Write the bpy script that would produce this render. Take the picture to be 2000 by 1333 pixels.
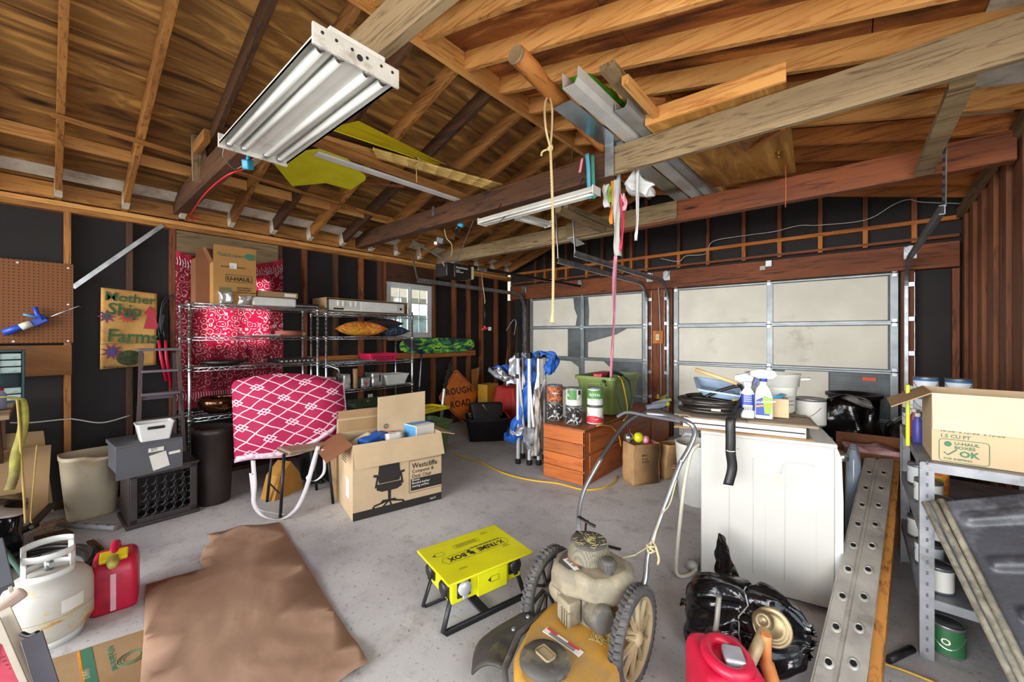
import bpy, bmesh, math, random
from mathutils import Vector, Matrix, Euler, noise
random.seed(7)
PI = math.pi
for o in list(bpy.data.objects): bpy.data.objects.remove(o)
SC = bpy.context.scene
COL = SC.collection
# ------------------------------------------------ camera (14 mm, level, small shift)
F_PX = 778.0; YAW = math.radians(40.6); CAM_Z = 1.47
cam_d = bpy.data.cameras.new('camera'); cam = bpy.data.objects.new('camera', cam_d); COL.objects.link(cam)
cam_d.sensor_width = 36.0; cam_d.lens = F_PX / 2000 * 36; cam_d.shift_y = -0.00575
cam_d.clip_start = 0.05; cam_d.clip_end = 200
cam.location = (0, 0, CAM_Z); cam.rotation_euler = (PI/2, 0, YAW)
SC.camera = cam
# ------------------------------------------------ world + daylight + exposure
w = bpy.data.worlds.new('World'); SC.world = w; w.use_nodes = True
bg = w.node_tree.nodes['Background']; bg.inputs[0].default_value = (0.80, 0.90, 1.0, 1); bg.inputs[1].default_value = 2.1
def area(name, loc, rot, sx, sy, power, color):
    d = bpy.data.lights.new(name, 'AREA'); d.shape = 'RECTANGLE'; d.size = sx; d.size_y = sy; d.energy = power; d.color = color
    o = bpy.data.objects.new(name, d); COL.objects.link(o); o.location = loc; o.rotation_euler = rot; return o
# daylight entering by the open doorway behind the camera; side lamp on the right is an added fill aimed up at the rafters
area('doorway_daylight', (-2.6, -11.0, 2.6), (math.radians(88), 0, 0), 11.0, 6.0, 1650, (1.0, 0.97, 0.93))
area('side_rafter_fill', (0.77, 0.55, 1.75), (math.radians(118), 0, math.radians(62)), 1.3, 1.3, 30, (1.0, 0.96, 0.90))
area('window_daylight', (-6.3, 1.35, 1.75), (PI/2, 0, -PI/2), 1.4, 1.2, 75, (0.95, 0.98, 1.0))
SC.view_settings.view_transform = 'Standard'; SC.view_settings.look = 'None'
SC.view_settings.gamma = 1.0; SC.view_settings.use_curve_mapping = False; SC.view_settings.exposure = 0.82
# ------------------------------------------------ helpers
SY, CY = math.sin(YAW), math.cos(YAW)
def at(px, py, X=None, Y=None, z=None, d=None):
    """world point seen at photo pixel (px,py), given one of its coordinates"""
    r = Vector((-SY*F_PX + CY*(px-1000), CY*F_PX + SY*(px-1000), 655.0-py))
    if X is not None: t = X/r.x
    elif Y is not None: t = Y/r.y
    elif z is not None: t = (z-CAM_Z)/r.z
    else: t = d/F_PX
    return Vector((r.x*t, r.y*t, CAM_Z+r.z*t))
def V(*a): return Vector(a)
_mats = {}
def srgb(c):
    if isinstance(c, str): c = tuple(int(c[i:i+2], 16)/255 for i in (0, 2, 4))
    return tuple((x/12.92 if x <= .04045 else ((x+.055)/1.055)**2.4) for x in c) + (1,)
def _new(name):
    m = bpy.data.materials.new(name); m.use_nodes = True; nt = m.node_tree; b = nt.nodes['Principled BSDF']
    return m, nt, b
def N(nt, typ, **kw):
    n = nt.nodes.new(typ)
    for k, v in kw.items():
        if k.startswith('i_'):
            key = k[2:]; key = int(key) if key.isdigit() else key.replace('_', ' ')
            n.inputs[key].default_value = v
        else: setattr(n, k, v)
    return n
def coords(nt, scale=(1, 1, 1), rnd=False):
    tc = N(nt, 'ShaderNodeTexCoord'); mp = N(nt, 'ShaderNodeMapping'); mp.inputs['Scale'].default_value = scale
    nt.links.new(tc.outputs['Object'], mp.inputs['Vector'])
    if rnd:
        oi = N(nt, 'ShaderNodeObjectInfo'); mu = N(nt, 'ShaderNodeMath', operation='MULTIPLY', i_1=37.0)
        nt.links.new(oi.outputs['Random'], mu.inputs[0]); nt.links.new(mu.outputs[0], mp.inputs['Location'])
    return mp.outputs[0]
def ramp(nt, fac, stops):
    r = N(nt, 'ShaderNodeValToRGB'); e = r.color_ramp.elements
    while len(e) < len(stops): e.new(0.5)
    for el, (p, c) in zip(e, stops): el.position = p; el.color = srgb(c) if isinstance(c, str) else c
    nt.links.new(fac, r.inputs[0]); return r.outputs[0]
def bump(nt, b, fac, strength=0.2, dist=0.01):
    bp = N(nt, 'ShaderNodeBump', i_Strength=strength, i_Distance=dist)
    nt.links.new(fac, bp.inputs['Height']); nt.links.new(bp.outputs[0], b.inputs['Normal'])
def mat(name, col, rough=0.6, metal=0.0, var=0.08, scale=6.0, bmp=0.0, bscale=None, dirt=None, dirt_amt=0.35, trans=0.0, alpha=1.0, coat=0.0):
    """plain painted/plastic/paper/metal surface with slight mottling and optional dirt blotches"""
    if name in _mats: return _mats[name]
    m, nt, b = _new(name); c = srgb(col)
    v = coords(nt, (1, 1, 1), True)
    nz = N(nt, 'ShaderNodeTexNoise', i_Scale=scale, i_Detail=5.0); nt.links.new(v, nz.inputs['Vector'])
    lo = tuple(max(0, x*(1-2.2*var)) for x in c[:3]) + (1,); hi = tuple(min(1, x*(1+1.6*var)) for x in c[:3]) + (1,)
    out = ramp(nt, nz.outputs[0], [(0.3, lo), (0.7, hi)])
    if dirt:
        n2 = N(nt, 'ShaderNodeTexNoise', i_Scale=scale*0.6, i_Detail=8.0, i_Roughness=0.7); nt.links.new(v, n2.inputs['Vector'])
        f = ramp(nt, n2.outputs[0], [(0.62-dirt_amt*0.4, (0, 0, 0, 1)), (0.78-dirt_amt*0.2, (1, 1, 1, 1))])
        mx = N(nt, 'ShaderNodeMix', data_type='RGBA'); nt.links.new(f, mx.inputs[0]); nt.links.new(out, mx.inputs[6]); mx.inputs[7].default_value = srgb(dirt)
        out = mx.outputs[2]
    nt.links.new(out, b.inputs['Base Color'])
    b.inputs['Roughness'].default_value = rough; b.inputs['Metallic'].default_value = metal
    if trans: b.inputs['Transmission Weight'].default_value = trans
    if alpha < 1: b.inputs['Alpha'].default_value = alpha
    if coat: b.inputs['Coat Weight'].default_value = coat
    if bmp:
        n3 = N(nt, 'ShaderNodeTexNoise', i_Scale=bscale or scale*5, i_Detail=4.0); nt.links.new(v, n3.inputs['Vector']); bump(nt, b, n3.outputs[0], bmp)
    _mats[name] = m; return m
def wood(name, light, dark, axis='X', rough=0.7, grain=1.0, knots=True, worn=None):
    """sawn lumber, grain along the axis of the object's own space"""
    key = name+axis
    if key in _mats: return _mats[key]
    m, nt, b = _new(key)
    s = {'X': (1.1, 16, 16), 'Y': (16, 1.1, 16), 'Z': (16, 16, 1.1)}[axis]
    s2 = {'X': (1.0, 4, 4), 'Y': (4, 1.0, 4), 'Z': (4, 4, 1.0)}[axis]
    v = coords(nt, s, True); v2 = coords(nt, s2, True)
    n1 = N(nt, 'ShaderNodeTexNoise', i_Scale=1.6*grain, i_Detail=8.0, i_Roughness=0.65, i_Distortion=1.6); nt.links.new(v, n1.inputs['Vector'])
    c = ramp(nt, n1.outputs[0], [(0.36, dark), (0.50, light), (0.75, light)])
    n2 = N(nt, 'ShaderNodeTexNoise', i_Scale=1.3, i_Detail=3.0); nt.links.new(v2, n2.inputs['Vector'])
    f2 = ramp(nt, n2.outputs[0], [(0.35, (0, 0, 0, 1)), (0.75, (0.6, 0.6, 0.6, 1))])
    mx = N(nt, 'ShaderNodeMix', data_type='RGBA'); nt.links.new(f2, mx.inputs[0]); nt.links.new(c, mx.inputs[6]); mx.inputs[7].default_value = srgb(worn or dark)
    out = mx.outputs[2]
    if knots:
        vo = N(nt, 'ShaderNodeTexVoronoi', i_Scale=1.15); nt.links.new(v2, vo.inputs['Vector'])
        k = ramp(nt, vo.outputs['Distance'], [(0.035, (1, 1, 1, 1)), (0.10, (0, 0, 0, 1))])
        mk = N(nt, 'ShaderNodeMix', data_type='RGBA'); nt.links.new(k, mk.inputs[0]); nt.links.new(out, mk.inputs[6])
        mk.inputs[7].default_value = tuple(x*0.25 for x in srgb(dark)[:3])+(1,); out = mk.outputs[2]
    # each stick of lumber has its own tone
    oi = N(nt, 'ShaderNodeObjectInfo'); mr = N(nt, 'ShaderNodeMapRange', i_3=0.78, i_4=1.18); nt.links.new(oi.outputs['Random'], mr.inputs[0])
    hs = N(nt, 'ShaderNodeHueSaturation'); nt.links.new(mr.outputs[0], hs.inputs['Value']); nt.links.new(out, hs.inputs['Color'])
    nt.links.new(hs.outputs[0], b.inputs['Base Color']); b.inputs['Roughness'].default_value = rough
    bump(nt, b, n1.outputs[0], 0.35, 0.005)
    _mats[key] = m; return m

class MB:
    """mesh builder: collects shapes, then links them as ONE mesh object"""
    def __init__(s): s.bm = bmesh.new(); s.mi = 0
    def _mark(s, faces):
        for f in faces: f.material_index = s.mi
    def mati(s, i): s.mi = i; return s
    def verts(s, pts, faces, smooth=False):
        vs = [s.bm.verts.new(p) for p in pts]; out = []
        for f in faces:
            try: fc = s.bm.faces.new([vs[i] for i in f]); fc.smooth = smooth; fc.material_index = s.mi; out.append(fc)
            except ValueError: pass
        return out
    def box(s, c, size, rot=None, bev=0.0, seg=2):
        mt = Matrix.Translation(Vector(c))
        if rot is not None: mt = mt @ (rot.to_4x4() if isinstance(rot, Matrix) else Euler(rot).to_matrix().to_4x4())
        mt = mt @ Matrix.Diagonal((*size, 1))
        r = bmesh.ops.create_cube(s.bm, size=1, matrix=mt)
        fs = {f for v in r['verts'] for f in v.link_faces}; s._mark(fs)
        if bev:
            es = {e for v in r['verts'] for e in v.link_edges}
            rb = bmesh.ops.bevel(s.bm, geom=list(es), offset=bev, segments=seg, affect='EDGES', profile=0.6)
            s._mark(rb['faces'])
            for f in rb['faces']: f.smooth = True
        return s
    def beam(s, a, b, w, h, up=(0, 0, 1), bev=0.0):
        """rectangular bar from a to b, w wide sideways, h deep along up"""
        a, b = Vector(a), Vector(b); d = (b-a); L = d.length; x = d.normalized(); u = Vector(up)
        y = u.cross(x)
        if y.length < 1e-4: y = Vector((0, 1, 0)).cross(x)
        y.normalize(); z = x.cross(y)
        m = Matrix((x, y, z)).transposed()
        return s.box((a+b)/2, (L, w, h), m, bev)
    def cyl(s, a, b, r, r2=None, seg=16, caps=True):
        return s.tube([a, b], [r, r if r2 is None else r2], seg, caps)
    def tube(s, pts, r, seg=8, caps=True, closed=False, flat=None, up0=None):
        pts = [Vector(p) for p in pts]; n = len(pts)
        rs = r if isinstance(r, (list, tuple)) else [r]*n
        rings = []; prev = None
        for i, p in enumerate(pts):
            if closed: t = pts[(i+1) % n]-pts[i-1]
            else: t = pts[min(i+1, n-1)]-pts[max(i-1, 0)]
            if t.length < 1e-9: t = Vector((0, 0, 1))
            t.normalize()
            if prev is None:
                u = Vector(up0) if up0 else (Vector((0, 0, 1)) if abs(t.z) < .95 else Vector((1, 0, 0)))
                u = (u-t*u.dot(t)).normalized()
            else:
                u = prev-t*prev.dot(t); u = u.normalized() if u.length > 1e-6 else t.orthogonal().normalized()
            prev = u; v = t.cross(u); ring = []
            for k in range(seg):
                a = 2*PI*k/seg; fx = rs[i]*math.cos(a); fy = rs[i]*math.sin(a)
                if flat: fx *= flat
                ring.append(s.bm.verts.new(p+u*fx+v*fy))
            rings.append(ring)
        m = n if closed else n-1
        for i in range(m):
            A, B = rings[i], rings[(i+1) % n]
            for k in range(seg):
                f = s.bm.faces.new((A[k], A[(k+1) % seg], B[(k+1) % seg], B[k])); f.smooth = seg > 5; f.material_index = s.mi
        if caps and not closed:
            f = s.bm.faces.new(rings[0][::-1]); f.material_index = s.mi; f = s.bm.faces.new(rings[-1]); f.material_index = s.mi
        return s
    def lathe(s, prof, c=(0, 0, 0), seg=24, axis='Z', mtx=None, sx=1, sy=1, smooth=True):
        """prof: list of (radius, height)"""
        R = {'Z': Matrix.Identity(3), 'X': Matrix.Rotation(PI/2, 3, 'Y'), 'Y': Matrix.Rotation(-PI/2, 3, 'X')}[axis]
        if mtx is not None: R = mtx.to_3x3()
        c = Vector(c); rings = []
        for r, h in prof:
            if r < 1e-6: rings.append([s.bm.verts.new(c+R@Vector((0, 0, h)))]); continue
            rings.append([s.bm.verts.new(c+R@Vector((r*math.cos(2*PI*k/seg)*sx, r*math.sin(2*PI*k/seg)*sy, h))) for k in range(seg)])
        for A, B in zip(rings, rings[1:]):
            if len(A) == 1 and len(B) == 1: continue
            for k in range(seg):
                k2 = (k+1) % seg
                if len(A) == 1: q = (A[0], B[k2], B[k])
                elif len(B) == 1: q = (A[k], A[k2], B[0])
                else: q = (A[k], A[k2], B[k2], B[k])
                f = s.bm.faces.new(q); f.smooth = smooth; f.material_index = s.mi
        return s
    def prism(s, pts, a, b, axis='Z', smooth=False):
        """2-D outline extruded from a to b along axis"""
        def P(p, h):
            x, y = p
            return {'Z': (x, y, h), 'Y': (x, h, y), 'X': (h, x, y)}[axis]
        A = [s.bm.verts.new(P(p, a)) for p in pts]; B = [s.bm.verts.new(P(p, b)) for p in pts]; n = len(pts)
        f = [s.bm.faces.new(A[::-1]), s.bm.faces.new(B)]
        for k in range(n):
            g = s.bm.faces.new((A[k], A[(k+1) % n], B[(k+1) % n], B[k])); g.smooth = smooth; f.append(g)
        s._mark(f); return s
    def grid(s, fn, nu, nv, smooth=True, thick=0.0):
        """fn(u,v)->point on 0..1 ; optional thickness gives a closed sheet"""
        P = [[Vector(fn(i/nu, j/nv)) for j in range(nv+1)] for i in range(nu+1)]
        G = [[s.bm.verts.new(P[i][j]) for j in range(nv+1)] for i in range(nu+1)]
        def quad(a, b, c, d):
            f = s.bm.faces.new((a, b, c, d)); f.smooth = smooth; f.material_index = s.mi
        for i in range(nu):
            for j in range(nv): quad(G[i][j], G[i+1][j], G[i+1][j+1], G[i][j+1])
        if thick:
            H = []
            for i in range(nu+1):
                row = []
                for j in range(nv+1):
                    du = P[min(i+1, nu)][j]-P[max(i-1, 0)][j]; dv = P[i][min(j+1, nv)]-P[i][max(j-1, 0)]
                    nn = du.cross(dv); nn = nn.normalized() if nn.length > 1e-9 else Vector((0, 0, 1))
                    row.append(s.bm.verts.new(P[i][j]-nn*thick))
                H.append(row)
            for i in range(nu):
                for j in range(nv): quad(H[i][j+1], H[i+1][j+1], H[i+1][j], H[i][j])
            for i in range(nu):
                quad(G[i][0], H[i][0], H[i+1][0], G[i+1][0]); quad(G[i+1][nv], H[i+1][nv], H[i][nv], G[i][nv])
            for j in range(nv):
                quad(G[0][j+1], H[0][j+1], H[0][j], G[0][j]); quad(G[nu][j], H[nu][j], H[nu][j+1], G[nu][j+1])
        return s
    def xf(s, m):
        bmesh.ops.transform(s.bm, matrix=m, verts=s.bm.verts); return s
    def obj(s, name, m, parent=None, shade=None):
        bmesh.ops.recalc_face_normals(s.bm, faces=s.bm.faces)
        me = bpy.data.meshes.new(name); s.bm.to_mesh(me); s.bm.free()
        for k in (m if isinstance(m, (list, tuple)) else [m]): me.materials.append(k)
        o = bpy.data.objects.new(name, me); COL.objects.link(o)
        if parent is not None: o.parent = parent
        return o
def tag(o, label=None, cat=None, group=None, kind=None):
    if label: o['label'] = label
    if cat: o['category'] = cat
    if group: o['group'] = group
    if kind: o['kind'] = kind
    return o
def thing(name, label, cat, loc=(0, 0, 0), rz=0.0, group=None, rot=None):
    o = bpy.data.objects.new(name, None); COL.objects.link(o); o.location = loc
    o.rotation_euler = rot if rot is not None else (0, 0, rz); o.empty_display_size = 0.05
    return tag(o, label, cat, group)
def structure(name, label=None, loc=(0, 0, 0), cat=None):
    o = bpy.data.objects.new(name, None); COL.objects.link(o); o.location = loc
    return tag(o, label, cat, kind='structure')
def copy_tree(o, parent=None):
    c = o.copy(); COL.objects.link(c)
    if parent is not None: c.parent = parent
    for ch in [x for x in bpy.data.objects if x.parent is o]: copy_tree(ch, c)
    return c
_fonts = {}
def text_mesh(body, size, depth=0.0008, align='LEFT', bold=0.0, spacing=1.0, xs=1.0):
    cu = bpy.data.curves.new('lettering_src', 'FONT'); cu.body = body; cu.size = size; cu.extrude = depth; cu.align_x = align
    cu.offset = bold*size; cu.space_character = spacing; cu.resolution_u = 2
    o = bpy.data.objects.new('lettering_src', cu); COL.objects.link(o)
    dg = bpy.context.evaluated_depsgraph_get(); me = bpy.data.meshes.new_from_object(o.evaluated_get(dg))
    bpy.data.objects.remove(o); bpy.data.curves.remove(cu)
    if xs != 1.0: me.transform(Matrix.Diagonal((xs, 1, 1, 1)))
    return me
def text(name, body, size, m, parent, mtx, **kw):
    """lettering lying in local XY of mtx (x right, y up, z outward)"""
    me = text_mesh(body, size, **kw); me.name = name; me.transform(mtx); me.materials.clear(); me.materials.append(m)
    o = bpy.data.objects.new(name, me); COL.objects.link(o)
    if parent is not None: o.parent = parent
    return o
def frame(o, x, up):
    """matrix with local x, y(up) axes and outward z = x cross up, origin o"""
    x = Vector(x).normalized(); y = Vector(up); y = (y-x*y.dot(x)).normalized(); z = x.cross(y)
    M = Matrix((x, y, z)).transposed().to_4x4(); M.translation = Vector(o); return M
def catmull(pts, n=8, closed=False):
    pts = [Vector(p) for p in pts]; out = []; L = len(pts); rng = range(L if closed else L-1)
    for i in rng:
        p0 = pts[(i-1) % L] if closed or i > 0 else pts[0]*2-pts[1]
        p1 = pts[i]; p2 = pts[(i+1) % L]
        p3 = pts[(i+2) % L] if closed or i+2 < L else p2*2-p1
        for k in range(n):
            t = k/n; out.append(0.5*((2*p1)+(p2-p0)*t+(2*p0-5*p1+4*p2-p3)*t*t+(3*p1-p0-3*p2+p3)*t*t*t))
    if not closed: out.append(pts[-1])
    return out
def rough_box(mb, c, size, amp=0.01, n=6, sc=6.0, seed=0, fn=None, rot=None):
    """pillow-ish / crumpled block: a subdivided cube displaced by noise"""
    bm = bmesh.new(); bmesh.ops.create_cube(bm, size=1); bmesh.ops.subdivide_edges(bm, edges=bm.edges, cuts=n, use_grid_fill=True)
    R = Euler(rot).to_matrix() if rot else Matrix.Identity(3)
    vm = {}
    for v in bm.verts:
        p = Vector((v.co.x*size[0], v.co.y*size[1], v.co.z*size[2]))
        if fn: p = Vector(fn(v.co.copy(), p))
        p += noise.noise_vector(p*sc+Vector((seed, seed*2, 0)))*amp
        vm[v] = mb.bm.verts.new(Vector(c)+R@p)
    for f in bm.faces:
        g = mb.bm.faces.new([vm[v] for v in f.verts]); g.smooth = True; g.material_index = mb.mi
    bm.free(); return mb
def crumple(o, strength=0.02, size=0.2, sub=1):
    t = bpy.data.textures.new(o.name+'_t', 'CLOUDS'); t.noise_scale = size
    if sub: sb = o.modifiers.new('s', 'SUBSURF'); sb.levels = sb.render_levels = sub
    d = o.modifiers.new('d', 'DISPLACE'); d.texture = t; d.strength = strength; d.texture_coords = 'LOCAL'; return o
# ------------------------------------------------ room numbers
XL, XR, YG, YF = -5.08, 0.80, 5.90, -2.2      # left wall, right wall, garage-door wall, front opening
XRIDGE, ZRIDGE = -2.32, 3.54                  # underside of the ridge board / rafters
ML, MR = 0.333, 0.235
ZL = ZRIDGE-ML*(XRIDGE-XL); ZR = ZRIDGE-MR*(XR-XRIDGE)
RD = 0.14                                     # rafter depth
def under(x): return ZRIDGE-ML*(XRIDGE-x) if x < XRIDGE else ZRIDGE-MR*(x-XRIDGE)
# ------------------------------------------------ setting materials
def m_concrete():
    m, nt, b = _new('concrete'); v = coords(nt)
    n1 = N(nt, 'ShaderNodeTexNoise', i_Scale=0.9, i_Detail=8.0, i_Roughness=0.6); nt.links.new(v, n1.inputs['Vector'])
    c = ramp(nt, n1.outputs[0], [(0.30, '98959a'), (0.5, 'b9b7b8'), (0.72, 'cfccca')])
    n2 = N(nt, 'ShaderNodeTexNoise', i_Scale=5.0, i_Detail=10.0, i_Roughness=0.75); nt.links.new(v, n2.inputs['Vector'])
    f = ramp(nt, n2.outputs[0], [(0.52, (0, 0, 0, 1)), (0.72, (.75, .75, .75, 1))])
    mx = N(nt, 'ShaderNodeMix', data_type='RGBA'); nt.links.new(f, mx.inputs[0]); nt.links.new(c, mx.inputs[6]); mx.inputs[7].default_value = srgb('857b74')
    n3 = N(nt, 'ShaderNodeTexNoise', i_Scale=45.0, i_Detail=3.0); nt.links.new(v, n3.inputs['Vector'])
    f3 = ramp(nt, n3.outputs[0], [(0.30, (.55, .55, .55, 1)), (0.37, (0, 0, 0, 1))])
    m3 = N(nt, 'ShaderNodeMix', data_type='RGBA'); nt.links.new(f3, m3.inputs[0]); nt.links.new(mx.outputs[2], m3.inputs[6]); m3.inputs[7].default_value = srgb('4a4440')
    n4 = N(nt, 'ShaderNodeTexNoise', i_Scale=14.0, i_Detail=5.0, i_Roughness=.7); nt.links.new(v, n4.inputs['Vector'])
    f4 = ramp(nt, n4.outputs[0], [(0.63, (0, 0, 0, 1)), (0.74, (.6, .6, .6, 1))])
    m4 = N(nt, 'ShaderNodeMix', data_type='RGBA'); nt.links.new(f4, m4.inputs[0]); nt.links.new(m3.outputs[2], m4.inputs[6]); m4.inputs[7].default_value = srgb('d6d4cf')
    nt.links.new(m4.outputs[2], b.inputs['Base Color']); b.inputs['Roughness'].default_value = 0.8
    bump(nt, b, n2.outputs[0], 0.25, 0.01); return m
def m_ply(name, axis, light, mid, dark):
    m, nt, b = _new(name)
    s = (0.5, 3.2, 1) if axis == 'X' else (3.2, 0.5, 1)
    v = coords(nt, s); v1 = coords(nt)
    n1 = N(nt, 'ShaderNodeTexNoise', i_Scale=1.5, i_Detail=7.0, i_Roughness=0.6, i_Distortion=2.2); nt.links.new(v, n1.inputs['Vector'])
    wv = N(nt, 'ShaderNodeMath', operation='MULTIPLY', i_1=26.0); nt.links.new(n1.outputs[0], wv.inputs[0])
    sn = N(nt, 'ShaderNodeMath', operation='SINE'); nt.links.new(wv.outputs[0], sn.inputs[0])
    c = ramp(nt, n1.outputs[0], [(0.36, dark), (0.48, mid), (0.62, light)])
    f = ramp(nt, sn.outputs[0], [(0.0, (0, 0, 0, 1)), (0.9, (.28, .28, .28, 1))])
    mx = N(nt, 'ShaderNodeMix', data_type='RGBA'); nt.links.new(f, mx.inputs[0]); nt.links.new(c, mx.inputs[6]); mx.inputs[7].default_value = srgb(dark)
    n2 = N(nt, 'ShaderNodeTexNoise', i_Scale=1.1, i_Detail=4.0); nt.links.new(v1, n2.inputs['Vector'])
    f2 = ramp(nt, n2.outputs[0], [(0.45, (0, 0, 0, 1)), (0.75, (.7, .7, .7, 1))])
    m2 = N(nt, 'ShaderNodeMix', data_type='RGBA'); nt.links.new(f2, m2.inputs[0]); nt.links.new(mx.outputs[2], m2.inputs[6]); m2.inputs[7].default_value = srgb('3a2210')
    v3 = coords(nt, (2.2, 6.5, .01) if axis == 'X' else (6.5, 2.2, .01)); vo = N(nt, 'ShaderNodeTexVoronoi', i_Scale=0.62); nt.links.new(v3, vo.inputs['Vector'])
    k = ramp(nt, vo.outputs['Distance'], [(0.06, (1, 1, 1, 1)), (0.16, (0, 0, 0, 1))])
    m3 = N(nt, 'ShaderNodeMix', data_type='RGBA'); nt.links.new(k, m3.inputs[0]); nt.links.new(m2.outputs[2], m3.inputs[6]); m3.inputs[7].default_value = srgb('221408')
    nt.links.new(m3.outputs[2], b.inputs['Base Color']); b.inputs['Roughness'].default_value = 0.75; return m
M_conc = m_concrete()
M_plyL = m_ply('roof_plywood_left', 'Y', 'c08c46', '8d5f2b', '4d2f13'); M_plyR = m_ply('roof_plywood_right', 'X', 'c98240', '935322', '522a10')
M_paper = mat('tar_paper', '1f1b1a', 0.75, 0, 0.12, 3.0, 0.25, 9.0)
M_white = mat('white_primer', 'cfc8b8', 0.7, 0, 0.08, 8.0, dirt='8b7a60', dirt_amt=.3)
LUM = lambda ax: wood('lumber_', 'b67c3a', '74441b', ax)
LUMB = lambda ax: wood('lumber_bright_', 'd9a05a', 'a9682c', ax)
LUMD = lambda ax: wood('lumber_dark_', '5c3a22', '2e1b0f', ax)
LUMR = lambda ax: wood('lumber_red_', '8a4a26', '4d2612', ax)
LUMG = lambda ax: wood('lumber_grey_', '9a8360', '5d4930', ax, grain=1.3)
LUMO = lambda ax: wood('lumber_orange_', 'c4762f', '7f4218', ax)
M_galv = mat('galvanised_steel', 'a9adb0', 0.38, 0.85, 0.15, 12.0)
M_gtrk = mat('track_steel', '9a9fa3', 0.4, 0.8, 0.15, 12.0)
# ------------------------------------------------ floor and the ground outside
f = MB(); f.box(((XL+XR)/2, (YG+YF)/2, -0.05), (XR-XL+0.3, YG-YF+0.3, 0.1)); tag(f.obj('floor', M_conc), kind='structure')
f = MB(); f.box((-2, 2, -0.13), (60, 60, 0.05)); tag(f.obj('ground_outside', mat('driveway', 'bab7b0', 0.9, 0, .1, 1.0)), kind='structure')
# ------------------------------------------------ ceiling: sheathing, rafters, ridge, ties
ceil = structure('ceiling')
OV = 0.35
def slope_sheet(xa, xb, m, name):
    """roof sheathing between two x, resting on the rafters, as plywood courses with seams"""
    s = MB(); n = 3; 
    za, zb = under(xa)+RD, under(xb)+RD
    if xa < XL: za = ZL-ML*(XL-xa)+RD
    s.beam((xa, (YG+YF)/2, za+.012), (xb, (YG+YF)/2, zb+.012), YG-YF+0.2, 0.02)
    return s.obj(name, m, ceil)
xs = [XL-OV, XL+.30, XL+0.95, XL+1.56, XL+2.18, XRIDGE]
for a, b in zip(xs, xs[1:]): slope_sheet(a+.004, b-.004, M_plyL, 'sheathing')
xs = [XRIDGE, XRIDGE+1.2, XRIDGE+2.4, XR+OV]
for a, b in zip(xs, xs[1:]): slope_sheet(a+.003, b-.003, M_plyR, 'sheathing')
for xa_, xb_ in ((XL-OV, XRIDGE), (XRIDGE, XR+OV)):      # roofing over the boards
    s = MB(); s.beam((xa_, (YG+YF)/2, under(xa_)+RD+.045), (xb_, (YG+YF)/2, under(xb_)+RD+.045), YG-YF+.5, .03); s.obj('roofing', M_paper, ceil)
YR = [-1.965+0.405*k for k in range(20)]
for i, y in enumerate(YR):
    if y > YG-.05: continue
    # lower ends are painted white over the plate
    s = MB(); s.beam((XL-.3, y, ZL-ML*.3+RD/2), (XRIDGE-.02, y, under(XRIDGE-.02)+RD/2), .04, RD-.004, bev=.003)
    s.obj('rafter', (LUMD if i in (7, 9, 11) else LUM)('X'), ceil)
    s = MB(); s.beam((XL+.0, y, ZL+RD/2-.001), (XL+.10, y, ZL+.033+RD/2-.001), .046, RD-.002); s.obj('painted_rafter_end', M_white, ceil)
    s = MB(); s.beam((XRIDGE+.02, y+.05, under(XRIDGE)+RD/2), (XR+.3, y+.05, ZR-MR*.3+RD/2), .042, RD-.004, bev=.003)
    s.obj('rafter', (LUMO if i > 14 else LUMB)('X'), ceil)
s = MB(); s.box((XRIDGE, (YG+YF)/2, ZRIDGE+.08), (.04, YG-YF, .22)); s.obj('ridge_board', LUMB('Y'), ceil)
# white painted band of sheathing near the left eave, blocking below it, bead strips
s = MB(); s.beam((XL+.05, (YG+YF)/2, under(XL+.05)+RD-.004), (XL+.20, (YG+YF)/2, under(XL+.20)+RD-.004), YG-YF, .006); s.obj('painted_strip', M_white, ceil)
s = MB(); s.beam((XR-.32, (YG+YF)/2, under(XR-.32)+RD-.004), (XR+.0, (YG+YF)/2, under(XR)+RD-.004), YG-YF, .006); s.obj('painted_strip', M_white, ceil)
for a, b in zip(YR, YR[1:]):
    if b > YG: continue
    s = MB(); s.box((XL-.02, (a+b)/2, ZL+.06), (.04, b-a-.045, .13)); s.obj('eave_blocking', LUM('Y'), ceil)
# long 1x purlin strips nailed under the left rafters
s = MB(); s.beam((XL+1.02, 0.02, under(XL+1.0)-.012), (XL+.80, 2.70, under(XL+.8)-.012), .04, .022); s.obj('batten', LUM('Y'), ceil)
s = MB(); s.box((XL+.62, 1.3, under(XL+.62)+RD-.05), (.018, 5.2, .09)); s.obj('batten', LUMB('Y'), ceil)
# tie beams; the second and third are doubled and spliced
def tie(y, x0, x1, z0, w, h, m, name='tie_beam'):
    s = MB(); s.beam((x0, y, z0+h/2), (x1, y, z0+h/2), w, h, bev=.004); return s.obj(name, m, ceil)
tie(.85, XL-.02, -1.95, 2.66, .09, .19, LUMD('X')); 
tie(.93, -3.3, XR, 2.66, .05, .19, LUMG('X'))
tie(2.74, XL-.02, -1.35, 2.64, .09, .19, LUMD('X')); tie(2.70, -1.37, XR+.0, 2.642, .04, .2, LUMG('X'));
tie(4.12, XL-.02, -2.0, 2.60, .09, .19, LUMG('X')); tie(4.10, -2.0, XR, 2.60, .09, .2, LUMR('X'))
tie(4.05, -2.6, -1.32, 2.62, .04, .18, LUMG('X'), 'splice_board')
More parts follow.
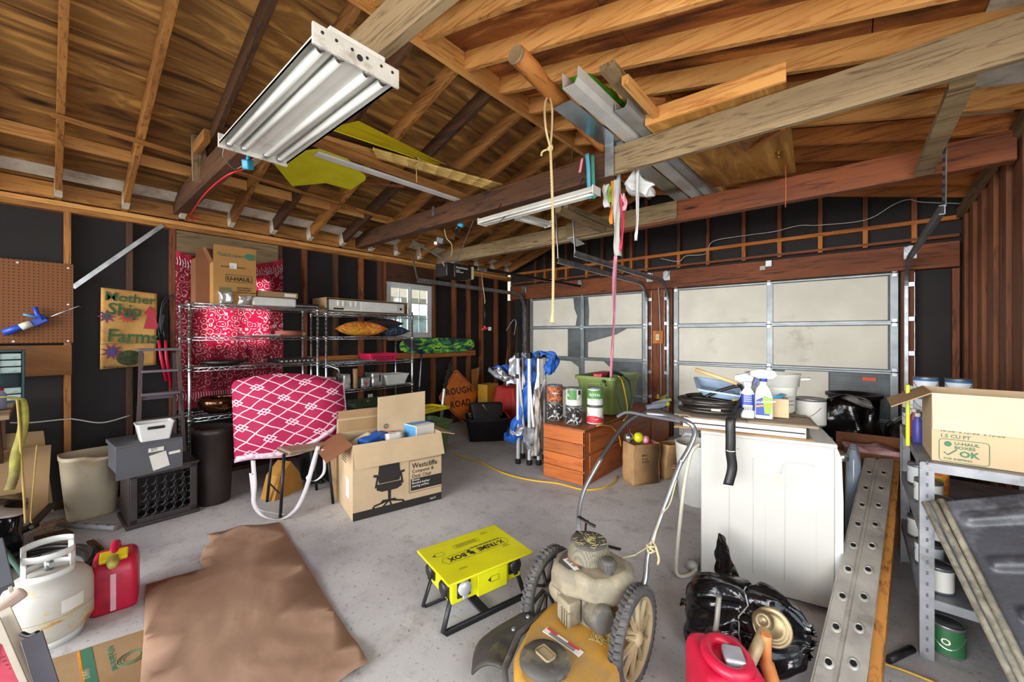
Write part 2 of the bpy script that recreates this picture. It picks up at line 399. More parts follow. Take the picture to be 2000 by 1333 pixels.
# struts from ridge to ties
s = MB(); s.beam((-4.0, .80, 2.70), (-4.05, .80, under(-4.05)+.12), .09, .04); s.obj('strut', LUMG('Z'), ceil)
s = MB(); s.box((-3.86, .78, 2.97), (.36, .04, .09)); s.obj('collar_block', LUM('X'), ceil)
s = MB(); s.beam(at(1880, 160, Y=2.85), at(1803, 338, Y=3.95), .09, .04); s.obj('diagonal_brace', LUMG('X'), ceil)
# steel joist straps and splice plate
for x, y in ((-1.35, 2.675),):
    s = MB(); s.box((x, y-.012, 2.76), (.07, .004, .26)); s.obj('splice_plate', M_galv, ceil)
s = MB(); s.box((-3.42, 2.69, 2.80), (.04, .004, .10)); s.obj('strap', M_galv, ceil)
# ------------------------------------------------ left wall
wl = structure('wall_left'); ZP = 2.60
s = MB(); s.box((XL-.11, (YG+YF)/2, 1.35), (.02, YG-YF, 2.75))
def cut_wall():
    pass
W0, W1, WZ0, WZ1 = 3.19, 4.0, 1.43, 2.25      # small slider window
T0, T1, TZ0, TZ1 = 1.0, 1.70, 1.32, 2.15       # window behind the hanging cloth
def sheet_with_holes(x, th, ya, yb, za, zb, holes):
    s = MB(); ys = sorted({ya, yb, *[h[0] for h in holes], *[h[1] for h in holes]})
    for a, b in zip(ys, ys[1:]):
        hs = [h for h in holes if h[0] <= a and h[1] >= b]
        if hs:
            h = hs[0]; s.box((x, (a+b)/2, (za+h[2])/2), (th, b-a, h[2]-za)); s.box((x, (a+b)/2, (zb+h[3])/2), (th, b-a, zb-h[3]))
        else: s.box((x, (a+b)/2, (za+zb)/2), (th, b-a, zb-za))
    return s
s.bm.free()
sheet_with_holes(XL-.10, .02, YF, YG, 0, ZP+.1, [(W0, W1, WZ0, WZ1), (T0, T1, TZ0, TZ1)]).obj('tar_paper', M_paper, wl)
s = MB(); s.box((XL-.045, (YG+YF)/2, .02), (.09, YG-YF, .04)); s.obj('sole_plate', LUMD('Y'), wl)
for dz, mm in ((0, LUM('Y')), (.042, LUMB('Y'))):
    s = MB(); s.box((XL-.045, (YG+YF)/2, ZP-.06+dz+.0), (.09 if not dz else .094, YG-YF, .04), bev=.003); s.obj('top_plate', mm, wl)
def lpx(px): return at(px, 600, X=XL).y
studs = [lpx(x) for x in (132, 254, 338, 548, 597, 658, 708, 745)]+[3.14, 4.03, lpx(890), lpx(918), lpx(943), lpx(972)]+[-.55, -1.0, -1.4]
for i, y in enumerate(studs):
    if T0-.05 < y < T1+.03 and i not in (2, 3): continue
    s = MB(); s.box((XL-.045, y, (ZP-.08)/2+.02), (.088, .042, ZP-.12), bev=.003); s.obj('stud', (LUM if i < 1 else LUMR if i > 7 else LUMD if i % 2 else LUMR)('Z'), wl)
# wide header plank over the cloth window, header over the slider, short blocks
s = MB(); s.box((XL-.045, (lpx(338)+lpx(548))/2, 2.36), (.085, lpx(548)-lpx(338)-.05, .30)); s.obj('header_plank', LUMG('Y'), wl)
s = MB(); s.box((XL-.045, 3.585, 2.40), (.085, .85, .29)); s.obj('header_plank', LUMD('Y'), wl)
s = MB(); s.box((XL-.045, (T0+T1)/2, TZ0-.02), (.085, T1-T0, .04)); s.obj('window_block', LUM('Y'), wl)
s = MB(); s.box((XL-.045, (W0+W1)/2, WZ0-.02), (.085, W1-W0, .04)); s.obj('window_block', LUM('Y'), wl)
# let-in steel brace
s = MB(); s.beam(at(142, 562, X=XL+.004), at(318, 440, X=XL+.004), .005, .035, up=(0, 0, 1)); s.obj('steel_brace', M_galv, wl)
# ledger board carrying the snowboard
s = MB(); s.box((XL+.02, 3.35, 1.16), (.036, 3.1, .09), bev=.003); s.obj('ledger_board', LUMO('Y'), wl)
# wires stapled to the studs
s = MB(); s.tube(catmull([at(20, 826, X=XL+.01), at(60, 826, X=XL+.02), at(130, 819, X=XL+.008), at(150, 820, X=XL+.01), at(200, 826, X=XL+.01), at(255, 812, X=XL+.01)], 6), .006, 6)
s.obj('white_cable', mat('cable_white', 'c9c6bf', .5), wl)
s = MB(); s.box(at(723, 778, X=XL+.0)+V(.006, 0, 0), (.012, .07, .115), bev=.004)
for dz in (-.025, .025): s.box(at(723, 778, X=XL)+V(.013, 0, dz), (.004, .03, .03), bev=.003)
s.obj('outlet', mat('outlet_white', 'e6e2d8', .4), wl)
# ------------------------------------------------ windows
def window(name, y0, y1, z0, z1, panes, cols, rows, mf, mesh_frame=.04):
    wd = structure(name); s = MB(); x = XL-.07; t = .05
    for z in (z0+t/2, z1-t/2): s.box((x, (y0+y1)/2, z), (.06, y1-y0, t))
    for y in (y0+t/2, y1-t/2): s.box((x, y, (z0+z1)/2), (.06, t, z1-z0-2*t))
    s.obj('window_frame', mf, wd)
    W = (y1-y0-2*t)/panes
    for i in range(panes):
        a = y0+t+i*W; s = MB(); u = .03; xo = x+.012*(i % 2)
        for z in (z0+t+u/2, z1-t-u/2): s.box((xo, a+W/2, z), (.03, W, u))
        for y in (a+u/2, a+W-u/2): s.box((xo, y, (z0+z1)/2), (.03, u, z1-z0-2*t-2*u))
        so = s.obj('sash', mf, wd); s = MB()
        for k in range(1, cols): s.box((xo, a+W*k/cols, (z0+z1)/2), (.012, .012, z1-z0-2*t-.04))
        for k in range(1, rows): s.box((xo, a+W/2, z0+t+(z1-z0-2*t)*k/rows), (.012, W-.04, .012))
        s.obj('muntin', mf, so)
        s = MB(); s.box((xo-.002, a+W/2, (z0+z1)/2), (.004, W-.05, z1-z0-2*t-.05)); s.obj('pane', M_glass, so)
    return wd
m, nt, b = _new('window_glass'); b.inputs['Transmission Weight'].default_value = 1; b.inputs['Roughness'].default_value = .02; b.inputs['IOR'].default_value = 1.1; b.inputs['Base Color'].default_value = (.95, .97, .98, 1); M_glass = m
M_vinyl = mat('window_vinyl', 'd9dcdd', .45, 0, .03)
window('window_1', W0, W1, WZ0, WZ1, 2, 2, 3, M_vinyl)
window('window_2', T0, T1, TZ0, TZ1, 2, 1, 1, M_vinyl)
# outside by the slider: neighbour's porch (eave with siding, posts) and grass
pc = structure('neighbour_porch')
s = MB(); s.box((-8.2, 5.2, 2.75), (1.4, 7, .9)); s.obj('siding', mat('siding', 'b7a88d', .8, 0, .06), pc)
s = MB(); s.box((-8.2, 5.2, -.02), (3.0, 9, .1)); s.obj('porch_floor', mat('porch_floor', '9fa096', .9), pc)
for y in (3.4, 5.0, 6.6, 8.2): s = MB(); s.box((-7.6, y, 1.2), (.12, .12, 2.4)); s.obj('porch_post', mat('porch_white', 'dcdfe0', .6), pc)
s = MB(); s.box((-10.5, 6.5, 1.0), (.2, 14, 2.2)); s.obj('hedge', mat('hedge', '6f7f78', .9, 0, .3, 3.0), pc)
# ------------------------------------------------ garage-door wall (gable end)
wb = structure('wall_back')
D1 = (-4.626, -2.383); D2 = (-1.98, .365); ZD = 2.14
def gp(s_, pts): s_.prism(pts, YG+.10, YG+.12, 'Y')
s = MB()
gp(s, [(XL-.1, 0), (D1[0], 0), (D1[0], ZD), (D1[1], ZD), (D1[1], 0), (D2[0], 0), (D2[0], ZD), (D2[1], ZD), (D2[1], 0), (XR+.1, 0), (XR+.1, ZR+.12), (XRIDGE, ZRIDGE+.14), (XL-.1, ZL+.1)])
s.obj('tar_paper', M_paper, wb)
s = MB(); s.box(((XL+XR)/2, YG+.03, 2.28), (XR-XL, .12, .255), bev=.004); s.obj('door_header', LUMR('X'), wb)
s = MB(); s.box(((XL+XR)/2, YG+.045, 2.65), (XR-XL, .09, .042), bev=.003); s.obj('plate', LUMO('X'), wb)
s = MB(); s.box(((XL+XR)/2, YG+.045, 2.47), (XR-XL, .088, .03)); s.obj('plate', LUMR('X'), wb)
def gpx(px): return at(px, 500, Y=YG).x
for px in (1045, 1063, 1085, 1105, 1145, 1175, 1215, 1232, 1262, 1325, 1382, 1452, 1522, 1602, 1690, 1786):
    x = gpx(px); s = MB(); s.box((x, YG+.045, 2.535), (.042, .085, .19)); s.obj('cripple_stud', LUMO('Z'), wb)
    zt = under(x)+.05; s = MB(); s.box((x, YG+.045, (2.67+zt)/2), (.042, .085, zt-2.67)); s.obj('gable_stud', (LUMD if px % 2 else LUMR)('Z'), wb)
for x0, x1, mm in ((D1[1]+.01, D2[0]-.01, LUMR('Z')), (D2[1]+.02, D2[1]+.12, LUMR('Z')), (XL-.09, XL+.0, LUMD('Z')), (D1[0]-.11, D1[0]-.01, LUMD('Z'))):
    s = MB(); s.box(((x0+x1)/2, YG+.035, ZD/2+.005), (x1-x0, .11, ZD)); s.obj('door_post', mm, wb)
for px in (1822+45,): 
    s = MB(); s.box((gpx(px), YG+.045, ZD/2), (.05, .088, ZD)); s.obj('stud', LUMR('Z'), wb)
# diagonal plumb of cable along the gable
s = MB(); s.tube(catmull([at(*p, Y=YG-.02) for p in ((1290, 505), (1325, 511), (1340, 500), (1378, 496), (1392, 472), (1450, 461), (1510, 453), (1560, 441), (1600, 440), (1690, 430), (1745, 400), (1775, 390), (1800, 395), (1880, 398))], 6), .005, 6)
s.obj('white_cable', _mats['cable_white'], wb)
s = MB(); s.tube(catmull([at(*p, Y=YG-.04) for p in ((1286, 562), (1288, 600), (1290, 660), (1291, 740), (1290, 790))], 4), .006, 6); s.obj('white_cable', _mats['cable_white'], wb)
s = MB(); c = at(1286, 659, Y=YG-.05); s.box(c, (.15, .06, .19), bev=.006); o = s.obj('switch_box', LUMO('Z'), wb)
s = MB(); s.box(c+V(0, -.035, 0), (.05, .01, .09), bev=.003); s.box(c+V(0, -.044, 0), (.012, .02, .025)); s.obj('toggle_switch', mat('ivory', 'd8cfae', .4), o)
s = MB(); s.box(at(1490, 524, Y=YG-.03), (.06, .05, .05), bev=.004); s.obj('junction_box', M_white, wb)
# ------------------------------------------------ right wall: vertical planks
wr = structure('wall_right')
y = 3.0; i = 0
while y < YG+.1:
    wd_ = .115+.02*math.sin(i*3.1); s = MB(); x = XR+.03+.012*((i*7) % 3)
    s.box((x, y+wd_/2, 1.42), (.03, wd_-.006, 2.84), bev=.004); s.obj('plank', wood('plank_', 'a3653a' if i % 3 else '8a5230', '5c3019', 'Z'), wr); y += wd_; i += 1
s = MB(); s.box((XR+.11, (3.0+YG)/2, 1.5), (.03, YG-3.0+.2, 3.0)); s.obj('sheathing', M_paper, wr)
s = MB(); s.beam((XR+.0, 2.9, 2.86), (XR+.0, YG, 2.68), .04, .09); s.obj('top_rail', LUMG('Y'), wr)
s = MB(); s.box((XR+.11, 1.9, 2.55), (.03, 2.3, .75)); s.box((XR+.11, 2.4, 1.1), (.03, 1.3, 2.2)); s.box((XR+.11, -1.2, 1.45), (.03, 2.0, 2.9)); s.obj('sheathing', M_paper, wr)
# front wall behind the camera, around a wide doorway
wf = structure('wall_front')
s = MB(); s.box((XL+.1, YF, 1.35), (.4, .1, 2.7)); s.box((XR+.05, YF, 1.35), (.2, .1, 2.7)); s.prism([(XL, 2.66), (XR, 2.66), (XR, ZR+.1), (XRIDGE, ZRIDGE+.1), (XL, ZL+.1)], YF-.05, YF+.05, 'Y')
s.obj('sheathing', M_paper, wf)
# ------------------------------------------------ overhead doors
M_foam = mat('foam_board', 'e3dfd1', .8, 0, .04, 3.0, .05, dirt='b5ad9b', dirt_amt=.10)
M_dsteel = mat('door_steel', '8d9498', .45, .5, .1, 6.0); M_dgrey = mat('door_grey', '6c7174', .6, .2, .15, 5.0)
def track_bracket(): pass
def sect_door(name, x0, x1, missing):
    dd = structure(name); H = ZD/4
    for k in range(4):
        z0 = k*H; s = MB(); s.box(((x0+x1)/2, YG+.075, z0+H/2), (x1-x0, .03, H-.01))
        for j in range(5): s.box(((x0+x1)/2, YG+.058, z0+H*(j+.5)/5), (x1-x0, .008, .03), bev=.003)
        po = s.obj('door_section', M_dgrey, dd)
        for (a, b, poly) in missing.get(k, [(0.03, .49, None), (.51, .965, None)]):
            s = MB(); xa, xb = x0+(x1-x0)*a, x0+(x1-x0)*b
            pts = [(xa, z0+.03), (xb, z0+.03), (xb, z0+H-.03), (xa, z0+H-.03)] if poly is None else [(x0+(x1-x0)*p, z0+.03+(H-.06)*q) for p, q in poly]
            s.prism(pts, YG+.028, YG+.052, 'Y'); s.obj('insulation_board', M_foam, po)
        s = MB()
        for a in (0.0, .49, .972) : s.box((x0+(x1-x0)*(a+.014), YG+.035, z0+H/2), ((x1-x0)*.028, .045, H-.005), bev=.003)
        s.obj('stile', M_dsteel, po)
        s = MB()
        for zz in (z0+.012, z0+H-.012): s.box(((x0+x1)/2, YG+.028, zz), (x1-x0, .05, .022), bev=.003)
        s.obj('rail', M_dsteel, po)
        for xx in (x0+.03, x1-.03, (x0+x1)/2):
            s = MB(); s.box((xx, YG+.006, z0+H), (.045, .008, .09), bev=.003); s.cyl((xx-.03, YG-.003, z0+H), (xx+.03, YG-.003, z0+H), .007, seg=8)
            s.obj('hinge', M_galv, po)
    return dd
d1 = sect_door('door_1', D1[0], D1[1], {
    3: [(.03, .44, [(0.03, 0), (.44, 0), (.455, .35), (.43, .6), (.42, 1), (.03, 1)]), (.5, .965, [(.555, 0), (.965, 0), (.965, 1), (.55, 1), (.56, .5)])],
    2: [(.03, .37, None), (.5, 1, [(.55, .0), (.965, 0), (.965, 1), (.86, 1), (.78, .8), (.55, .52)])],
    1: [(.03, .45, [(.1, 0), (.47, 0), (.47, .75), (.4, .95), (.03, 1), (.03, .4)]), (.5, .8, [(.52, 0), (.7, 0), (.73, .8), (.68, 1), (.52, 1)])],
    0: [(.03, .49, None), (.51, .75, None)]})
d2 = sect_door('door_2', D2[0], D2[1], {1: [(.03, .49, None), (.57, .75, None)], 0: [(.03, .49, None)]})
s = MB(); s.box(at(1698, 741, Y=YG+.03), (.115, .004, .04)); s.obj('orange_sticker', mat('sticker_orange', 'e2562a', .5), d2)
def track(x, side, y0, parent, z=2.20, drop=True):
    """vertical + curved + horizontal roller track with angle-iron jamb"""
    pts = [V(x, YG-.06, .05), V(x, YG-.06, 1.95)]
    for k in range(1, 9):
        a = PI/2*k/8; r = .30; pts.append(V(x, YG-.06-r+r*math.cos(a), 1.93+r*math.sin(a)))
    pts.append(V(x, y0, 2.25)); s = MB()
    n = len(pts)
    for i in range(n-1):
        a, b = pts[i], pts[i+1]; d = (b-a).normalized(); up = V(1, 0, 0)
        s.beam(a-d*.004, b+d*.004, .056, .004, up=up)
        nrm = d.cross(up)
        for q in (-.027, .027): s.beam(a+nrm*q+V(side*.012, 0, 0), b+nrm*q+V(side*.012, 0, 0), .004, .026, up=up)
    s.obj('roller_track', M_gtrk, parent)
    s = MB(); s.box((x-side*.035, YG-.01, 1.07), (.035, .004, 2.1)); s.box((x-side*.052, YG-.03, 1.07), (.004, .045, 2.1))
    for k in range(6): s.box((x-side*.03, YG-.035, .2+k*.36), (.05, .04, .05), bev=.003)
    s.obj('track_angle', M_galv, parent)
    s = MB(); s.box((x-side*.02, YG-.05, 2.33), (.10, .006, .13), bev=.004); s.cyl((x-side*.02, YG-.08, 2.36), (x-side*.02, YG-.03, 2.36), .04, seg=14); s.obj('cable_pulley', M_galv, parent)
track(-4.70, 1, 3.42, d1); track(-2.33, -1, 3.46, d1); track(-2.04, 1, 3.30, d2); track(.43, -1, 3.62, d2)
def hanger(pts, parent, w=.03):
    s = MB(); 
    for a, b in zip(pts, pts[1:]): s.beam(a, b, w, .004, up=(1, 0.2, 0))
    a, b = Vector(pts[0]), Vector(pts[-1])
    s.obj('track_hanger', M_galv, parent)
hanger([(-4.70, 3.42, 2.27), at(803, 490, X=-4.72)], d1)
hanger([(-2.33, 3.46, 2.27), (-2.33, 3.42, 2.72), (-2.33, 3.40, 3.25)], d1)
hanger([(-2.04, 3.32, 2.26), (-2.06, 3.3, 2.72), (-2.06, 3.3, 3.3)], d2)
def perf_strap(a, b, parent):
    a, b = Vector(a), Vector(b); s = MB(); s.beam(a, b, .036, .005, up=(1, .3, 0)); o = s.obj('perforated_angle', M_galv, parent)
    s = MB(); n = 12
    for i in range(n): p = a.lerp(b, (i+.5)/n); s.box(p+V(-.004, -.004, 0), (.013, .013, .020))
    s.obj('slots', mat('black_hole', '15130f', .9), o)
perf_strap((.43, 3.64, 2.27), (.43, 3.6, under(.43)-.0), d2)
# torsion/header brackets
for x in (-3.5, -.8):
    s = MB(); s.box((x, YG-.045, 2.36), (.07, .05, .08), bev=.004); s.obj('spring_bracket', M_galv, d1 if x < -2.2 else d2)
# ------------------------------------------------ shared thing materials and builders
M_card = mat('cardboard', 'a3835c', .85, 0, .06, 4.0, .08, 30); M_cardL = mat('cardboard_light', 'bfa684', .85, 0, .05, 4.0, .08, 30)
M_cardD = mat('cardboard_dark', '7d4f30', .85, 0, .08, 4.0)
M_black = mat('black_plastic', '1c1a1b', .45, 0, .2, 8.0); M_blackm = mat('black_metal', '26262a', .45, .4, .2, 8.0)
M_film = mat('black_film', '131215', .16, 0, .3, 6.0, .55, 14.0)
M_chrome = mat('chrome', 'c9ccd0', .22, .95, .1, 10.0)
M_wplas = mat('white_plastic', 'dadad6', .4, 0, .05, 6.0); M_ink = mat('black_ink', '231f1d', .8, 0, .0)
M_gink = mat('green_ink', '3e7358', .8, 0, .0); M_paperw = mat('white_paper', 'dcd8cf', .8, 0, .04)
M_red = mat('red_plastic', 'c2183c', .4, 0, .1, 5.0, dirt='7c1022', dirt_amt=.2); M_yel = mat('yellow_plastic', 'dfc51a', .45, 0, .08)
M_blue = mat('blue_cloth', '1f5cb4', .6, 0, .12); M_silver = mat('silver_cloth', 'a9abb2', .35, .5, .15, 8.0)
M_orange_o = mat('gourd_orange', 'd08a2a', .5, 0, .1)
def ribbon(mb, pts, w, th=.002, side=(1, 0, 0), n=6, smooth=True):
    P_ = catmull(pts, n) if smooth else [Vector(p) for p in pts]; sd = Vector(side).normalized(); L = len(P_)
    sides = side if isinstance(side, list) else None
    def fn(u, v):
        i = min(int(round(u*(L-1))), L-1); s_ = sd
        return P_[i]+s_*(v-.5)*w
    mb.grid(fn, L-1, 1, True, th); return mb
def cord(name, pts, r, m, parent=None, n=8, seg=8, smooth=True):
    s = MB(); s.tube(catmull(pts, n) if smooth else pts, r, seg); return s.obj(name, m, parent)
def board(name, a, b, w, h, m, label, cat, group=None, up=(0, 0, 1)):
    a, b = Vector(a), Vector(b); s = MB(); s.beam(a, b, w, h, up, bev=.002); o = s.obj(name, m); return tag(o, label, cat, group)
def rbox(sx, sy, r, n=4):
    """rounded rectangle outline centred on 0"""
    o = []
    for cx, cy, a0 in ((sx/2-r, sy/2-r, 0), (-sx/2+r, sy/2-r, 90), (-sx/2+r, -sy/2+r, 180), (sx/2-r, -sy/2+r, 270)):
        for k in range(n+1): a = math.radians(a0+90*k/n); o.append((cx+r*math.cos(a), cy+r*math.sin(a)))
    return o
def tub(mb, rings, cap_bottom=True, smooth=False):
    """rings: list of (outline points, z) joined bottom to top (walls of trays, bins, totes)"""
    R = [[mb.bm.verts.new((x, y, z)) for x, y in o] for o, z in rings]; n = len(R[0])
    for A, B in zip(R, R[1:]):
        for k in range(n):
            f = mb.bm.faces.new((A[k], A[(k+1) % n], B[(k+1) % n], B[k])); f.smooth = smooth; f.material_index = mb.mi
    return R
def open_tub(mb, bx, by, tx, ty, h, r=.03, wall=.004, lip=.02, lipdrop=.025, base=0.0):
    """open-topped tapered container with a rolled lip, bottom at z=base"""
    b = [(rbox(bx, by, r), base), (rbox(tx, ty, r*1.15), base+h-lipdrop), (rbox(tx+2*lip, ty+2*lip, r*1.3), base+h-lipdrop), (rbox(tx+2*lip, ty+2*lip, r*1.3), base+h),
         (rbox(tx-2*wall, ty-2*wall, r), base+h), (rbox(bx-2*wall, by-2*wall, r*.9), base+wall)]
    R = tub(mb, b); f = mb.bm.faces.new(R[0][::-1]); f.material_index = mb.mi; f = mb.bm.faces.new(R[-1]); f.material_index = mb.mi
    return mb
# ------------------------------------------------ fluorescent fixtures
def lamp_big():
    t = thing('fluorescent_fixture', 'large white four-tube fluorescent shop light hung under the near tie beam', 'ceiling light', (-2.01, .77, 2.5))
    L, W = 1.17, .335; x0, x1 = -L/2, L/2
    prof = [(-W/2, .0), (-W/2, .012), (-.135, .045), (-.085, .012), (-.055, .045), (-.045, .012), (0, .008), (.045, .012), (.055, .045), (.085, .012), (.135, .045), (W/2, .012), (W/2, 0)]
    top = [(y, z+.008) for y, z in prof][::-1]; s = MB(); s.prism(prof+top, x0, x1, 'X'); 
    s.box((0, 0, .062), (L, .22, .04)); s.obj('reflector', M_enam, t)
    for sx in (-1, 1):
        s = MB(); s.box((sx*(L/2), 0, .022), (.012, W+.01, .075), bev=.002)
        o = s.obj('end_plate', M_enamd, t)
        s = MB()
        for y in (-.14, -.09, -.03, .03, .09, .14): s.cyl((sx*(L/2+.0055), y, .035), (sx*(L/2+.0085), y, .035), .006, seg=8)
        s.cyl((sx*(L/2+.0055), 0, .02), (sx*(L/2+.0085), 0, .02), .012, seg=12); s.obj('knockout', M_ink, o)
    for y in (-.125, -.055+.0, .055, .125):
        s = MB(); s.cyl((x0+.03, y, .010), (x1-.03, y, .010), .016, seg=14); o = s.obj('tube', M_tube, t)
        s = MB()
        for sx in (-1, 1): s.cyl((sx*(L/2-.012), y, .010), (sx*(L/2-.045), y, .010), .0168, seg=14)
        s.obj('end_cap', M_chrome, o)
    s = MB()
    for x in (-.45, .45): s.tube([(x, 0, .08), (x, .1, .17)], .004, 6)
    s.obj('hanging_wire', M_blackm, t); return t
M_enam = mat('white_enamel', 'd8d8d0', .35, 0, .04, 6.0, dirt='a59c84', dirt_amt=.1); M_enamd = mat('white_enamel_chipped', 'cfcdc2', .45, 0, .08, 9.0, dirt='6b4a35', dirt_amt=.25)
M_tube = mat('tube_glass', 'e6e6e0', .15, 0, .02)
lamp_big()
def lamp_strip(name_label, a, b, w=.11, z=0):
    a, b = Vector(a), Vector(b); c = (a+b)/2; L = (b-a).length; ang = math.atan2(b.y-a.y, b.x-a.x)
    t = thing('strip_light', name_label, 'ceiling light', c, ang)
    s = MB(); s.prism([(-w/2, 0), (-w/2, .012), (-w*.3, .05), (w*.3, .05), (w/2, .012), (w/2, 0), (w*.3, .02), (-w*.3, .02)], -L/2, L/2, 'X'); s.obj('housing', M_enam, t)
    s = MB(); s.cyl((-L/2+.02, 0, .008), (L/2-.02, 0, .008), .014, seg=12); s.obj('tube', M_tube, t)
    for sx in (-1, 1): s = MB(); s.box((sx*L/2, 0, .022), (.01, w, .06), bev=.002); s.obj('end_plate', M_enam, t)
    for x in (-L*.36, L*.36): s = MB(); s.tube([(x, 0, .05), (x+.02, .06, .17)], .003, 6); s.obj('hanging_wire', M_blackm, t)
    return t
lamp_strip('long white single-tube strip light hung below the middle tie beam', (-2.63, 2.64, 2.5), (-1.42, 2.60, 2.5))
lamp_strip('short white strip light hung far back beyond the middle tie beam', at(1012, 428, z=2.55), at(1070, 443, z=2.55), .09)
# blue plug adapter and red cord at the near beam
t = thing('plug_adapter', 'bright blue triple plug adapter hanging under the near beam', 'plug', at(484, 322, z=2.58))
s = MB(); s.box((0, 0, 0), (.05, .05, .06), (0.3, .2, .5), bev=.008); s.cyl((0, 0, .02), (.01, 0, .07), .012, .008, seg=10); s.obj('body', mat('plug_blue', '2ba0c4', .4), t)
s = MB(); s.tube([(.0, .0, .05), (0, .03, .12), (.02, .03, .14)], .004, 6); s.obj('cord', M_black, t)
M_rcord = mat('red_cord', 'c8202c', .5)
o = cord('red_extension_cord', [at(478, 330, z=2.62), at(440, 345, Y=.80), at(400, 380, Y=.80), at(375, 415, X=-4.85), at(368, 425, X=-4.9), at(378, 430, X=-4.9), at(386, 418, X=-4.9)], .006, M_rcord)
tag(o, 'red cord draped from the blue plug along the near beam', 'cord')
o = cord('fixture_cord', [at(438, 287, z=2.52), at(436, 305, z=2.5), at(450, 325, z=2.55), at(462, 330, z=2.6), at(482, 320, z=2.62)], .003, mat('grey_cord', '8d8d8a', .5))
tag(o, 'thin grey wire looping from the big shop light to the plug', 'wire')
# ------------------------------------------------ things stored on the tie beams
ZT = 2.86
M_ysheet = mat('yellow_sheet', 'd9cf1c', .45, 0, .05)
def plate_poly(name, px, z, th, m, label, cat, group=None):
    pts = [at(x, y, z=z) for x, y in px]; s = MB(); s.prism([(p.x, p.y) for p in pts], z, z+th, 'Z'); return tag(s.obj(name, m), label, cat, group)
plate_poly('yellow_sheet', [(533, 318), (590, 296), (655, 288), (714, 345), (714, 352), (685, 371), (636, 358), (571, 364)], 2.862, .006, M_ysheet, 'flat yellow plastic sheet with jagged corner lying over the near beams', 'plastic sheet')
s = MB(); a, b, c, d = at(640, 250, z=2.90), at(700, 236, z=3.12), at(872, 322, z=3.02), at(840, 318, z=2.90)
s.grid(lambda u, v: (a.lerp(d, u)).lerp(b.lerp(c, u), v), 2, 2, False, .006); tag(s.obj('yellow_sheet', M_ysheet), 'tilted yellow plastic sheet standing behind the bamboo poles', 'plastic sheet')
board('stored_board', at(560, 345, z=2.95), at(790, 365, z=2.90), .03, .02, LUMR('Y'), 'thin reddish wood strip lying across the yellow sheet', 'wood strip')
bl = [((598, 262), (975, 372), 2.90, .085, .03, LUMB('Y'), 'pale wide board atop the stack of stored boards'), ((590, 268), (935, 395), 2.865, .10, .03, LUM('Y'), 'orange-brown board at the front of the stored stack'),
      ((640, 252), (955, 360), 2.965, .10, .03, LUMD('Y'), 'dark board at the back of the stored stack, behind the pale one')]
for a_, b_, z_, w_, h_, m_, l_ in bl: board('stored_board', at(*a_, z=z_), at(*b_, z=z_), w_, h_, m_, l_, 'board', 'boards stored over the beams')
board('white_trim_board', at(617, 300, z=2.85), at(897, 392, z=2.85), .075, .018, M_wplas, 'long white painted trim board beside the stored boards', 'trim board')
M_bam = mat('bamboo', 'd0ad62', .5, 0, .12, 9.0)
for k in range(5):
    a_, b_ = at(728+2*k, 291+3.4*k, z=2.862), at(981-5*k, 361+2.4*k, z=2.858)
    s = MB(); n = 9; pts = []; rr = []
    for i in range(n+1):
        p = a_.lerp(b_, i/n); pts += [p, p+(b_-a_)*.004, p+(b_-a_)*.008]; rr += [.0115, .0145, .0115]
    s.tube(pts[:-2], rr[:-2], 8); tag(s.obj('bamboo_pole', M_bam), ('bamboo pole lying nearest the yellow sheet in the tied bundle', 'second bamboo pole from the yellow sheet in the bundle', 'middle bamboo pole of the five in the tied bundle', 'second bamboo pole from the pale board in the bundle', 'bamboo pole lying nearest the pale board in the tied bundle')[k], 'pole', 'bamboo poles tied in a bundle')
s = MB(); c = at(812, 316, z=2.862); s.tube([c+V(.045*math.cos(a*.6), .0+.01*math.sin(a*2), .035*math.sin(a*.6)) for a in range(22)], .004, 6)
s.tube([c, c+V(.01, 0, -.08), c+V(0, .01, -.16)], .004, 6)
tag(s.obj('twine', mat('twine', 'b6a064', .9)), 'tan twine tied round the bamboo bundle with a loose tail', 'twine')
# peeled log resting on the middle beam
t = thing('log_pole', 'peeled orange-brown log resting on the middle tie beam, sawn end forward', 'log', (0, 0, 0))
a_, b_ = at(1008, 108, z=2.97), V(-1.44, 3.0, 2.875)
pts = [a_.lerp(b_, i/10)+V(.008*math.sin(i*1.7), 0, .006*math.cos(i*2.1)) for i in range(11)]
s = MB(); s.tube(pts, [.050+.004*math.sin(i*2.4) for i in range(11)], 14); s.obj('trunk', wood('log_', 'c9823c', '8a4b1c', 'Y'), t)
d_ = (a_-b_).normalized(); s = MB(); s.cyl(a_-d_*.004, a_+d_*.012, .052, .047, seg=14); s.obj('sawn_end', LUMG('Z'), t)
# rope knotted round the log, hanging to head height
t = thing('rope', 'tan twisted rope with a knot hanging from the log', 'rope', (0, 0, 0))
top = at(1072, 208, Y=1.95); bot = at(1079, 625, Y=1.97)
s = MB(); pa, pb = [], []
L_ = (bot-at(1075, 290, Y=1.96)).length; st = at(1075, 290, Y=1.96)
for i in range(240):
    p = st.lerp(bot, i/239)+V(.012*math.sin(i/239*3.0), 0, 0); a = i*.95
    pa.append(p+V(.0045*math.cos(a), .0045*math.sin(a), 0)); pb.append(p-V(.0045*math.cos(a), .0045*math.sin(a), 0))
s.tube(pa, .0048, 5); s.tube(pb, .0048, 5); s.obj('rope_strand', mat('rope_tan', 'cdb684', .9), t)
s = MB(); s.tube(catmull([st, at(1066, 250, Y=1.9), at(1064, 205, Y=1.93), at(1072, 188, Y=1.98), at(1078, 212, Y=1.96), at(1078, 250, Y=1.98), st], 6), .007, 7)
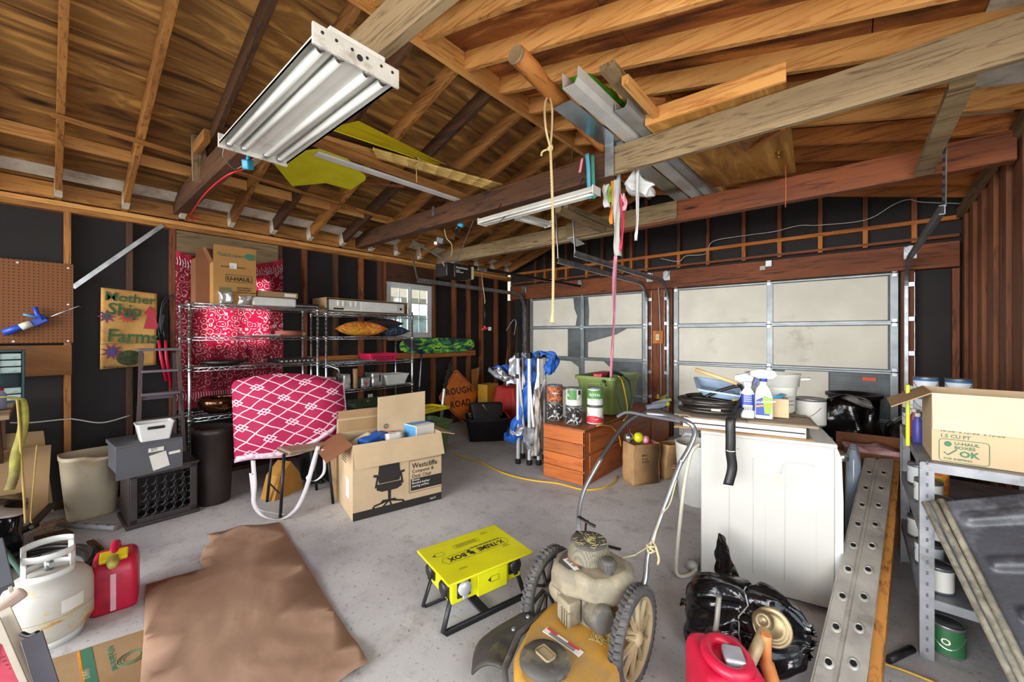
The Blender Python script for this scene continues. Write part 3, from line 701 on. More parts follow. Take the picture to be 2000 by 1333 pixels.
s.tube(catmull([st+V(.012*math.cos(a), .012*math.sin(a), .012*math.sin(a*1.3)) for a in range(0, 14, 2)], 4), .007, 7)
s.tube(catmull([st, at(1060, 296, Y=1.95), at(1057, 305, Y=1.95)], 4), .006, 7); s.obj('knot', _mats['rope_tan'], t)
s = MB(); s.lathe([(.006, .04), (.012, .01), (.017, -.012), (.010, -.016)], bot, 10); s.obj('frayed_end', _mats['rope_tan'], t)
# gutters, flashing and boards on the right part of the beams
M_gut = mat('gutter_white', 'd2d3cf', .35, .2, .06)
s = MB(); a_, b_ = V(-1.20, 1.84, 2.87), V(-1.20, 4.30, 2.865)
prof = [(-.055, .09), (-.05, .0), (.03, .0), (.05, .03), (.055, .09), (.049, .09), (.044, .035), (.026, .006), (-.044, .006), (-.049, .09)]
s.prism([(x-1.20, z+2.862) for x, z in prof], 1.90, 4.30, 'Y'); tag(s.obj('gutter', M_gut), 'white metal gutter length stored on the beams, open end forward', 'gutter')
s = MB(); s.prism([(x*.8-1.085, z*.6+2.862) for x, z in prof], 2.30, 4.35, 'Y'); tag(s.obj('gutter', mat('gutter_grey', 'a8aeb0', .4, .5, .08)), 'grey smaller gutter length beside the stored boards', 'gutter')
s = MB(); s.prism([(-1.40, 2.862), (-1.265, 2.862), (-1.265, 2.868), (-1.396, 2.868)], 2.02, 4.28, 'Y'); tag(s.obj('flashing', mat('aluminium', 'a9b6bd', .25, .9, .12, 5.0)), 'flat shiny aluminium flashing strip between log and gutter', 'flashing')
board('stored_board', (-1.03, 2.0, 2.95), (-1.03, 4.3, 2.90), .09, .035, LUMG('Y'), 'weathered board beside the white gutter', 'board', 'lumber by the gutters')
board('stored_board', (-.97, 2.1, 2.90), (-.96, 4.3, 2.88), .04, .05, LUMB('Y'), 'narrow pale board beside the green cloth', 'board', 'lumber by the gutters')
s = MB(); pts = [at(1095, 165, z=2.99), at(1140, 158, z=3.0), at(1180, 185, z=3.0), at(1235, 230, z=2.99), at(1265, 262, z=2.96)]
ribbon(s, pts, .10, .004, (.5, .2, .5), 8); o = s.obj('green_cloth', mat('green_fabric', '4f9a28', .5, 0, .2)); crumple(o, .03, .08, 2); tag(o, 'bright green cloth lying along the gutters', 'cloth')
cord('hook', [at(1110, 175, z=2.97), at(1108, 163, z=2.98), at(1114, 158, z=2.98), at(1118, 166, z=2.97)], .003, M_chrome); tag(bpy.data.objects['hook'], 'small steel hook at the white gutter end', 'hook')
# wood block and the cabinet door with a brass knob
s = MB(); s.box(at(1277, 208, z=3.02), (.13, .09, .08), (.1, .2, .5), bev=.003); tag(s.obj('wood_block', LUMO('X')), 'short cut wood block sitting at the end of the plywood panel', 'wood block')
t = thing('cabinet_door', 'large tan plywood door with a brass knob laid across the beams', 'door', (0, 0, 0))
a_, b_, c_, d_ = at(1262, 248, z=2.848), at(1536, 160, z=2.848), V(-.37, 4.12, 2.848), V(-1.0, 4.05, 2.848)
s = MB(); s.prism([(p.x, p.y) for p in (a_, b_, c_, d_)], 2.848, 2.872, 'Z'); s.obj('door_panel', m_ply('door_ply', 'Y', 'd09a48', 'b47a30', '8a5a20'), t)
s = MB(); s.beam(a_+V(0, -.01, .05), b_+V(0, -.01, .05), .02, .10); s.obj('edge_board', LUMB('X'), t)
s = MB(); k = at(1521, 298, z=2.848); s.lathe([(.0, 0), (.024, 0), (.024, -.004), (.009, -.008), (.009, -.022), (.018, -.03), (.018, -.04), (0, -.045)], k, 16); s.obj('knob', mat('brass', 'b08a3a', .3, .8), t)
board('stored_board', at(1395, 400, Y=4.0)+V(0, 0, .32), at(1530, 345, Y=3.0)+V(0, 0, .3), .03, .02, LUMO('X'), 'thin orange lath hidden above the plywood door', 'wood strip')
cord('orange_string', [at(1534, 322, Y=3.9), at(1535, 370, Y=3.9), at(1534, 405, Y=3.9)], .003, mat('orange_string', 'c9793c', .8)); tag(bpy.data.objects['orange_string'], 'orange string dangling from the corner of the plywood door', 'string')
# ribbons over the middle beam and the hanging bunch of coloured bags
def hang_ribbon(px, w, m, label, Y=2.62, zt=None, grp=None, cat='ribbon'):
    pts = [at(x, y, Y=Y) for x, y in px]; s = MB(); ribbon(s, pts, w, .002, (1, 0.15, 0)); return tag(s.obj('ribbon', m), label, cat, grp)
hang_ribbon([(1146, 300), (1149, 330), (1150, 360), (1153, 388)], .030, mat('ribbon_blue', '5aa3c0', .6), 'pale blue ribbon tied over the middle beam')
hang_ribbon([(1157, 302), (1158, 335), (1160, 388)], .026, mat('ribbon_teal', '2f7d70', .6), 'teal ribbon tied over the beam, right of the pale blue one', 2.61)
hang_ribbon([(1137, 309), (1132, 337)], .02, mat('ribbon_pink', 'd98a9a', .6), 'short pale pink ribbon on the middle beam left of the blue ribbon')
B0 = at(1203, 362, Y=2.86)
def streamer(name, px, w, m, label, Y=2.79, Y2=None, cat='streamer'):
    n = len(px); pts = [at(x, y, Y=Y+((Y2 or Y)-Y)*i/(n-1)) for i, (x, y) in enumerate(px)]
    s = MB(); L = len(catmull(pts, 6)); P_ = catmull(pts, 6)
    s.grid(lambda u, v: P_[min(int(u*(L-1)+.5), L-1)]+V(.76, .65, 0)*(v-.5)*w*(1+.25*math.sin(u*9))+V(-.65, .76, 0)*.012*math.sin(v*7+u*8), L-1, 4, True, .0015)
    return tag(s.obj(name, m), label, cat)
streamer('streamer', [(1186, 360), (1183, 385), (1188, 405)], .05, mat('film_white', 'cfd0cf', .35), 'crumpled white plastic bag end at the left of the hanging streamers')
streamer('streamer', [(1193, 362), (1190, 382), (1193, 396)], .03, mat('film_green', '7fae3f', .5), 'short lime green streamer in the hanging bunch')
streamer('streamer', [(1198, 345), (1198, 392), (1194, 420), (1196, 438)], .03, mat('film_orange', 'e38a2a', .5), 'orange streamer hanging in the bunch below the beam')
streamer('streamer', [(1207, 340), (1205, 400), (1204, 440), (1206, 470), (1208, 500)], .05, mat('film_grey', 'bab8b2', .5), 'long grey patterned cloth hanging in the middle of the bunch')
streamer('streamer', [(1214, 380), (1216, 420), (1214, 470), (1213, 490)], .02, mat('film_crimson', 'c41f44', .5), 'crimson streamer at the right of the hanging bunch')
streamer('streamer', [(1217, 378), (1221, 398), (1219, 412)], .03, mat('film_pink', 'e2a0a8', .5), 'short pink streamer at the right of the bunch')
streamer('streamer', [(1247, 318), (1244, 430), (1243, 470)], .02, _mats['film_white'], 'narrow white strip hanging alone right of the bunch')
streamer('pink_ribbon', [(1203, 500), (1200, 560), (1199, 620), (1196, 680), (1194, 745)], .028, mat('ribbon_rose', 'e598ae', .6), 'long pink ribbon hanging straight down into the green tote', 2.8, 4.15, 'ribbon')
t = thing('plastic_bag', 'crumpled clear white plastic bag hanging behind the middle beam', 'plastic bag', at(1250, 362, Y=2.87))
s = MB(); rough_box(s, (0, 0, 0), (.32, .12, .12), .05, 10, 12.0, 3, lambda q, p: p*(1-.5*abs(q.x*2)**3), (0, .55, .2)); s.obj('bag', mat('film_clear', 'd4d6d4', .25, 0, .15), t)
plate_poly('painted_board', [(1896, 152), (2010, 104), (2016, 160), (1893, 170)], 2.835, .015, M_white, 'white painted board fixed under the right rafters at the top right', 'board')
t = thing('perforated_plate', 'dark rusty perforated steel plate nailed by the ridge at the top edge', 'plate', at(830, 4, z=3.50)); s = MB(); s.box((0, 0, 0), (.10, .16, .01), (0, 0, .3)); s.obj('plate', mat('rusty_plate', '3f2c26', .6, .5, .2, 14), t); s = MB()
for i in range(3):
    for j in range(5): s.cyl((-.03+.03*i, -.06+.03*j, -.0065), (-.03+.03*i, -.06+.03*j, -.0052), .005, seg=6)
s.xf(Matrix.Rotation(.3, 4, 'Z')); s.obj('nail_holes', M_silver, t)
plate_poly('white_card', [(1108, 466), (1122, 463), (1142, 477), (1126, 482)], 2.59, .006, M_wplas, 'small white card hanging under the far beam beyond the rope', 'card')
# loose items
t = thing('wood_shelf_bracket', 'pair of weathered boards hung on the far side of the middle beam', 'boards', (0, 0, 0))
s = MB(); s.beam(at(1090, 410, z=2.60), at(1180, 450, z=2.60), .06, .05); s.obj('board', LUMG('Y'), t)
s = MB(); s.beam(at(1105, 405, z=2.66), at(1195, 440, z=2.66), .05, .05); s.obj('board', LUMG('Y'), t)
# ------------------------------------------------ garage door opener
t = thing('garage_door_opener', 'black garage door opener motor with steel hangers and drive rail', 'door opener', (-3.5, 3.08, 2.12))
s = MB(); s.box((0, .02, .08), (.22, .26, .16), bev=.012); s.obj('motor_housing', M_black, t)
s = MB(); s.box((0, -.16, .08), (.20, .11, .15), bev=.012); s.obj('rear_cover', M_black, t)
s = MB(); s.box((0, .17, .08), (.21, .05, .15), bev=.01); s.obj('lamp_lens', mat('lens_cream', 'd9d2a0', .4), t)
s = MB(); s.box((0, 0, .165), (.12, .16, .012)); s.box((.0, 0, .18), (.07, .1, .02)); s.obj('top_bracket', M_galv, t)
s = MB(); s.box((0, 1.48, .175), (.03, 2.55, .035)); s.obj('drive_rail', M_blackm, t)
s = MB(); s.box((0, .42, .16), (.05, .16, .05), bev=.008); s.obj('trolley', M_galv, t)
text('lettering', 'MasterMechanic', .030, mat('lettering_white', 'e6e6e2', .5), t, frame((.1105, -.09, .105), (0, 1, 0), (0, 0, 1)), bold=.01, xs=.9)
text('lettering', '1/2 H.P.\nHEAVY DUTY', .018, _mats['lettering_white'], t, frame((.1105, -.09, .075), (0, 1, 0), (0, 0, 1)))
for a_, b_ in ((V(0, 0, .17), at(925, 430, Y=2.74)-V(-3.5, 3.08, 2.12)), (V(-.02, -.05, .17), at(805, 470, Y=2.74)-V(-3.5, 3.08, 2.12))):
    s = MB(); s.beam(a_, b_, .025, .004, up=(1, 0, 0)); s.obj('hanger_strap', M_galv, t)
s = MB(); s.tube(catmull([(0, .42, .15), (.01, .43, 0), (.03, .45, -.2), (.03, .45, -.26)], 5), .004, 6); s.obj('release_cord', mat('rope_tan', 'cdb684', .9), t)
s = MB(); s.tube([(.03, .45, -.26), (.03, .45, -.52)], .008, 6); s.obj('release_strap', M_black, t)
s = MB(); s.box((.03, .45, -.57), (.02, .09, .025), (0.2, 0, 0), bev=.006); s.box((.03, .45, -.56), (.018, .02, .05), bev=.004); s.obj('release_handle', mat('handle_red', 'd41f2c', .4), t)
s = MB(); s.box((.03, .54, -.57), (.01, .05, .045), bev=.004); s.obj('release_tag', M_wplas, t)
t = thing('outlet_box', 'small grey ceiling outlet box with white plug dangling above the opener', 'outlet box', at(861, 470, Y=2.95))
s = MB(); s.box((0, 0, 0), (.09, .06, .07), (.2, .3, .4), bev=.006); s.obj('box', mat('box_grey', '5b5d5c', .5, .3), t)
s = MB(); s.box((-.03, -.05, -.035), (.04, .012, .035), (.2, .3, .4), bev=.003); s.obj('plug', M_wplas, t)
o = cord('opener_power_cord', [at(868, 447, Y=2.9), at(872, 465, Y=2.9), at(882, 478, Y=2.95), at(881, 500, Y=3.0), at(866, 512, X=-3.4), at(868, 520, X=-3.4)], .005, mat('cord_beige', 'bdb28a', .6)); tag(o, 'beige power cord looping down to the opener motor', 'cord')
o = cord('black_wire', [at(1018, 392, Y=2.62), at(1000, 410, Y=2.62), at(975, 435, Y=2.62), at(965, 455, Y=2.8), at(945, 470, Y=3.0)], .003, M_black); tag(o, 'thin black wire looping past the strip light end', 'wire')
o = cord('low_voltage_wire', [at(745, 480, X=-5.0), at(785, 492, X=-4.9), at(820, 500, X=-4.4), at(845, 516, X=-3.7)], .004, mat('cord_brown', '5a3a2a', .6)); tag(o, 'brown low voltage wire strung to the opener from the wall', 'wire')
t = thing('blue_clamp', 'small teal clamp light fixed under the middle beam near the opener', 'clamp', at(900, 440, Y=2.85))
s = MB(); s.box((0, 0, 0), (.06, .04, .04), (0, .4, .3), bev=.008); s.obj('clamp_body', _mats['plug_blue'], t)
s = MB(); s.cyl((-.03, 0, -.01), (-.12, .02, -.03), .02, .03, seg=10); s.obj('lamp_head', M_black, t)
# ------------------------------------------------ left wall: pegboard, poster, tools
def m_pegboard():
    m, nt, b = _new('pegboard'); tc = N(nt, 'ShaderNodeTexCoord'); sx = N(nt, 'ShaderNodeSeparateXYZ'); nt.links.new(tc.outputs['Object'], sx.inputs[0])
    outs = []
    for i in (1, 2):
        mu = N(nt, 'ShaderNodeMath', operation='MULTIPLY', i_1=1/.0254); nt.links.new(sx.outputs[i], mu.inputs[0])
        fr = N(nt, 'ShaderNodeMath', operation='FRACT'); nt.links.new(mu.outputs[0], fr.inputs[0])
        su = N(nt, 'ShaderNodeMath', operation='SUBTRACT', i_1=.5); nt.links.new(fr.outputs[0], su.inputs[0])
        sq = N(nt, 'ShaderNodeMath', operation='POWER', i_1=2.0); ab = N(nt, 'ShaderNodeMath', operation='ABSOLUTE'); nt.links.new(su.outputs[0], ab.inputs[0]); nt.links.new(ab.outputs[0], sq.inputs[0]); outs.append(sq.outputs[0])
    ad = N(nt, 'ShaderNodeMath', operation='ADD'); nt.links.new(outs[0], ad.inputs[0]); nt.links.new(outs[1], ad.inputs[1])
    lt = N(nt, 'ShaderNodeMath', operation='LESS_THAN', i_1=.028); nt.links.new(ad.outputs[0], lt.inputs[0])
    mx = N(nt, 'ShaderNodeMix', data_type='RGBA'); nt.links.new(lt.outputs[0], mx.inputs[0]); mx.inputs[6].default_value = srgb('7d4a20'); mx.inputs[7].default_value = srgb('1c0f06')
    nt.links.new(mx.outputs[2], b.inputs['Base Color']); b.inputs['Roughness'].default_value = .7; return m
XW = XL+.002
t = thing('pegboard', 'brown perforated pegboard screwed to the left wall studs', 'pegboard', (XW, lpx(143), 1.40))
y1 = at(143, 600, X=XW).y; s = MB(); s.box((.008, -.75, .34), (.008, 1.5, .67)); s.obj('panel', m_pegboard(), t)
s = MB()
for y, z in ((-.03, .64), (-.03, .02), (-.3, .65), (-.03, .33), (-.32, .02)): s.cyl((.011, y, z), (.015, y, z), .008, seg=10)
s.obj('screw', M_paperw, t)
s = MB(); s.box((XW+.01, lpx(140)-.75, 1.26), (.014, 1.5, .25)); tag(s.obj('plywood_strip', m_ply('ply_bright', 'Y', 'c98d48', 'a3652a', '7a4718')), 'orange grained plywood strip fixed under the pegboard', 'plywood')
# blue foam gun hung on the pegboard
t = thing('foam_gun', 'blue spray foam gun with long steel nozzle hung on the pegboard', 'foam gun', (0, 0, 0)); XG = XL+.05
G = lambda x, y: at(x, y, X=XG)
M_gblue = mat('gun_blue', '2148b4', .4, 0, .1)
s = MB(); s.cyl(G(6, 651), G(62, 632), .026, .024, seg=14); s.obj('barrel', M_gblue, t)
s = MB(); s.cyl(G(40, 640), G(62, 632), .027, seg=14); s.obj('label_band', M_paperw, t)
s = MB(); s.beam(G(62, 634), G(92, 622), .035, .055, bev=.01); s.tube([G(68, 600), G(73, 615), G(86, 624)], [.014, .017, .022], 10); s.obj('body', M_gblue, t)
s = MB(); s.tube([G(45, 614), G(58, 617), G(76, 620)], [.010, .012, .012], 8); s.obj('trigger', mat('gun_lightblue', '5b86b8', .4), t)
s = MB(); s.tube([G(92, 622), G(154, 598), G(158, 602)], [.005, .004, .003], 8); s.obj('nozzle', M_chrome, t)
# painted paper-bag poster
XP = XL+.015; Q = lambda x, y: at(x, y, X=XP)
t = thing('painted_poster', 'brown paper bag painted Mother Ship Farms with flowers, hung on the left wall', 'poster', (0, 0, 0))
tl, tr, bl_, br_ = Q(197, 562), Q(307, 574), Q(195, 722), Q(304, 713)
M_bag = mat('bag_paper', 'b98a48', .8, 0, .1, 7.0, dirt='8d5f2c', dirt_amt=.2)
s = MB(); s.grid(lambda u, v: tl.lerp(tr, u).lerp(bl_.lerp(br_, u), v)+V(.006*math.sin(u*5+v*3)+.004, 0, 0), 16, 20, True, .003); s.obj('bag', M_bag, t)
yd = (tr-tl); PH = (tl-bl_).length; PWD = (tr-tl).length
def pf(u, v, off=.014): p = tl.lerp(tr, u).lerp(bl_.lerp(br_, u), v); return p+V(off, 0, 0)
def pm(u, v): return frame(pf(u, v, .020), (tr-tl), (0, 0, 1))
M_pg = mat('paint_green', '2f5a34', .8, 0, .15); M_pr = mat('paint_red', 'a8323a', .8, 0, .15); M_pp = mat('paint_purple', '6e3557', .8, 0, .15)
text('lettering', 'Mother', .115, M_pg, t, pm(.05, .15), bold=.012, xs=.98); text('lettering', 'Ship', .15, M_pg, t, pm(.10, .32), bold=.016, xs=.92)
text('lettering', 'Farms', .165, M_pg, t, pm(.10, .66), bold=.016, xs=.86)
def petal_flower(u, v, R, n, m1, m2, hub=.3):
    c = pf(u, v, .013); s = MB(); A = []
    for k in range(n*2): r = R if k % 2 == 0 else R*.45; a = PI*k/n; A.append((c.y+r*math.cos(a), c.z+r*math.sin(a)))
    s.prism(A, c.x, c.x+.002, 'X'); s.obj('painted_flower', m1, t)
    s = MB(); s.prism([(c.y+R*hub*math.cos(k*.6), c.z+R*hub*math.sin(k*.6)) for k in range(10)], c.x+.002, c.x+.004, 'X'); s.obj('painted_flower_centre', m2, t)
petal_flower(.10, .35, .065, 8, M_pp, M_pg); petal_flower(.46, .33, .075, 12, M_pr, M_pg); petal_flower(.20, .79, .08, 9, M_pp, mat('paint_blue', '3a4a86', .8))
c = pf(.50, .88, .013); s = MB(); s.prism([(c.y+.085*math.cos(k*.3), c.z+.07*math.sin(k*.3)) for k in range(21)], c.x, c.x+.002, 'X'); s.obj('painted_melon', mat('paint_darkgreen', '37451c', .8, 0, .3, 20), t)
c = pf(.88, .32, .013); s = MB(); s.prism([(c.y-.05, c.z-.12), (c.y+.06, c.z-.12), (c.y+.03, c.z), (c.y+.045, c.z+.03), (c.y, c.z+.10), (c.y-.045, c.z+.03), (c.y-.025, c.z)], c.x, c.x+.002, 'X'); s.obj('painted_lantern', M_pr, t)
s = MB(); p = pf(.0, .69, .016); q = pf(1, .69, .016); s.beam(p, q, .002, .003); s.obj('fold_line', M_cardD, t)
text('lettering', 'Ashley & Co 09', .028, M_ink, t, pm(.05, .985))
# loppers and dark hoop hung beside the ladder
t = thing('loppers', 'red-handled loppers hanging on the wall behind the wooden ladder', 'loppers', (0, 0, 0)); Q2 = lambda x, y: at(x+7, y, X=XL+.03)
s = MB(); s.tube([Q2(303, 665), Q2(308, 700), Q2(318, 745)], [.012, .015, .013], 10); s.obj('handle', M_red, t); s = MB(); s.tube([Q2(316, 665), Q2(318, 700), Q2(328, 760)], [.012, .015, .013], 10); s.obj('handle', M_red, t)
s = MB(); s.tube([Q2(302, 640), Q2(306, 668)], .007, 8); s.tube([Q2(312, 640), Q2(315, 668)], .007, 8); s.beam(Q2(304, 645), Q2(310, 615), .006, .035); s.obj('blade', M_blackm, t)
t = thing('cable_hoop', 'thin black cable hoop hung on the stud above the loppers', 'cable', (0, 0, 0))
s = MB(); s.tube(catmull([Q2(309, 655), Q2(306, 620), Q2(312, 588), Q2(327, 577), Q2(341, 585), Q2(348, 610), Q2(345, 660), Q2(344, 720)], 6), .005, 6); s.tube(catmull([Q2(307, 652), Q2(309, 610), Q2(320, 585), Q2(336, 580), Q2(352, 600)], 6), .004, 6); s.obj('cable', M_black, t)
# ------------------------------------------------ workbench corner and drawer organiser
wbn = thing('workbench', 'worn wooden workbench corner at the left edge', 'workbench', (-4.5, -.85, 0))
s = MB(); s.box((0, 0, .965), (1.14, 1.4, .03), bev=.004); s.obj('bench_top', LUMG('Y'), wbn)
for x, y in ((.5, .6), (-.5, .6), (.5, -.6), (-.5, -.6)): s = MB(); s.beam((x, y, 0), (x, y, .95), .06, .08); s.obj('leg', LUMD('Z'), wbn)
s = MB(); s.beam((-.45, .62, .45), (.0, .62, .93), .03, .07); s.obj('brace', LUMD('Z'), wbn)
org = thing('drawer_organiser', 'dark teal small-parts drawer cabinet on the workbench', 'drawer cabinet', at(-16, 760, X=-4.72)); org.location.z = .98
s = MB(); oy = .145
s.box((0, oy, .19), (.17, .012, .38)); s.box((0, -.2, .19), (.17, .012, .38)); s.box((0, (oy-.2)/2, .375), (.17, .34, .012)); s.box((0, (oy-.2)/2, .006), (.17, .34, .012)); s.box((-.08, (oy-.2)/2, .19), (.01, .34, .38)); s.box((.02, .03, .19), (.13, .006, .38)); s.obj('cabinet', mat('organiser_teal', '1f3f45', .5), org)
M_dr = mat('drawer_clear', '9fb3ae', .25, 0, .12)
for k in range(7):
    if k in (2, 3): continue
    for yy in (.087, -.03, -.14):
        s = MB(); s.box((.0, yy, .035+k*.05), (.155, .098, .042), bev=.003); o = s.obj('drawer', M_dr, org); s = MB(); s.box((.082, yy, .028+k*.05), (.012, .03, .006)); s.obj('drawer_pull', M_dr, o)
def bottle(name, label, cat, loc, r, h, m, cap=None, grp=None, neck=.45, rz=0, lab=None, rot=None):
    t = thing(name, label, cat, loc, rz, grp, rot)
    s = MB(); s.lathe([(0, 0), (r*.92, 0), (r, .006), (r, h*.70), (r*neck, h*.86), (r*neck, h*.90)], (0, 0, 0), 18); s.lathe([(r*neck, h*.90), (0, h*.90)], (0, 0, 0), 18); s.obj('bottle_body', m, t)
    s = MB(); s.lathe([(0, h), (r*neck*1.15, h), (r*neck*1.2, h*.88), (0, h*.88)], (0, 0, 0), 14); s.obj('cap', cap or M_black, t)
    if lab: s = MB(); s.lathe([(r+.0008, h*.12), (r+.0008, h*.62)], (0, 0, 0), 18); s.obj('label_wrap', lab, t)
    return t
p = at(3, 800, X=-4.25)
for dx, dy, r, h, mm, l in ((0, 0, .04, .19, M_black, 'black spray bottle with red cap at the workbench edge'), (-.06, .045, .025, .14, mat('bottle_lilac', '9aa2c4', .4), 'small lilac bottle beside the black one on the workbench'),):
    bottle('bottle', l, 'bottle', (-4.22+dx, -.245+dy, .98), r, h, mm, M_red, 'bottles on the workbench')
t = thing('strap', 'mottled yellow webbing strap hanging from the workbench corner', 'strap', (0, 0, 0)); H = lambda x, y: at(x, y, X=-3.9)
M_strap = mat('strap_yellow', '8f8a2e', .7, 0, .2, 9, dirt='5a4420', dirt_amt=.5)
s = MB(); ribbon(s, [H(5, 776), H(32, 779), H(42, 785), H(46, 815), H(42, 850), H(30, 890), H(27, 930), H(18, 958)], .045, .004, (.3, 1, 0)); s.obj('webbing', M_strap, t)
s = MB(); s.tube(catmull([H(34, 782), H(38, 830), H(42, 900), H(47, 970), H(50, 1022)], 6), .007, 6); s.tube(catmull([H(72, 870), H(66, 940), H(60, 1010), H(62, 1022)], 6), .004, 6); s.obj('cord_tail', mat('cord_tan', 'a58a4a', .8), t)
# flattened moving boxes leaning on the wall under the bench
def flat_box(label, pts, th, m, lines=True, X0=None, grp='flattened boxes under the bench'):
    t = thing('flattened_box', label, 'cardboard box', (0, 0, 0), 0, grp); s = MB(); a, b, c, d = pts
    s.grid(lambda u, v: a.lerp(b, u).lerp(d.lerp(c, u), v), 6, 6, False, th); s.obj('panel', m, t)
    if lines:
        F0 = frame(d.lerp(c, .02)+V(.012, 0, 0), c-d, a-d)
        n = 0
        for k, (w, y) in enumerate(((.30, .80), (.28, .74), (.30, .66), (.22, .48), (.24, .44), (.28, .3), (.25, .2))):
            s = MB(); s.box((.18, (a-d).length*y, .0), (w*.9, .008 if k % 3 else .018, .001)); s.xf(F0); s.obj('printed_line', M_gink if k % 3 == 0 else M_ink, t)
    return t
flat_box('rear flattened moving box leaning on the wall below the bench', [V(-5.02, -.55, .72), at(85, 842, X=-5.02), at(105, 1000, X=-4.9), V(-4.9, -.55, .1)], .02, M_card)
flat_box('front flattened moving box with green print under the bench', [V(-4.9, -.6, .60), at(100, 870, X=-4.9), at(92, 1010, X=-4.72), V(-4.72, -.6, .02)], .02, M_card)
# beige wastebasket with a chipped rim
def wastebasket():
    t = thing('wastebasket', 'beige plastic wastebasket with a chipped rim beside the grey box', 'wastebasket', (-4.74, .235, 0), .1)
    s = MB(); n = 40
    def ring(rx, ry, z, cut=False):
        out = []
        for k in range(n):
            a = 2*PI*k/n; c_, s_ = math.cos(a), math.sin(a); e = .55
            x = rx*abs(c_)**e*(1 if c_ >= 0 else -1); y = ry*abs(s_)**e*(1 if s_ >= 0 else -1); zz = z
            if cut and x > 0 and -.05 < y < .14: zz -= .022+.016*math.sin(y*40)
            out.append(s.bm.verts.new((x, y, zz)))
        return out
    rr = [ring(.115, .135, 0), ring(.12, .14, .02), ring(.15, .175, .48, True), ring(.155, .18, .481, True), ring(.155, .18, .515, True), ring(.147, .172, .515, True), ring(.112, .132, .03)]
    for A, B in zip(rr, rr[1:]):
        for k in range(n): f = s.bm.faces.new((A[k], A[(k+1) % n], B[(k+1) % n], B[k])); f.smooth = True
    s.bm.faces.new(rr[0][::-1]); s.bm.faces.new(rr[-1]); s.obj('bin', mat('bin_beige', 'b9ab93', .55, 0, .07, 3, dirt='96794c', dirt_amt=.25), t)
wastebasket()
# dark wicker-front crate, grey lidded box, white handled bin
t = thing('pet_crate', 'dark brown wooden crate with black lattice front on the floor', 'crate', (-4.34, .60, 0), .03)
s = MB(); M_esp = mat('espresso', '332b2a', .45, 0, .12); W_, D_, H_ = .40, .38, .40
s.box((0, -W_/2, H_/2+.02), (D_, .02, H_), bev=.003); s.box((0, W_/2, H_/2+.02), (D_, .02, H_), bev=.003); s.box((-D_/2, 0, H_/2+.02), (.02, W_, H_)); s.box((0, 0, H_+.02), (D_+.03, W_+.04, .02), bev=.004); s.box((0, 0, .03), (D_, W_, .02)); s.obj('body', M_esp, t)
s = MB(); s.box((0, 0, .015), (D_+.04, W_+.05, .03), bev=.006); s.obj('plinth', M_esp, t)
s = MB()
for y in (-W_/2+.02, W_/2-.02): s.box((D_/2+.004, y, H_/2+.02), (.02, .04, H_), bev=.003)
for z in (.05, H_-.0): s.box((D_/2+.004, 0, z), (.02, W_, .04), bev=.003)
s.obj('front_frame', M_esp, t); s = MB()
for i in range(6):
    for j in range(5):
        y = -W_/2+.065+i*(W_-.12)/5; z = .10+j*(H_-.15)/4.3; rr = .030
        s.tube([(D_/2-.004+.006*(k % 2), y+rr*math.cos(2*PI*k/8), z+rr*math.sin(2*PI*k/8)) for k in range(8)], .006, 5, closed=True)
for i in range(7): y = -W_/2+.03+i*(W_-.12)/5; s.tube([(D_/2-.008, y, .06), (D_/2-.002, y+.03, .2), (D_/2-.008, y, H_-.01)], .004, 5)
s.obj('lattice', M_black, t)
t = thing('storage_box', 'grey lidded fabric storage box with white labels on the lattice crate', 'storage box', (-4.25, .50, .445), .06)
M_gbox = mat('grey_board', '55565c', .7, 0, .06)
s = MB(); s.box((0, 0, .095), (.36, .36, .19), bev=.004); s.obj('body', M_gbox, t)
s = MB(); s.box((0, 0, .20), (.39, .385, .03), bev=.005); s.prism([(-.19, -.03), (.19, -.02), (.19, .2), (-.19, .2)], .195, .203, 'X'); s.obj('lid', M_gbox, t)
for (y, z, w_, h_, r_) in ((.03, .15, .09, .03, .0), (.05, .06, .10, .12, .2), (.14, .105, .07, .02, .05)):
    s = MB(); s.box((.2045, y, z), (.002, w_, h_), (r_, 0, 0)); o = s.obj('paper_label', M_paperw, t)
text('lettering', 'PATIO\nNo. 12', .012, M_ink, t, frame((.2065, 0, .155), (0, 1, 0), (0, 0, 1)))
t = thing('handled_bin', 'small white plastic bin with slot handle on top of the grey box', 'bin', at(303, 858, z=.665)+V(-.03, 0, 0)); t.location.z = .662
s = MB(); open_tub(s, .13, .17, .16, .215, .135, .012, .004, .004, .012); s.obj('bin', M_wplas, t); s = MB(); s.box((.078, 0, .10), (.006, .10, .022), (0, .1, 0), bev=.006); s.obj('handle_slot', M_black, t)
# wooden step ladder
t = thing('step_ladder', 'dark weathered wooden step ladder standing by the wire shelving', 'step ladder', (-4.78, .66, 0), .0)
hh = 1.33; w1 = .17; M_lad = wood('ladder_', '54403a', '221815', 'Z', worn='5f5a62', knots=False); M_lady = wood('ladder_', '655458', '2c2126', 'Y', worn='85838f', knots=False)
for sy in (-1, 1):
    s = MB(); s.beam((.20, sy*(w1+.0), 0), (.03, sy*(w1-.045), hh), .022, .06, up=(1, 0, 0)); s.obj('side_rail', M_lad, t)
    s = MB(); s.beam((-.22, sy*(w1-.02), 0), (-.03, sy*(w1-.06), hh-.02), .02, .045, up=(1, 0, 0)); s.obj('rear_rail', M_lad, t)
s = MB(); s.box((0.0, 0, hh+.01), (.15, 2*w1-.04, .022), bev=.003); s.obj('top_step', M_lady, t)
for z in (.25, .5, .73, .95, 1.15):
    f_ = z/hh; s = MB(); s.box((.20-.17*f_, 0, z), (.085, 2*(w1-.045*f_)-.01, .02), bev=.003); s.obj('step', M_lady, t)
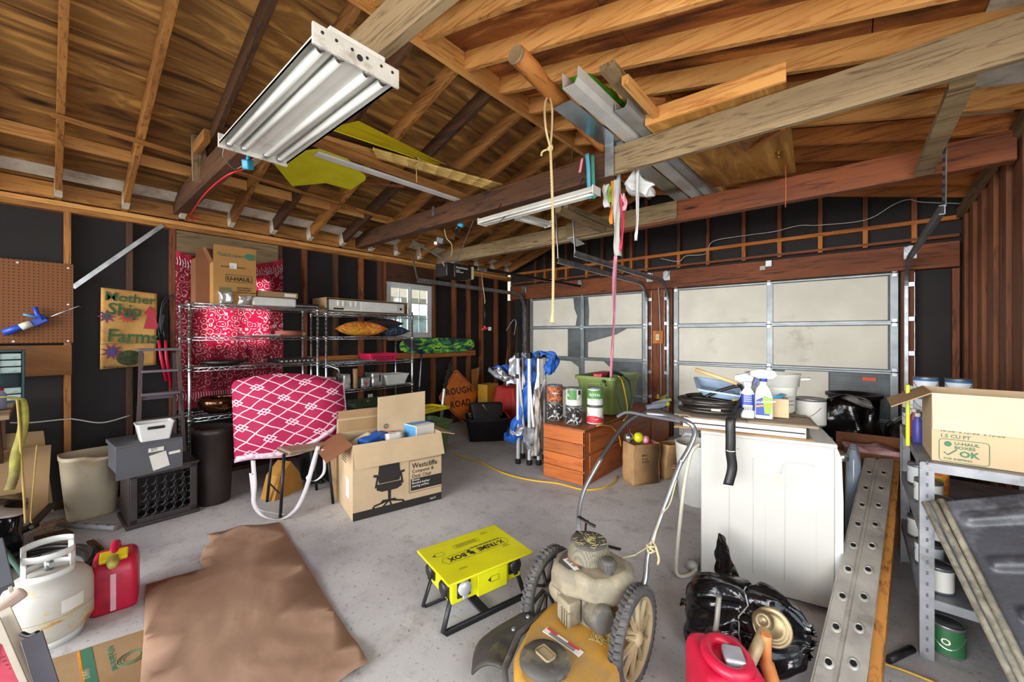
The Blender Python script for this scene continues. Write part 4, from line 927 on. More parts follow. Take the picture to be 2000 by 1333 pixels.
for z in (.35, .9): f_ = z/hh; s = MB(); s.box((-.22+.19*f_, 0, z), (.015, 2*(w1-.02-.04*f_), .035)); s.obj('rear_brace', M_lady, t)
# black trash can
t = thing('trash_can', 'tall dark brown plastic trash can beside the magenta cushion bag', 'trash can', (-4.30, .955, 0))
s = MB(); s.lathe([(0, 0), (.125, 0), (.135, .015), (.155, .60), (.162, .61), (.162, .66), (.15, .66), (.13, .03), (0, .03)], (0, 0, 0), 26, sx=1, sy=.95); s.obj('can', mat('can_brown', '2b2221', .45, 0, .12), t)
# ------------------------------------------------ cloth hung over the window
def m_batik():
    m, nt, b = _new('batik'); v = coords(nt)
    vo = N(nt, 'ShaderNodeTexVoronoi', i_Scale=15.0); nt.links.new(v, vo.inputs['Vector'])
    sn = N(nt, 'ShaderNodeMath', operation='MULTIPLY', i_1=19.0); nt.links.new(vo.outputs['Distance'], sn.inputs[0]); s2 = N(nt, 'ShaderNodeMath', operation='SINE'); nt.links.new(sn.outputs[0], s2.inputs[0])
    nz = N(nt, 'ShaderNodeTexNoise', i_Scale=60.0, i_Detail=3.0); nt.links.new(v, nz.inputs['Vector'])
    ad = N(nt, 'ShaderNodeMath', operation='MULTIPLY'); nt.links.new(s2.outputs[0], ad.inputs[0]); nt.links.new(nz.outputs[0], ad.inputs[1])
    c = ramp(nt, ad.outputs[0], [(0.34, '97112f'), (0.5, 'dcb0aa')])
    nt.links.new(c, b.inputs['Base Color']); b.inputs['Roughness'].default_value = .9
    tr = N(nt, 'ShaderNodeBsdfTranslucent'); nt.links.new(c, tr.inputs[0]); ms = N(nt, 'ShaderNodeMixShader', i_0=.45)
    out = nt.nodes['Material Output']; nt.links.new(b.outputs[0], ms.inputs[1]); nt.links.new(tr.outputs[0], ms.inputs[2]); nt.links.new(ms.outputs[0], out.inputs[0]); return m
M_batik = m_batik(); M_fringe = mat('batik_fringe', 'd8b0b8', .9, 0, .1); M_crim = mat('batik_plain', '9c1434', .85, 0, .1)
t = thing('tapestry', 'red and pink batik cloth with tasselled border hung over the window', 'tapestry', (0, 0, 0))
Xc_ = XL+.03; a_, b_ = at(343, 488, X=Xc_), at(552, 506, X=Xc_); zb = at(552, 752, X=Xc_).z
def tap(u, v):
    top = a_.lerp(b_, u); top.z -= .10*math.sin(PI*u)**.8*1.0
    p = Vector((Xc_+.012*math.sin(u*26)+.006*math.sin(u*61+v*3), top.y, top.z*(1-v)+zb*v)); return p
s = MB(); s.grid(lambda u, v: tap(u, v*.93+.06), 70, 16, True, 0); s.obj('cloth', M_batik, t)
s = MB(); s.grid(lambda u, v: tap(u, v*.06)+V(.002, 0, 0), 70, 2, True, 0); s.obj('upper_border', M_crim, t); s = MB(); s.grid(lambda u, v: tap(u, .985+v*.13)+V(.001, 0, 0), 70, 2, True, 0); s.obj('lower_border', M_crim, t)
s = MB()
for k in range(46):
    u = (k+.5)/46; p = tap(u, 1.0)+V(.006, 0, 0); s.tube([p, p+V(0, .006, -.035), p+V(0, -.004, -.07-.02*(k % 3))], .0035, 4)
s.obj('lower_tassels', M_fringe, t); s = MB()
for k in range(46):
    u = (k+.5)/46; p = tap(u, .10)+V(.006, 0, 0); s.tube([p, p+V(0, .005, .04), p+V(0, -.004, .07+.02*(k % 2))], .0035, 4)
s.obj('upper_tassels', M_fringe, t)
# ------------------------------------------------ chrome wire shelving
def wire_shelving(label, x0, x1, y0, y1, H, levels):
    t = thing('wire_shelving', label, 'wire shelving', ((x0+x1)/2, (y0+y1)/2, 0)); W, D = (y1-y0)/2, (x1-x0)/2
    for sx in (-1, 1):
        for sy in (-1, 1):
            s = MB(); s.cyl((sx*D, sy*W, 0), (sx*D, sy*W, H+.02), .0125, seg=12)
            z = .05
            while z < H: s.lathe([(.0125, -.002), (.0138, 0), (.0125, .002)], (sx*D, sy*W, z), 12); z += .05
            o = s.obj('post', M_chrome, t); s = MB(); s.lathe([(0, 0), (.018, 0), (.014, .02), (0, .02)], (sx*D, sy*W, 0), 12); s.obj('foot', M_black, o)
    for z in levels:
        s = MB()
        for sy in (-1, 1): s.tube([(-D, sy*W, z), (D, sy*W, z)], .004, 6); s.tube([(-D, sy*W, z-.03), (D, sy*W, z-.03)], .0035, 6)
        for sx in (-1, 1):
            s.tube([(sx*D, -W, z), (sx*D, W, z)], .004, 6); s.tube([(sx*D, -W, z-.03), (sx*D, W, z-.03)], .0035, 6)
            n = int(W*2/.04); s.tube([(sx*D, -W+2*W*k/n, z-.002-.027*(k % 2)) for k in range(n+1)], .0025, 4)
        n = int(W*2/.026)
        for k in range(1, n): y = -W+2*W*k/n; s.tube([(-D, y, z+.002), (D, y, z+.002)], .0022, 4, False)
        for x in (-D*.33, D*.33): s.tube([(x, -W, z-.003), (x, W, z-.003)], .0035, 5)
        s.obj('shelf', M_chrome, t)
        s = MB()
        for sx in (-1, 1):
            for sy in (-1, 1): s.lathe([(.013, z-.035), (.019, z-.033), (.017, z+.006), (.013, z+.006)], (sx*D, sy*W, 0), 12)
        s.obj('collar', M_chrome, t)
    return t
wire_shelving('left chrome wire shelving unit in front of the red cloth', -5.0, -4.60, .845, 1.99, 1.765, (1.765, 1.45, 1.165, .70, .25))
wire_shelving('right chrome wire shelving unit below the slider window', -5.0, -4.60, 2.085, 3.26, 1.765, (1.735, 1.45, 1.13, .81, .565))
bpy.context.view_layer.update()
# goods on the left unit
def carton(name, label, loc, w, d, h, rz, m, flaps=(), th=.005, cat='cardboard box', grp=None, inner=True):
    """open box: w along local y, d along local x; flaps: (side, length, angle out from vertical in degrees, material)"""
    t = thing(name, label, cat, loc, rz, grp); s = MB()
    s.box((d/2-th/2, 0, h/2), (th, w, h)); s.box((-d/2+th/2, 0, h/2), (th, w, h)); s.box((0, w/2-th/2, h/2), (d-2*th, th, h)); s.box((0, -w/2+th/2, h/2), (d-2*th, th, h)); s.box((0, 0, th/2), (d-2*th, w-2*th, th))
    s.obj('box_body', m, t)
    for side, L, ang, mm in flaps:
        a = math.radians(ang); s = MB(); dx, dz = math.sin(a)*L, math.cos(a)*L
        if side in '+x-x':
            sg = 1 if side == '+x' else -1; p0 = V(sg*(d/2-th/2), 0, h); s.beam(p0, p0+V(sg*dx, 0, dz), w-.004, th, up=(sg*math.cos(a), 0, -math.sin(a)))
        else:
            sg = 1 if side == '+y' else -1; p0 = V(0, sg*(w/2-th/2), h); s.beam(p0, p0+V(0, sg*dx, dz), d-.004, th, up=(0, sg*math.cos(a), -math.sin(a)))
        s.obj('flap', mm or m, t)
    return t
zs = 1.771
b1 = carton('moving_box', 'open cardboard moving box with leaf logo standing on the wire shelving', (-4.80, 1.21, zs), .36, .33, .40, 0, mat('cardboard_kraft', 'a97c42', .85, 0, .05, 4), [('+x', .17, 2, None), ('-y', .15, 25, M_cardD)])
cm = lambda y, z: frame((.166+.0015, y, z), (0, 1, 0), (0, 0, 1))
text('lettering', 'U-HAUL', .058, M_ink, b1, cm(-.07, .235), bold=.02, xs=.95)
s = MB(); 
for z in (.222, .292): s.box((.1665, .03, z), (.001, .22, .004))
for y in (-.08, .14): s.box((.1665, y, .257), (.001, .004, .07))
s.obj('printed_frame', M_ink, b1)
text('lettering', '100%', .05, M_gink, b1, cm(-.14, .13), bold=.02); text('lettering', 'DEEP RESPECT\nSHOP PLANET\nREUSE BOX AGAIN', .022, M_ink, b1, cm(.01, .16), xs=.9)
text('lettering', 'BUTTERCUP       SUPPLIES', .018, M_ink, b1, cm(-.12, .36))
s = MB(); c0 = V(.172, .11, .48); s.prism([(c0.y-.05, c0.z), (c0.y-.01, c0.z+.035), (c0.y+.05, c0.z+.03), (c0.y+.055, c0.z-.02), (c0.y+.01, c0.z-.03)], .172, .174, 'X'); s.obj('leaf_logo', M_gink, b1)
s = MB(); s.box((.1672, -.02, .38), (.002, .06, .055)); s.obj('tape', M_wplas, b1)
text('lettering', 'Pack & store', .05, M_gink, b1, frame((.1735, -.15, .465), (0, 1, 0), (0, 0, 1)), xs=.8)
carton('tipped_box', 'dark tall cardboard box leaning behind the moving box on the shelving', (-4.86, .985, zs), .13, .20, .44, 0, M_cardD, [('+x', .1, 12, None)])
def lump(name, label, cat, loc, size, m, amp=.02, seed=0, grp=None, rot=None, part='wrapping', sc=9):
    t = thing(name, label, cat, loc, 0, grp); s = MB(); rough_box(s, (0, 0, size[2]/2), size, amp, 5, sc, seed, None, rot); s.obj(part, m, t); return t
M_foil = mat('foil', 'c9cbc9', .25, .6, .15, 20, .5, 30)
lump('foil_parcel', 'left crinkled silver foil parcel in front of the moving box', 'parcel', (-4.63, 1.13, zs), (.05, .13, .13), M_foil, .03, 1, 'foil parcels on the shelving')
lump('foil_parcel', 'right crinkled silver foil parcel in front of the moving box', 'parcel', (-4.63, 1.28, zs), (.05, .11, .10), M_foil, .03, 4, 'foil parcels on the shelving')
t = thing('flat_carton', 'flat brown carton with a white label atop the white foam block', 'carton', (-4.80, 1.60, zs+.10), .05); s = MB(); s.box((0, 0, .03), (.28, .40, .06), bev=.003); s.obj('carton', M_card, t); s = MB(); s.box((.141, .12, .03), (.001, .12, .035)); s.obj('paper_label', M_paperw, t)
t = thing('foam_block', 'rounded white wrapped foam block on the top shelf of the left unit', 'foam block', (-4.74, 1.56, zs)); s = MB(); s.box((0, 0, .048), (.26, .42, .09), bev=.02, seg=3); s.obj('foam', mat('foam_white', 'cfd0cb', .6, 0, .06, 9), t)
t = thing('flat_case', 'flat black case with shiny rim on the top right of the left unit', 'case', (-4.76, 1.88, zs)); s = MB(); s.box((0, 0, .025), (.28, .28, .045), bev=.012); s.obj('case', M_black, t); s = MB(); s.box((.138, 0, .02), (.006, .26, .012), bev=.003); s.obj('rim', M_foil, t)
t = thing('rolled_mat', 'rolled pinkish mat on the second shelf of the left unit', 'rolled mat', (-4.72, 1.74, 1.454)); s = MB(); s.lathe([(.0, -.14), (.03, -.14), (.034, 0), (.03, .12), (0, .12)], (0, 0, .034), 14, 'Y'); s.obj('roll', mat('mat_pink', 'a5604e', .8, 0, .15), t); s = MB(); s.lathe([(.012, .12), (.022, .12), (.022, .17), (.012, .17)], (0, 0, .03), 12, 'Y'); s.obj('core', M_card, t)
t = thing('slats', 'flat pale slats lying on the second shelf of the left unit', 'slats', (-4.75, 1.45, 1.454)); s = MB(); s.box((0, 0, .006), (.2, .34, .012)); s.obj('slat', M_gbox, t); s = MB(); s.box((.07, .05, .018), (.04, .25, .008)); s.obj('slat', M_paperw, t)
t = thing('frying_pan', 'wide black iron pan on the third shelf of the left unit', 'pan', (-4.76, 1.14, 1.170)); s = MB(); s.lathe([(0, 0), (.12, 0), (.19, .045), (.196, .045), (.125, -.0), (.12, .004), (0, .006)], (0, 0, .002), 30); s.obj('pan', M_black, t); s = MB(); s.beam((-.02, .18, .045), (-.04, .28, .05), .03, .008); s.obj('handle', M_black, t)
t = thing('plastic_tray', 'dark slotted plastic tray on the third shelf of the left unit', 'tray', (-4.78, 1.78, 1.170)); s = MB(); open_tub(s, .32, .36, .33, .37, .04, .01, .004, .004, .01); s.obj('tray', M_black, t)
s = MB()
for k in range(8): s.box((.174, -.16+k*.045, .02), (.004, .025, .018))
s.obj('slots', M_foil, t)
t = thing('metal_bowl', 'dark shiny copper bowl on the fourth shelf behind the cushion bag', 'bowl', (-4.80, 1.12, .706)); s = MB(); s.lathe([(0, 0), (.10, 0), (.17, .05), (.19, .12), (.165, .15), (.158, .15), (.18, .115), (.16, .055), (0, .012)], (0, 0, .0), 30); s.obj('bowl', mat('copper_dark', '6a4630', .18, .9, .25, 4), t)
t = thing('tool_chest', 'dark plastic tool chest on the bottom shelf of the left unit', 'tool chest', (-4.80, 1.62, .256)); s = MB(); s.box((0, 0, .11), (.34, .55, .22), bev=.006); s.obj('body', M_black, t); s = MB(); s.box((.173, 0, .11), (.006, .5, .09), bev=.003); s.obj('drawer_front', M_blackm, t); text('lettering', 'MAKITO', .04, mat('lettering_gold', 'b9a86a', .5), t, frame((.1775, -.22, .10), (0, 1, 0), (0, 0, 1)), bold=.02)
# goods on the right unit
t = thing('packing_box', 'long carton end holding a white foam-packed appliance on the shelving', 'carton', (-4.79, 2.66, 1.742), 0)
s = MB(); s.box((-.02, 0, .004), (.34, 1.13, .008)); s.box((-.19, 0, .085), (.006, 1.13, .16)); s.box((0, -.565, .085), (.36, .006, .16)); s.box((-.02, .565, .085), (.30, .006, .16)); s.box((-.03, 0, .166), (.32, 1.13, .006)); s.obj('carton', M_card, t)
s = MB(); s.box((0.0, -.02, .083), (.34, 1.02, .13), bev=.008); s.obj('foam_body', mat('foam_cream', 'c9c7be', .6, 0, .05, 9, .1, 60), t)
s = MB(); s.box((.171, .12, .088), (.006, .52, .10), bev=.004); s.box((.171, -.12, .03), (.006, .70, .02), bev=.003)
for y in (-.42, -.36, -.26, -.2): s.box((.171, y, .105), (.01, .03, .06), bev=.004)
s.obj('relief', M_wplas, t); s = MB(); s.box((.173, -.42, .04), (.006, .12, .022)); s.cyl((.172, .43, .075), (.175, .43, .075), .017, seg=14); s.obj('slot', M_ink, t)
def pillow(label, loc, sx, sy, sz, m, rz=0, seed=0, tilt=0):
    t = thing('pillow', label, 'pillow', loc, rz, None, (0, tilt, rz)); s = MB()
    for sg in (1, -1):
        s.grid(lambda u, v: V((u-.5)*sx*(1-.12*math.sin(PI*v)), (v-.5)*sy*(1-.12*math.sin(PI*u)), sz/2+sg*sz/2*(max(0, 1-abs(2*u-1)**2.6)*max(0, 1-abs(2*v-1)**2.6))**.55+.004*noise.noise(V(u*7, v*7, seed))), 16, 16, True, 0)
    s.obj('cover', m, t); return t
def m_blot(name, c1, c2, c3, sc, th=.5):
    m, nt, b = _new(name); v = coords(nt); nz = N(nt, 'ShaderNodeTexNoise', i_Scale=sc, i_Detail=4.0, i_Distortion=2.5); nt.links.new(v, nz.inputs['Vector'])
    nt.links.new(ramp(nt, nz.outputs[0], [(th-.12, c1), (th, c2), (th+.12, c3)]), b.inputs['Base Color']); b.inputs['Roughness'].default_value = .8; return m
pillow('orange and yellow patterned pillow on the second shelf of the right unit', (-4.78, 2.62, 1.456), .36, .55, .19, m_blot('pillow_orange', 'c4502a', 'd98a2c', 'dfb02c', 11))
pillow('dark brown pillow laid behind and over the other two', (-4.86, 2.95, 1.56), .3, .52, .13, mat('pillow_brown', '35292a', .85, 0, .15), 0, 5)
pillow('navy blue and white spotted pillow at the right end of the shelf', (-4.76, 3.05, 1.456), .32, .36, .14, m_blot('pillow_blue', '10223c', '14304f', 'a8b8c8', 22, .56), 0, 9)
t = thing('mesh_tray', 'grey perforated metal tray on the third shelf of the right unit', 'tray', (-4.79, 2.42, 1.136)); s = MB(); s.box((0, 0, .012), (.36, .62, .02), bev=.004); s.obj('tray', mat('perforated_grey', '8d8f90', .5, .4, .6, 90), t)
t = thing('basket', 'bright pink plastic basket with slotted sides on the third shelf', 'basket', (-4.78, 2.86, 1.134)); s = MB(); open_tub(s, .26, .36, .29, .42, .095, .012, .004, .006, .014); s.obj('basket', mat('basket_pink', 'c8204e', .45), t)
s = MB()
for k in range(7):
    for j in range(2): s.box((.142+.004*j, -.15+k*.045, .028+j*.026), (.008, .026, .012))
s.obj('slots', mat('basket_dark', '5a0c22', .7), t)
for k, (y, w_, h_, l) in enumerate(((2.18, .09, .16, 'tall narrow foil-wrapped pouch at the left of the fourth shelf'), (2.36, .08, .18, 'second foil-wrapped pouch beside the cardboard tube'), (2.60, .11, .12, 'foil box with a red heart on the fourth shelf'), (2.76, .14, .17, 'large foil-wrapped box with black slot on the fourth shelf'))):
    t = thing('foil_box', l, 'box', (-4.74, y, .816), 0, 'foil wrapped boxes on the fourth shelf'); s = MB(); rough_box(s, (0, 0, h_/2), (.2, w_, h_), .006, 5, 22, k); s.obj('wrapping', M_foil, t)
    if k == 2: s = MB(); s.prism([(0, -.03+.045), (-.022, .0+.05), (-.01, .014+.05), (0, .005+.05), (.01, .014+.05), (.022, .05)], .103, .106, 'X'); s.obj('heart', mat('heart_red', 'b81f2c', .5), t)
    if k == 3: s = MB(); s.box((.105, .03, .1), (.006, .018, .09)); s.obj('slot', M_ink, t)
t = thing('cardboard_tube', 'brown cardboard tube standing on the fourth shelf in front of the pouches', 'cardboard tube', (-4.50, 2.25, .60)); s = MB(); s.lathe([(.022, 0), (.030, 0), (.030, .24), (.022, .24), (.022, 0)], (0, 0, 0), 16); s.obj('tube', M_card, t)
t.location = (-4.66, 2.47, .816); 
t = thing('plastic_bin', 'white plastic dish bin on the fourth shelf of the right unit', 'bin', (-4.78, 3.05, .814)); s = MB(); open_tub(s, .24, .30, .30, .38, .13, .03, .004, .008, .012); s.obj('bin', M_wplas, t)
t = thing('metal_rod', 'grey metal rod lying diagonally off the third shelf, end forward', 'rod', (0, 0, 0)); s = MB(); s.tube([at(602, 698, X=-4.8), at(662, 722, X=-4.45), at(663, 735, X=-4.45)], .010, 8); s.obj('rod', M_galv, t)
t = thing('storage_tray', 'dark green plastic tray on the bottom shelf of the right unit', 'tray', (-4.78, 2.75, .572)); s = MB(); open_tub(s, .3, .6, .32, .66, .06, .02, .004, .004, .01); s.obj('tray', mat('tray_green', '3b4a35', .6), t)
t = thing('brass_fitting', 'small brass fitting lying on the bottom shelf tray', 'fitting', (-4.62, 2.62, .636)); s = MB(); s.lathe([(0, 0), (.022, 0), (.022, .012), (.01, .014), (.01, .03), (0, .03)], (0, 0, 0), 12); s.obj('fitting', mat('brass', 'b08a3a', .3, .8), t)
# ------------------------------------------------ snowboard on the ledger board
t = thing('snowboard', 'green, black and blue snowboard standing on edge on the ledger board', 'snowboard', (0, 0, 0)); ca, cb = at(782, 675, X=XL+.075), at(928, 675, X=XL+.075)
L_ = cb.y-ca.y; zc = (at(850, 660, X=XL+.07).z+at(850, 693, X=XL+.07).z)/2+.01
out = []
for k in range(64):
    a = 2*PI*k/64; c_, s_ = math.cos(a), math.sin(a); y = L_/2*abs(c_)**.75*(1 if c_ >= 0 else -1); hw = .135*(1-.12*(1-abs(2*y/L_)**2)); z = hw*abs(s_)**.62*(1 if s_ >= 0 else -1); out.append(((ca.y+cb.y)/2+y, zc+z))
def m_snow():
    m, nt, b = _new('snowboard_print'); v = coords(nt, (1, 1.2, 3.2)); nz = N(nt, 'ShaderNodeTexNoise', i_Scale=3.4, i_Detail=2.0, i_Distortion=.9); nt.links.new(v, nz.inputs['Vector'])
    c = ramp(nt, nz.outputs[0], [(.32, '0b1f2e'), (.42, '123c4a'), (.46, '2f8a3a'), (.55, '7fc53a'), (.60, '9adf3c'), (.66, '0d1a12')])
    for e in nt.nodes: 
        if e.type == 'VALTORGB': e.color_ramp.interpolation = 'CONSTANT'
    nt.links.new(c, b.inputs['Base Color']); b.inputs['Roughness'].default_value = .25; return m
s = MB(); s.prism(out, XL+.045, XL+.056, 'X'); s.obj('deck', m_snow(), t); s = MB(); s.tube([(XL+.05, y, z) for y, z in out], .005, 5, closed=True); s.obj('steel_edge', M_blackm, t)
for fy in (.28, .66):
    yy = ca.y+L_*fy; s = MB()
    for dy in (-.02, .02):
        for dz in (-.05, 0, .05): s.cyl((XL+.056, yy+dy, zc+dz), (XL+.060, yy+dy, zc+dz), .009, seg=8)
    s.obj('binding_insert', M_black, t)
# broom pole, snow brush
t = thing('pole', 'blue and white telescopic pole leaning on the wall under the snowboard', 'pole', (0, 0, 0)); a_, b_ = at(818, 770, X=-4.75), at(824, 684, X=XL+.06)
a0 = a_+(a_-b_).normalized()*.55; a0 = V(a0.x, a0.y, max(a0.z, .01)); m1 = a0.lerp(b_, .52); m2 = a0.lerp(b_, .85)
s = MB(); s.cyl(a0, m1, .012, seg=10); s.obj('lower_pole', M_blue, t); s = MB(); s.cyl(m1, m2, .010, seg=10); s.obj('white_section', M_wplas, t); s = MB(); s.cyl(m2, b_, .014, seg=10); s.obj('grip', mat('grip_navy', '16304f', .5), t)
t = thing('snow_brush', 'black-handled push brush leaning left of the rough road sign', 'brush', (0, 0, 0)); a_, b_, c_ = at(860, 792, X=-4.55), at(868, 760, X=-4.62), at(882, 708, X=-4.78)
a0 = V(a_.x+.02, a_.y-.03, .02)
s = MB(); s.beam(a0, b_, .03, .04); s.obj('pale_handle', M_silver, t); s = MB(); s.beam(b_, c_, .045, .06, bev=.012); s.obj('dark_grip', M_black, t)
for f_ in (.15, .4, .65, .9): q = b_.lerp(c_, f_); s = MB(); s.box(q+V(.0, -.02, 0), (.05, .05, .03), bev=.006); s.obj('rib', M_black, t)
# ------------------------------------------------ ROUGH ROAD sign
cs_ = at(896, 765, X=-4.80); R_ = .44
t = thing('road_sign', 'orange diamond road sign reading ROUGH ROAD leaning on the left wall', 'road sign', (-4.80, (at(853, 765, X=-4.8).y+at(937, 760, X=-4.8).y)/2, .50), 0, None, (0, math.radians(-12), 0))
def diamond(r, c=.03):
    return [(r-c, -c), (r-c, c), (c, r-c), (-c, r-c), (-r+c, c), (-r+c, -c), (-c, -r+c), (c, -r+c)]
M_sor = mat('sign_orange', 'd9701c', .4, 0, .08, 5, dirt='8a3f14', dirt_amt=.25)
s = MB(); s.prism(diamond(R_), 0, .004, 'X'); s.obj('plate', M_sor, t)
s = MB(); o1, o2 = diamond(R_-.025), diamond(R_-.038)
for k in range(8):
    a, b = o1[k], o1[(k+1) % 8]; c, d = o2[(k+1) % 8], o2[k]; s.verts([(.0055, *a), (.0055, *b), (.0055, *c), (.0055, *d)], [(0, 1, 2, 3)])
s.obj('border_line', M_ink, t)
for w_, z in (('ROUGH', .03), ('ROAD', -.175)): text('lettering', w_, .145, M_ink, t, frame((.006, 0, z), (0, 1, 0), (0, 0, 1)), align='CENTER', bold=.022, spacing=1.12)
s = MB(); s.cyl((.004, 0, .34), (.008, 0, .34), .012, seg=10); s.cyl((.004, 0, -.34), (.008, 0, -.34), .012, seg=10); s.obj('bolt', M_galv, t)
# ------------------------------------------------ padded cushion bag on a folding stool
t = thing('folding_stool', 'black metal stool with padded seat under the magenta cushion bag', 'stool', (0, 0, 0))
A_, B_, C_ = V(-3.50, 1.22, 0), V(-3.92, 1.26, 0), V(-3.44, 1.62, 0); D_ = B_+C_-A_; ct = (A_+B_+C_+D_)/4
for p in (A_, B_, C_, D_):
    q = ct+(p-ct)*.82; s = MB(); s.tube([(p.x, p.y, .002), (q.x, q.y, .50)], .012, 10); s.obj('leg', M_blackm, t)
s = MB()
for p, q in ((A_, B_), (C_, D_)):
    a, b = ct+(p-ct)*.94, ct+(q-ct)*.94; s.tube([(a.x, a.y, .17), (b.x, b.y, .17)], .006, 6)
s.obj('stretcher', M_blackm, t)
s = MB(); s.box((ct.x, ct.y, .50), (.37, .34, .04), (0, 0, .05), bev=.02, seg=3); s.obj('seat', mat('seat_tan', '8f7a66', .6), t)
def m_lattice():
    m, nt, b = _new('lattice_cloth'); tc = N(nt, 'ShaderNodeTexCoord'); 
    mp = N(nt, 'ShaderNodeMapping'); nt.links.new(tc.outputs['UV'], mp.inputs[0])
    nz = N(nt, 'ShaderNodeTexNoise', i_Scale=2.2, i_Detail=2.0); nt.links.new(tc.outputs['UV'], nz.inputs[0])
    va = N(nt, 'ShaderNodeVectorMath', operation='MULTIPLY_ADD'); nt.links.new(nz.outputs[1], va.inputs[0]); va.inputs[1].default_value = (.10, .10, 0); nt.links.new(mp.outputs[0], va.inputs[2])
    sx = N(nt, 'ShaderNodeSeparateXYZ'); nt.links.new(va.outputs[0], sx.inputs[0])
    def M2(op, a, b_=None, c=None):
        n = N(nt, 'ShaderNodeMath', operation=op)
        for i, q in enumerate((a, b_, c)):
            if q is None: continue
            if isinstance(q, (int, float)): n.inputs[i].default_value = q
            else: nt.links.new(q, n.inputs[i])
        return n.outputs[0]
    u = M2('MULTIPLY', sx.outputs[0], 3.7); v = M2('MULTIPLY', sx.outputs[1], 6.4)
    p, q = M2('ADD', u, v), M2('SUBTRACT', u, v)
    pf_, qf = M2('PINGPONG', p, .5), M2('PINGPONG', q, .5)          # 0 at lattice lines
    l1 = M2('LESS_THAN', pf_, .045); l2 = M2('LESS_THAN', qf, .045)
    # nested diamonds round every other crossing
    pm_ = M2('PINGPONG', M2('ADD', p, 0.0), 1.0); qm_ = M2('PINGPONG', M2('ADD', q, 0.0), 1.0)
    d = M2('MAXIMUM', pm_, qm_); r1 = M2('LESS_THAN', M2('ABSOLUTE', M2('SUBTRACT', d, .26)), .045)
    o = M2('MAXIMUM', M2('MAXIMUM', l1, l2), r1)
    mx = N(nt, 'ShaderNodeMix', data_type='RGBA'); nt.links.new(o, mx.inputs[0]); mx.inputs[6].default_value = srgb('9c0840'); mx.inputs[7].default_value = srgb('d8bcc6')
    nt.links.new(mx.outputs[2], b.inputs['Base Color']); b.inputs['Roughness'].default_value = .8; return m
t = thing('cushion_bag', 'magenta padded cushion bag with white lattice print slumped on the stool', 'cushion bag', (0, 0, 0))
bl_, tl_, tr_, br_ = at(446, 914, d=3.22), at(440, 752, d=3.30), at(668, 752, d=3.62), at(676, 838, d=3.58)
dv = Vector((-.86, .50, 0)).normalized()
def bag(sg):
    def fn(u, v):
        p = bl_.lerp(br_, u).lerp(tl_.lerp(tr_, u), v); a, b_ = 2*u-1, 2*v-1
        f_ = (max(0, 1-abs(a)**3.2)*max(0, 1-abs(b_)**3.2))**.5
        p = p+V(0, 0, .085*math.sin(PI*u)**.7*v)+dv*(.15-sg*(.15*f_)+.0*f_)
        cr = .012*math.sin(u*7+v*10)*(1-v)*f_; p = p+dv*cr+noise.noise_vector(p*6)*.012*f_
        k = .06*(1-v)**2*math.sin(u*3.0+.3); return p+V(0, 0, -.115*(1-v)*math.sin(PI*u**1.3)**1.2)
    return fn
s = MB(); s.grid(bag(1), 40, 28, True, 0); s.grid(bag(-1), 40, 28, True, 0); o = s.obj('cover', m_lattice(), t)
bmx = bmesh.new(); bmx.from_mesh(o.data); uvl = bmx.loops.layers.uv.new('UVMap'); ex = (br_-bl_); ey = tl_-bl_; sxl, syl = ex.length, ey.length
for f in bmx.faces:
    for l in f.loops:
        d_ = l.vert.co-bl_; l[uvl].uv = (d_.dot(ex)/sxl**2*1.35, d_.dot(ey)/syl**2*.95)
bmx.to_mesh(o.data); bmx.free()
s = MB(); s.tube([bag(1)(u/30, .0)+dv*-.003 for u in range(31)]+[bag(1)(1, v/10)-dv*.003 for v in range(1, 11)], .007, 6); s.obj('piping', mat('piping_pink', 'e2b8c8', .7), t)
s = MB(); ribbon(s, [bag(1)(u/8*.98+.02, .04+.10*(u/8)**1.2)-dv*.012 for u in range(9)], .045, .006, (.1, .1, 1), 5); s.obj('gathered_hem', mat('hem_white', 'd9b8c6', .8, 0, .25, 30), t)
s = MB(); sd = (.75, .65, .0)
ribbon(s, [at(494, 900, d=3.18), at(497, 945, d=3.15), at(496, 985, d=3.12), at(515, 1010, d=3.12), at(548, 1015, d=3.15), at(578, 995, d=3.2), at(598, 955, d=3.25), at(612, 905, d=3.3), at(622, 872, d=3.35)], .036, .003, sd, 8)
ribbon(s, [at(622, 872, d=3.36), at(612, 915, d=3.3), at(600, 935, d=3.28), at(615, 940, d=3.28), at(632, 925, d=3.28), at(634, 900, d=3.3), at(631, 878, d=3.3)], .024, .003, sd, 8)
ribbon(s, [at(490, 925, d=3.16), at(500, 990, d=3.17), at(530, 1002, d=3.2), at(556, 1006, d=3.2)], .03, .003, sd, 8); s.obj('carry_strap', mat('strap_white', 'b9b2b4', .8, 0, .08), t)
# ------------------------------------------------ office-chair carton
wa = math.atan2(2.801-1.564, -2.807+2.99)
fl, fr = V(-2.99, 1.564, 0), V(-2.807, 2.301, 0); ux = (fr-fl).normalized(); uy = V(-ux.y, ux.x, 0); Wc = (fr-fl).length; Dc = .50
rz = math.atan2(ux.y, ux.x)-PI/2; cc = (fl+fr)/2+uy*(Dc/2)
cb_ = carton('chair_carton', 'large open tan carton printed with an office chair, flaps spread', (cc.x, cc.y, 0), Wc, Dc, .60, rz, M_cardL,
    [('+x', .19, 158, None), ('-y', .22, 118, M_cardD), ('-x', .19, 8, M_card), ('+y', .14, 105, None)])
xf_ = Dc/2+.0015; CF = lambda y, z: frame((xf_, y, z), (0, 1, 0), (0, 0, 1))
s = MB(); s.box((xf_-.001, 0, .032), (.002, Wc, .064)); s.obj('printed_band', M_ink, cb_); text('lettering', '56219', .022, M_paperw, cb_, CF(Wc/2-.11, .022))
s = MB(); y0_, y1_, z0_, z1_ = .08, Wc/2-.002, .12, .39
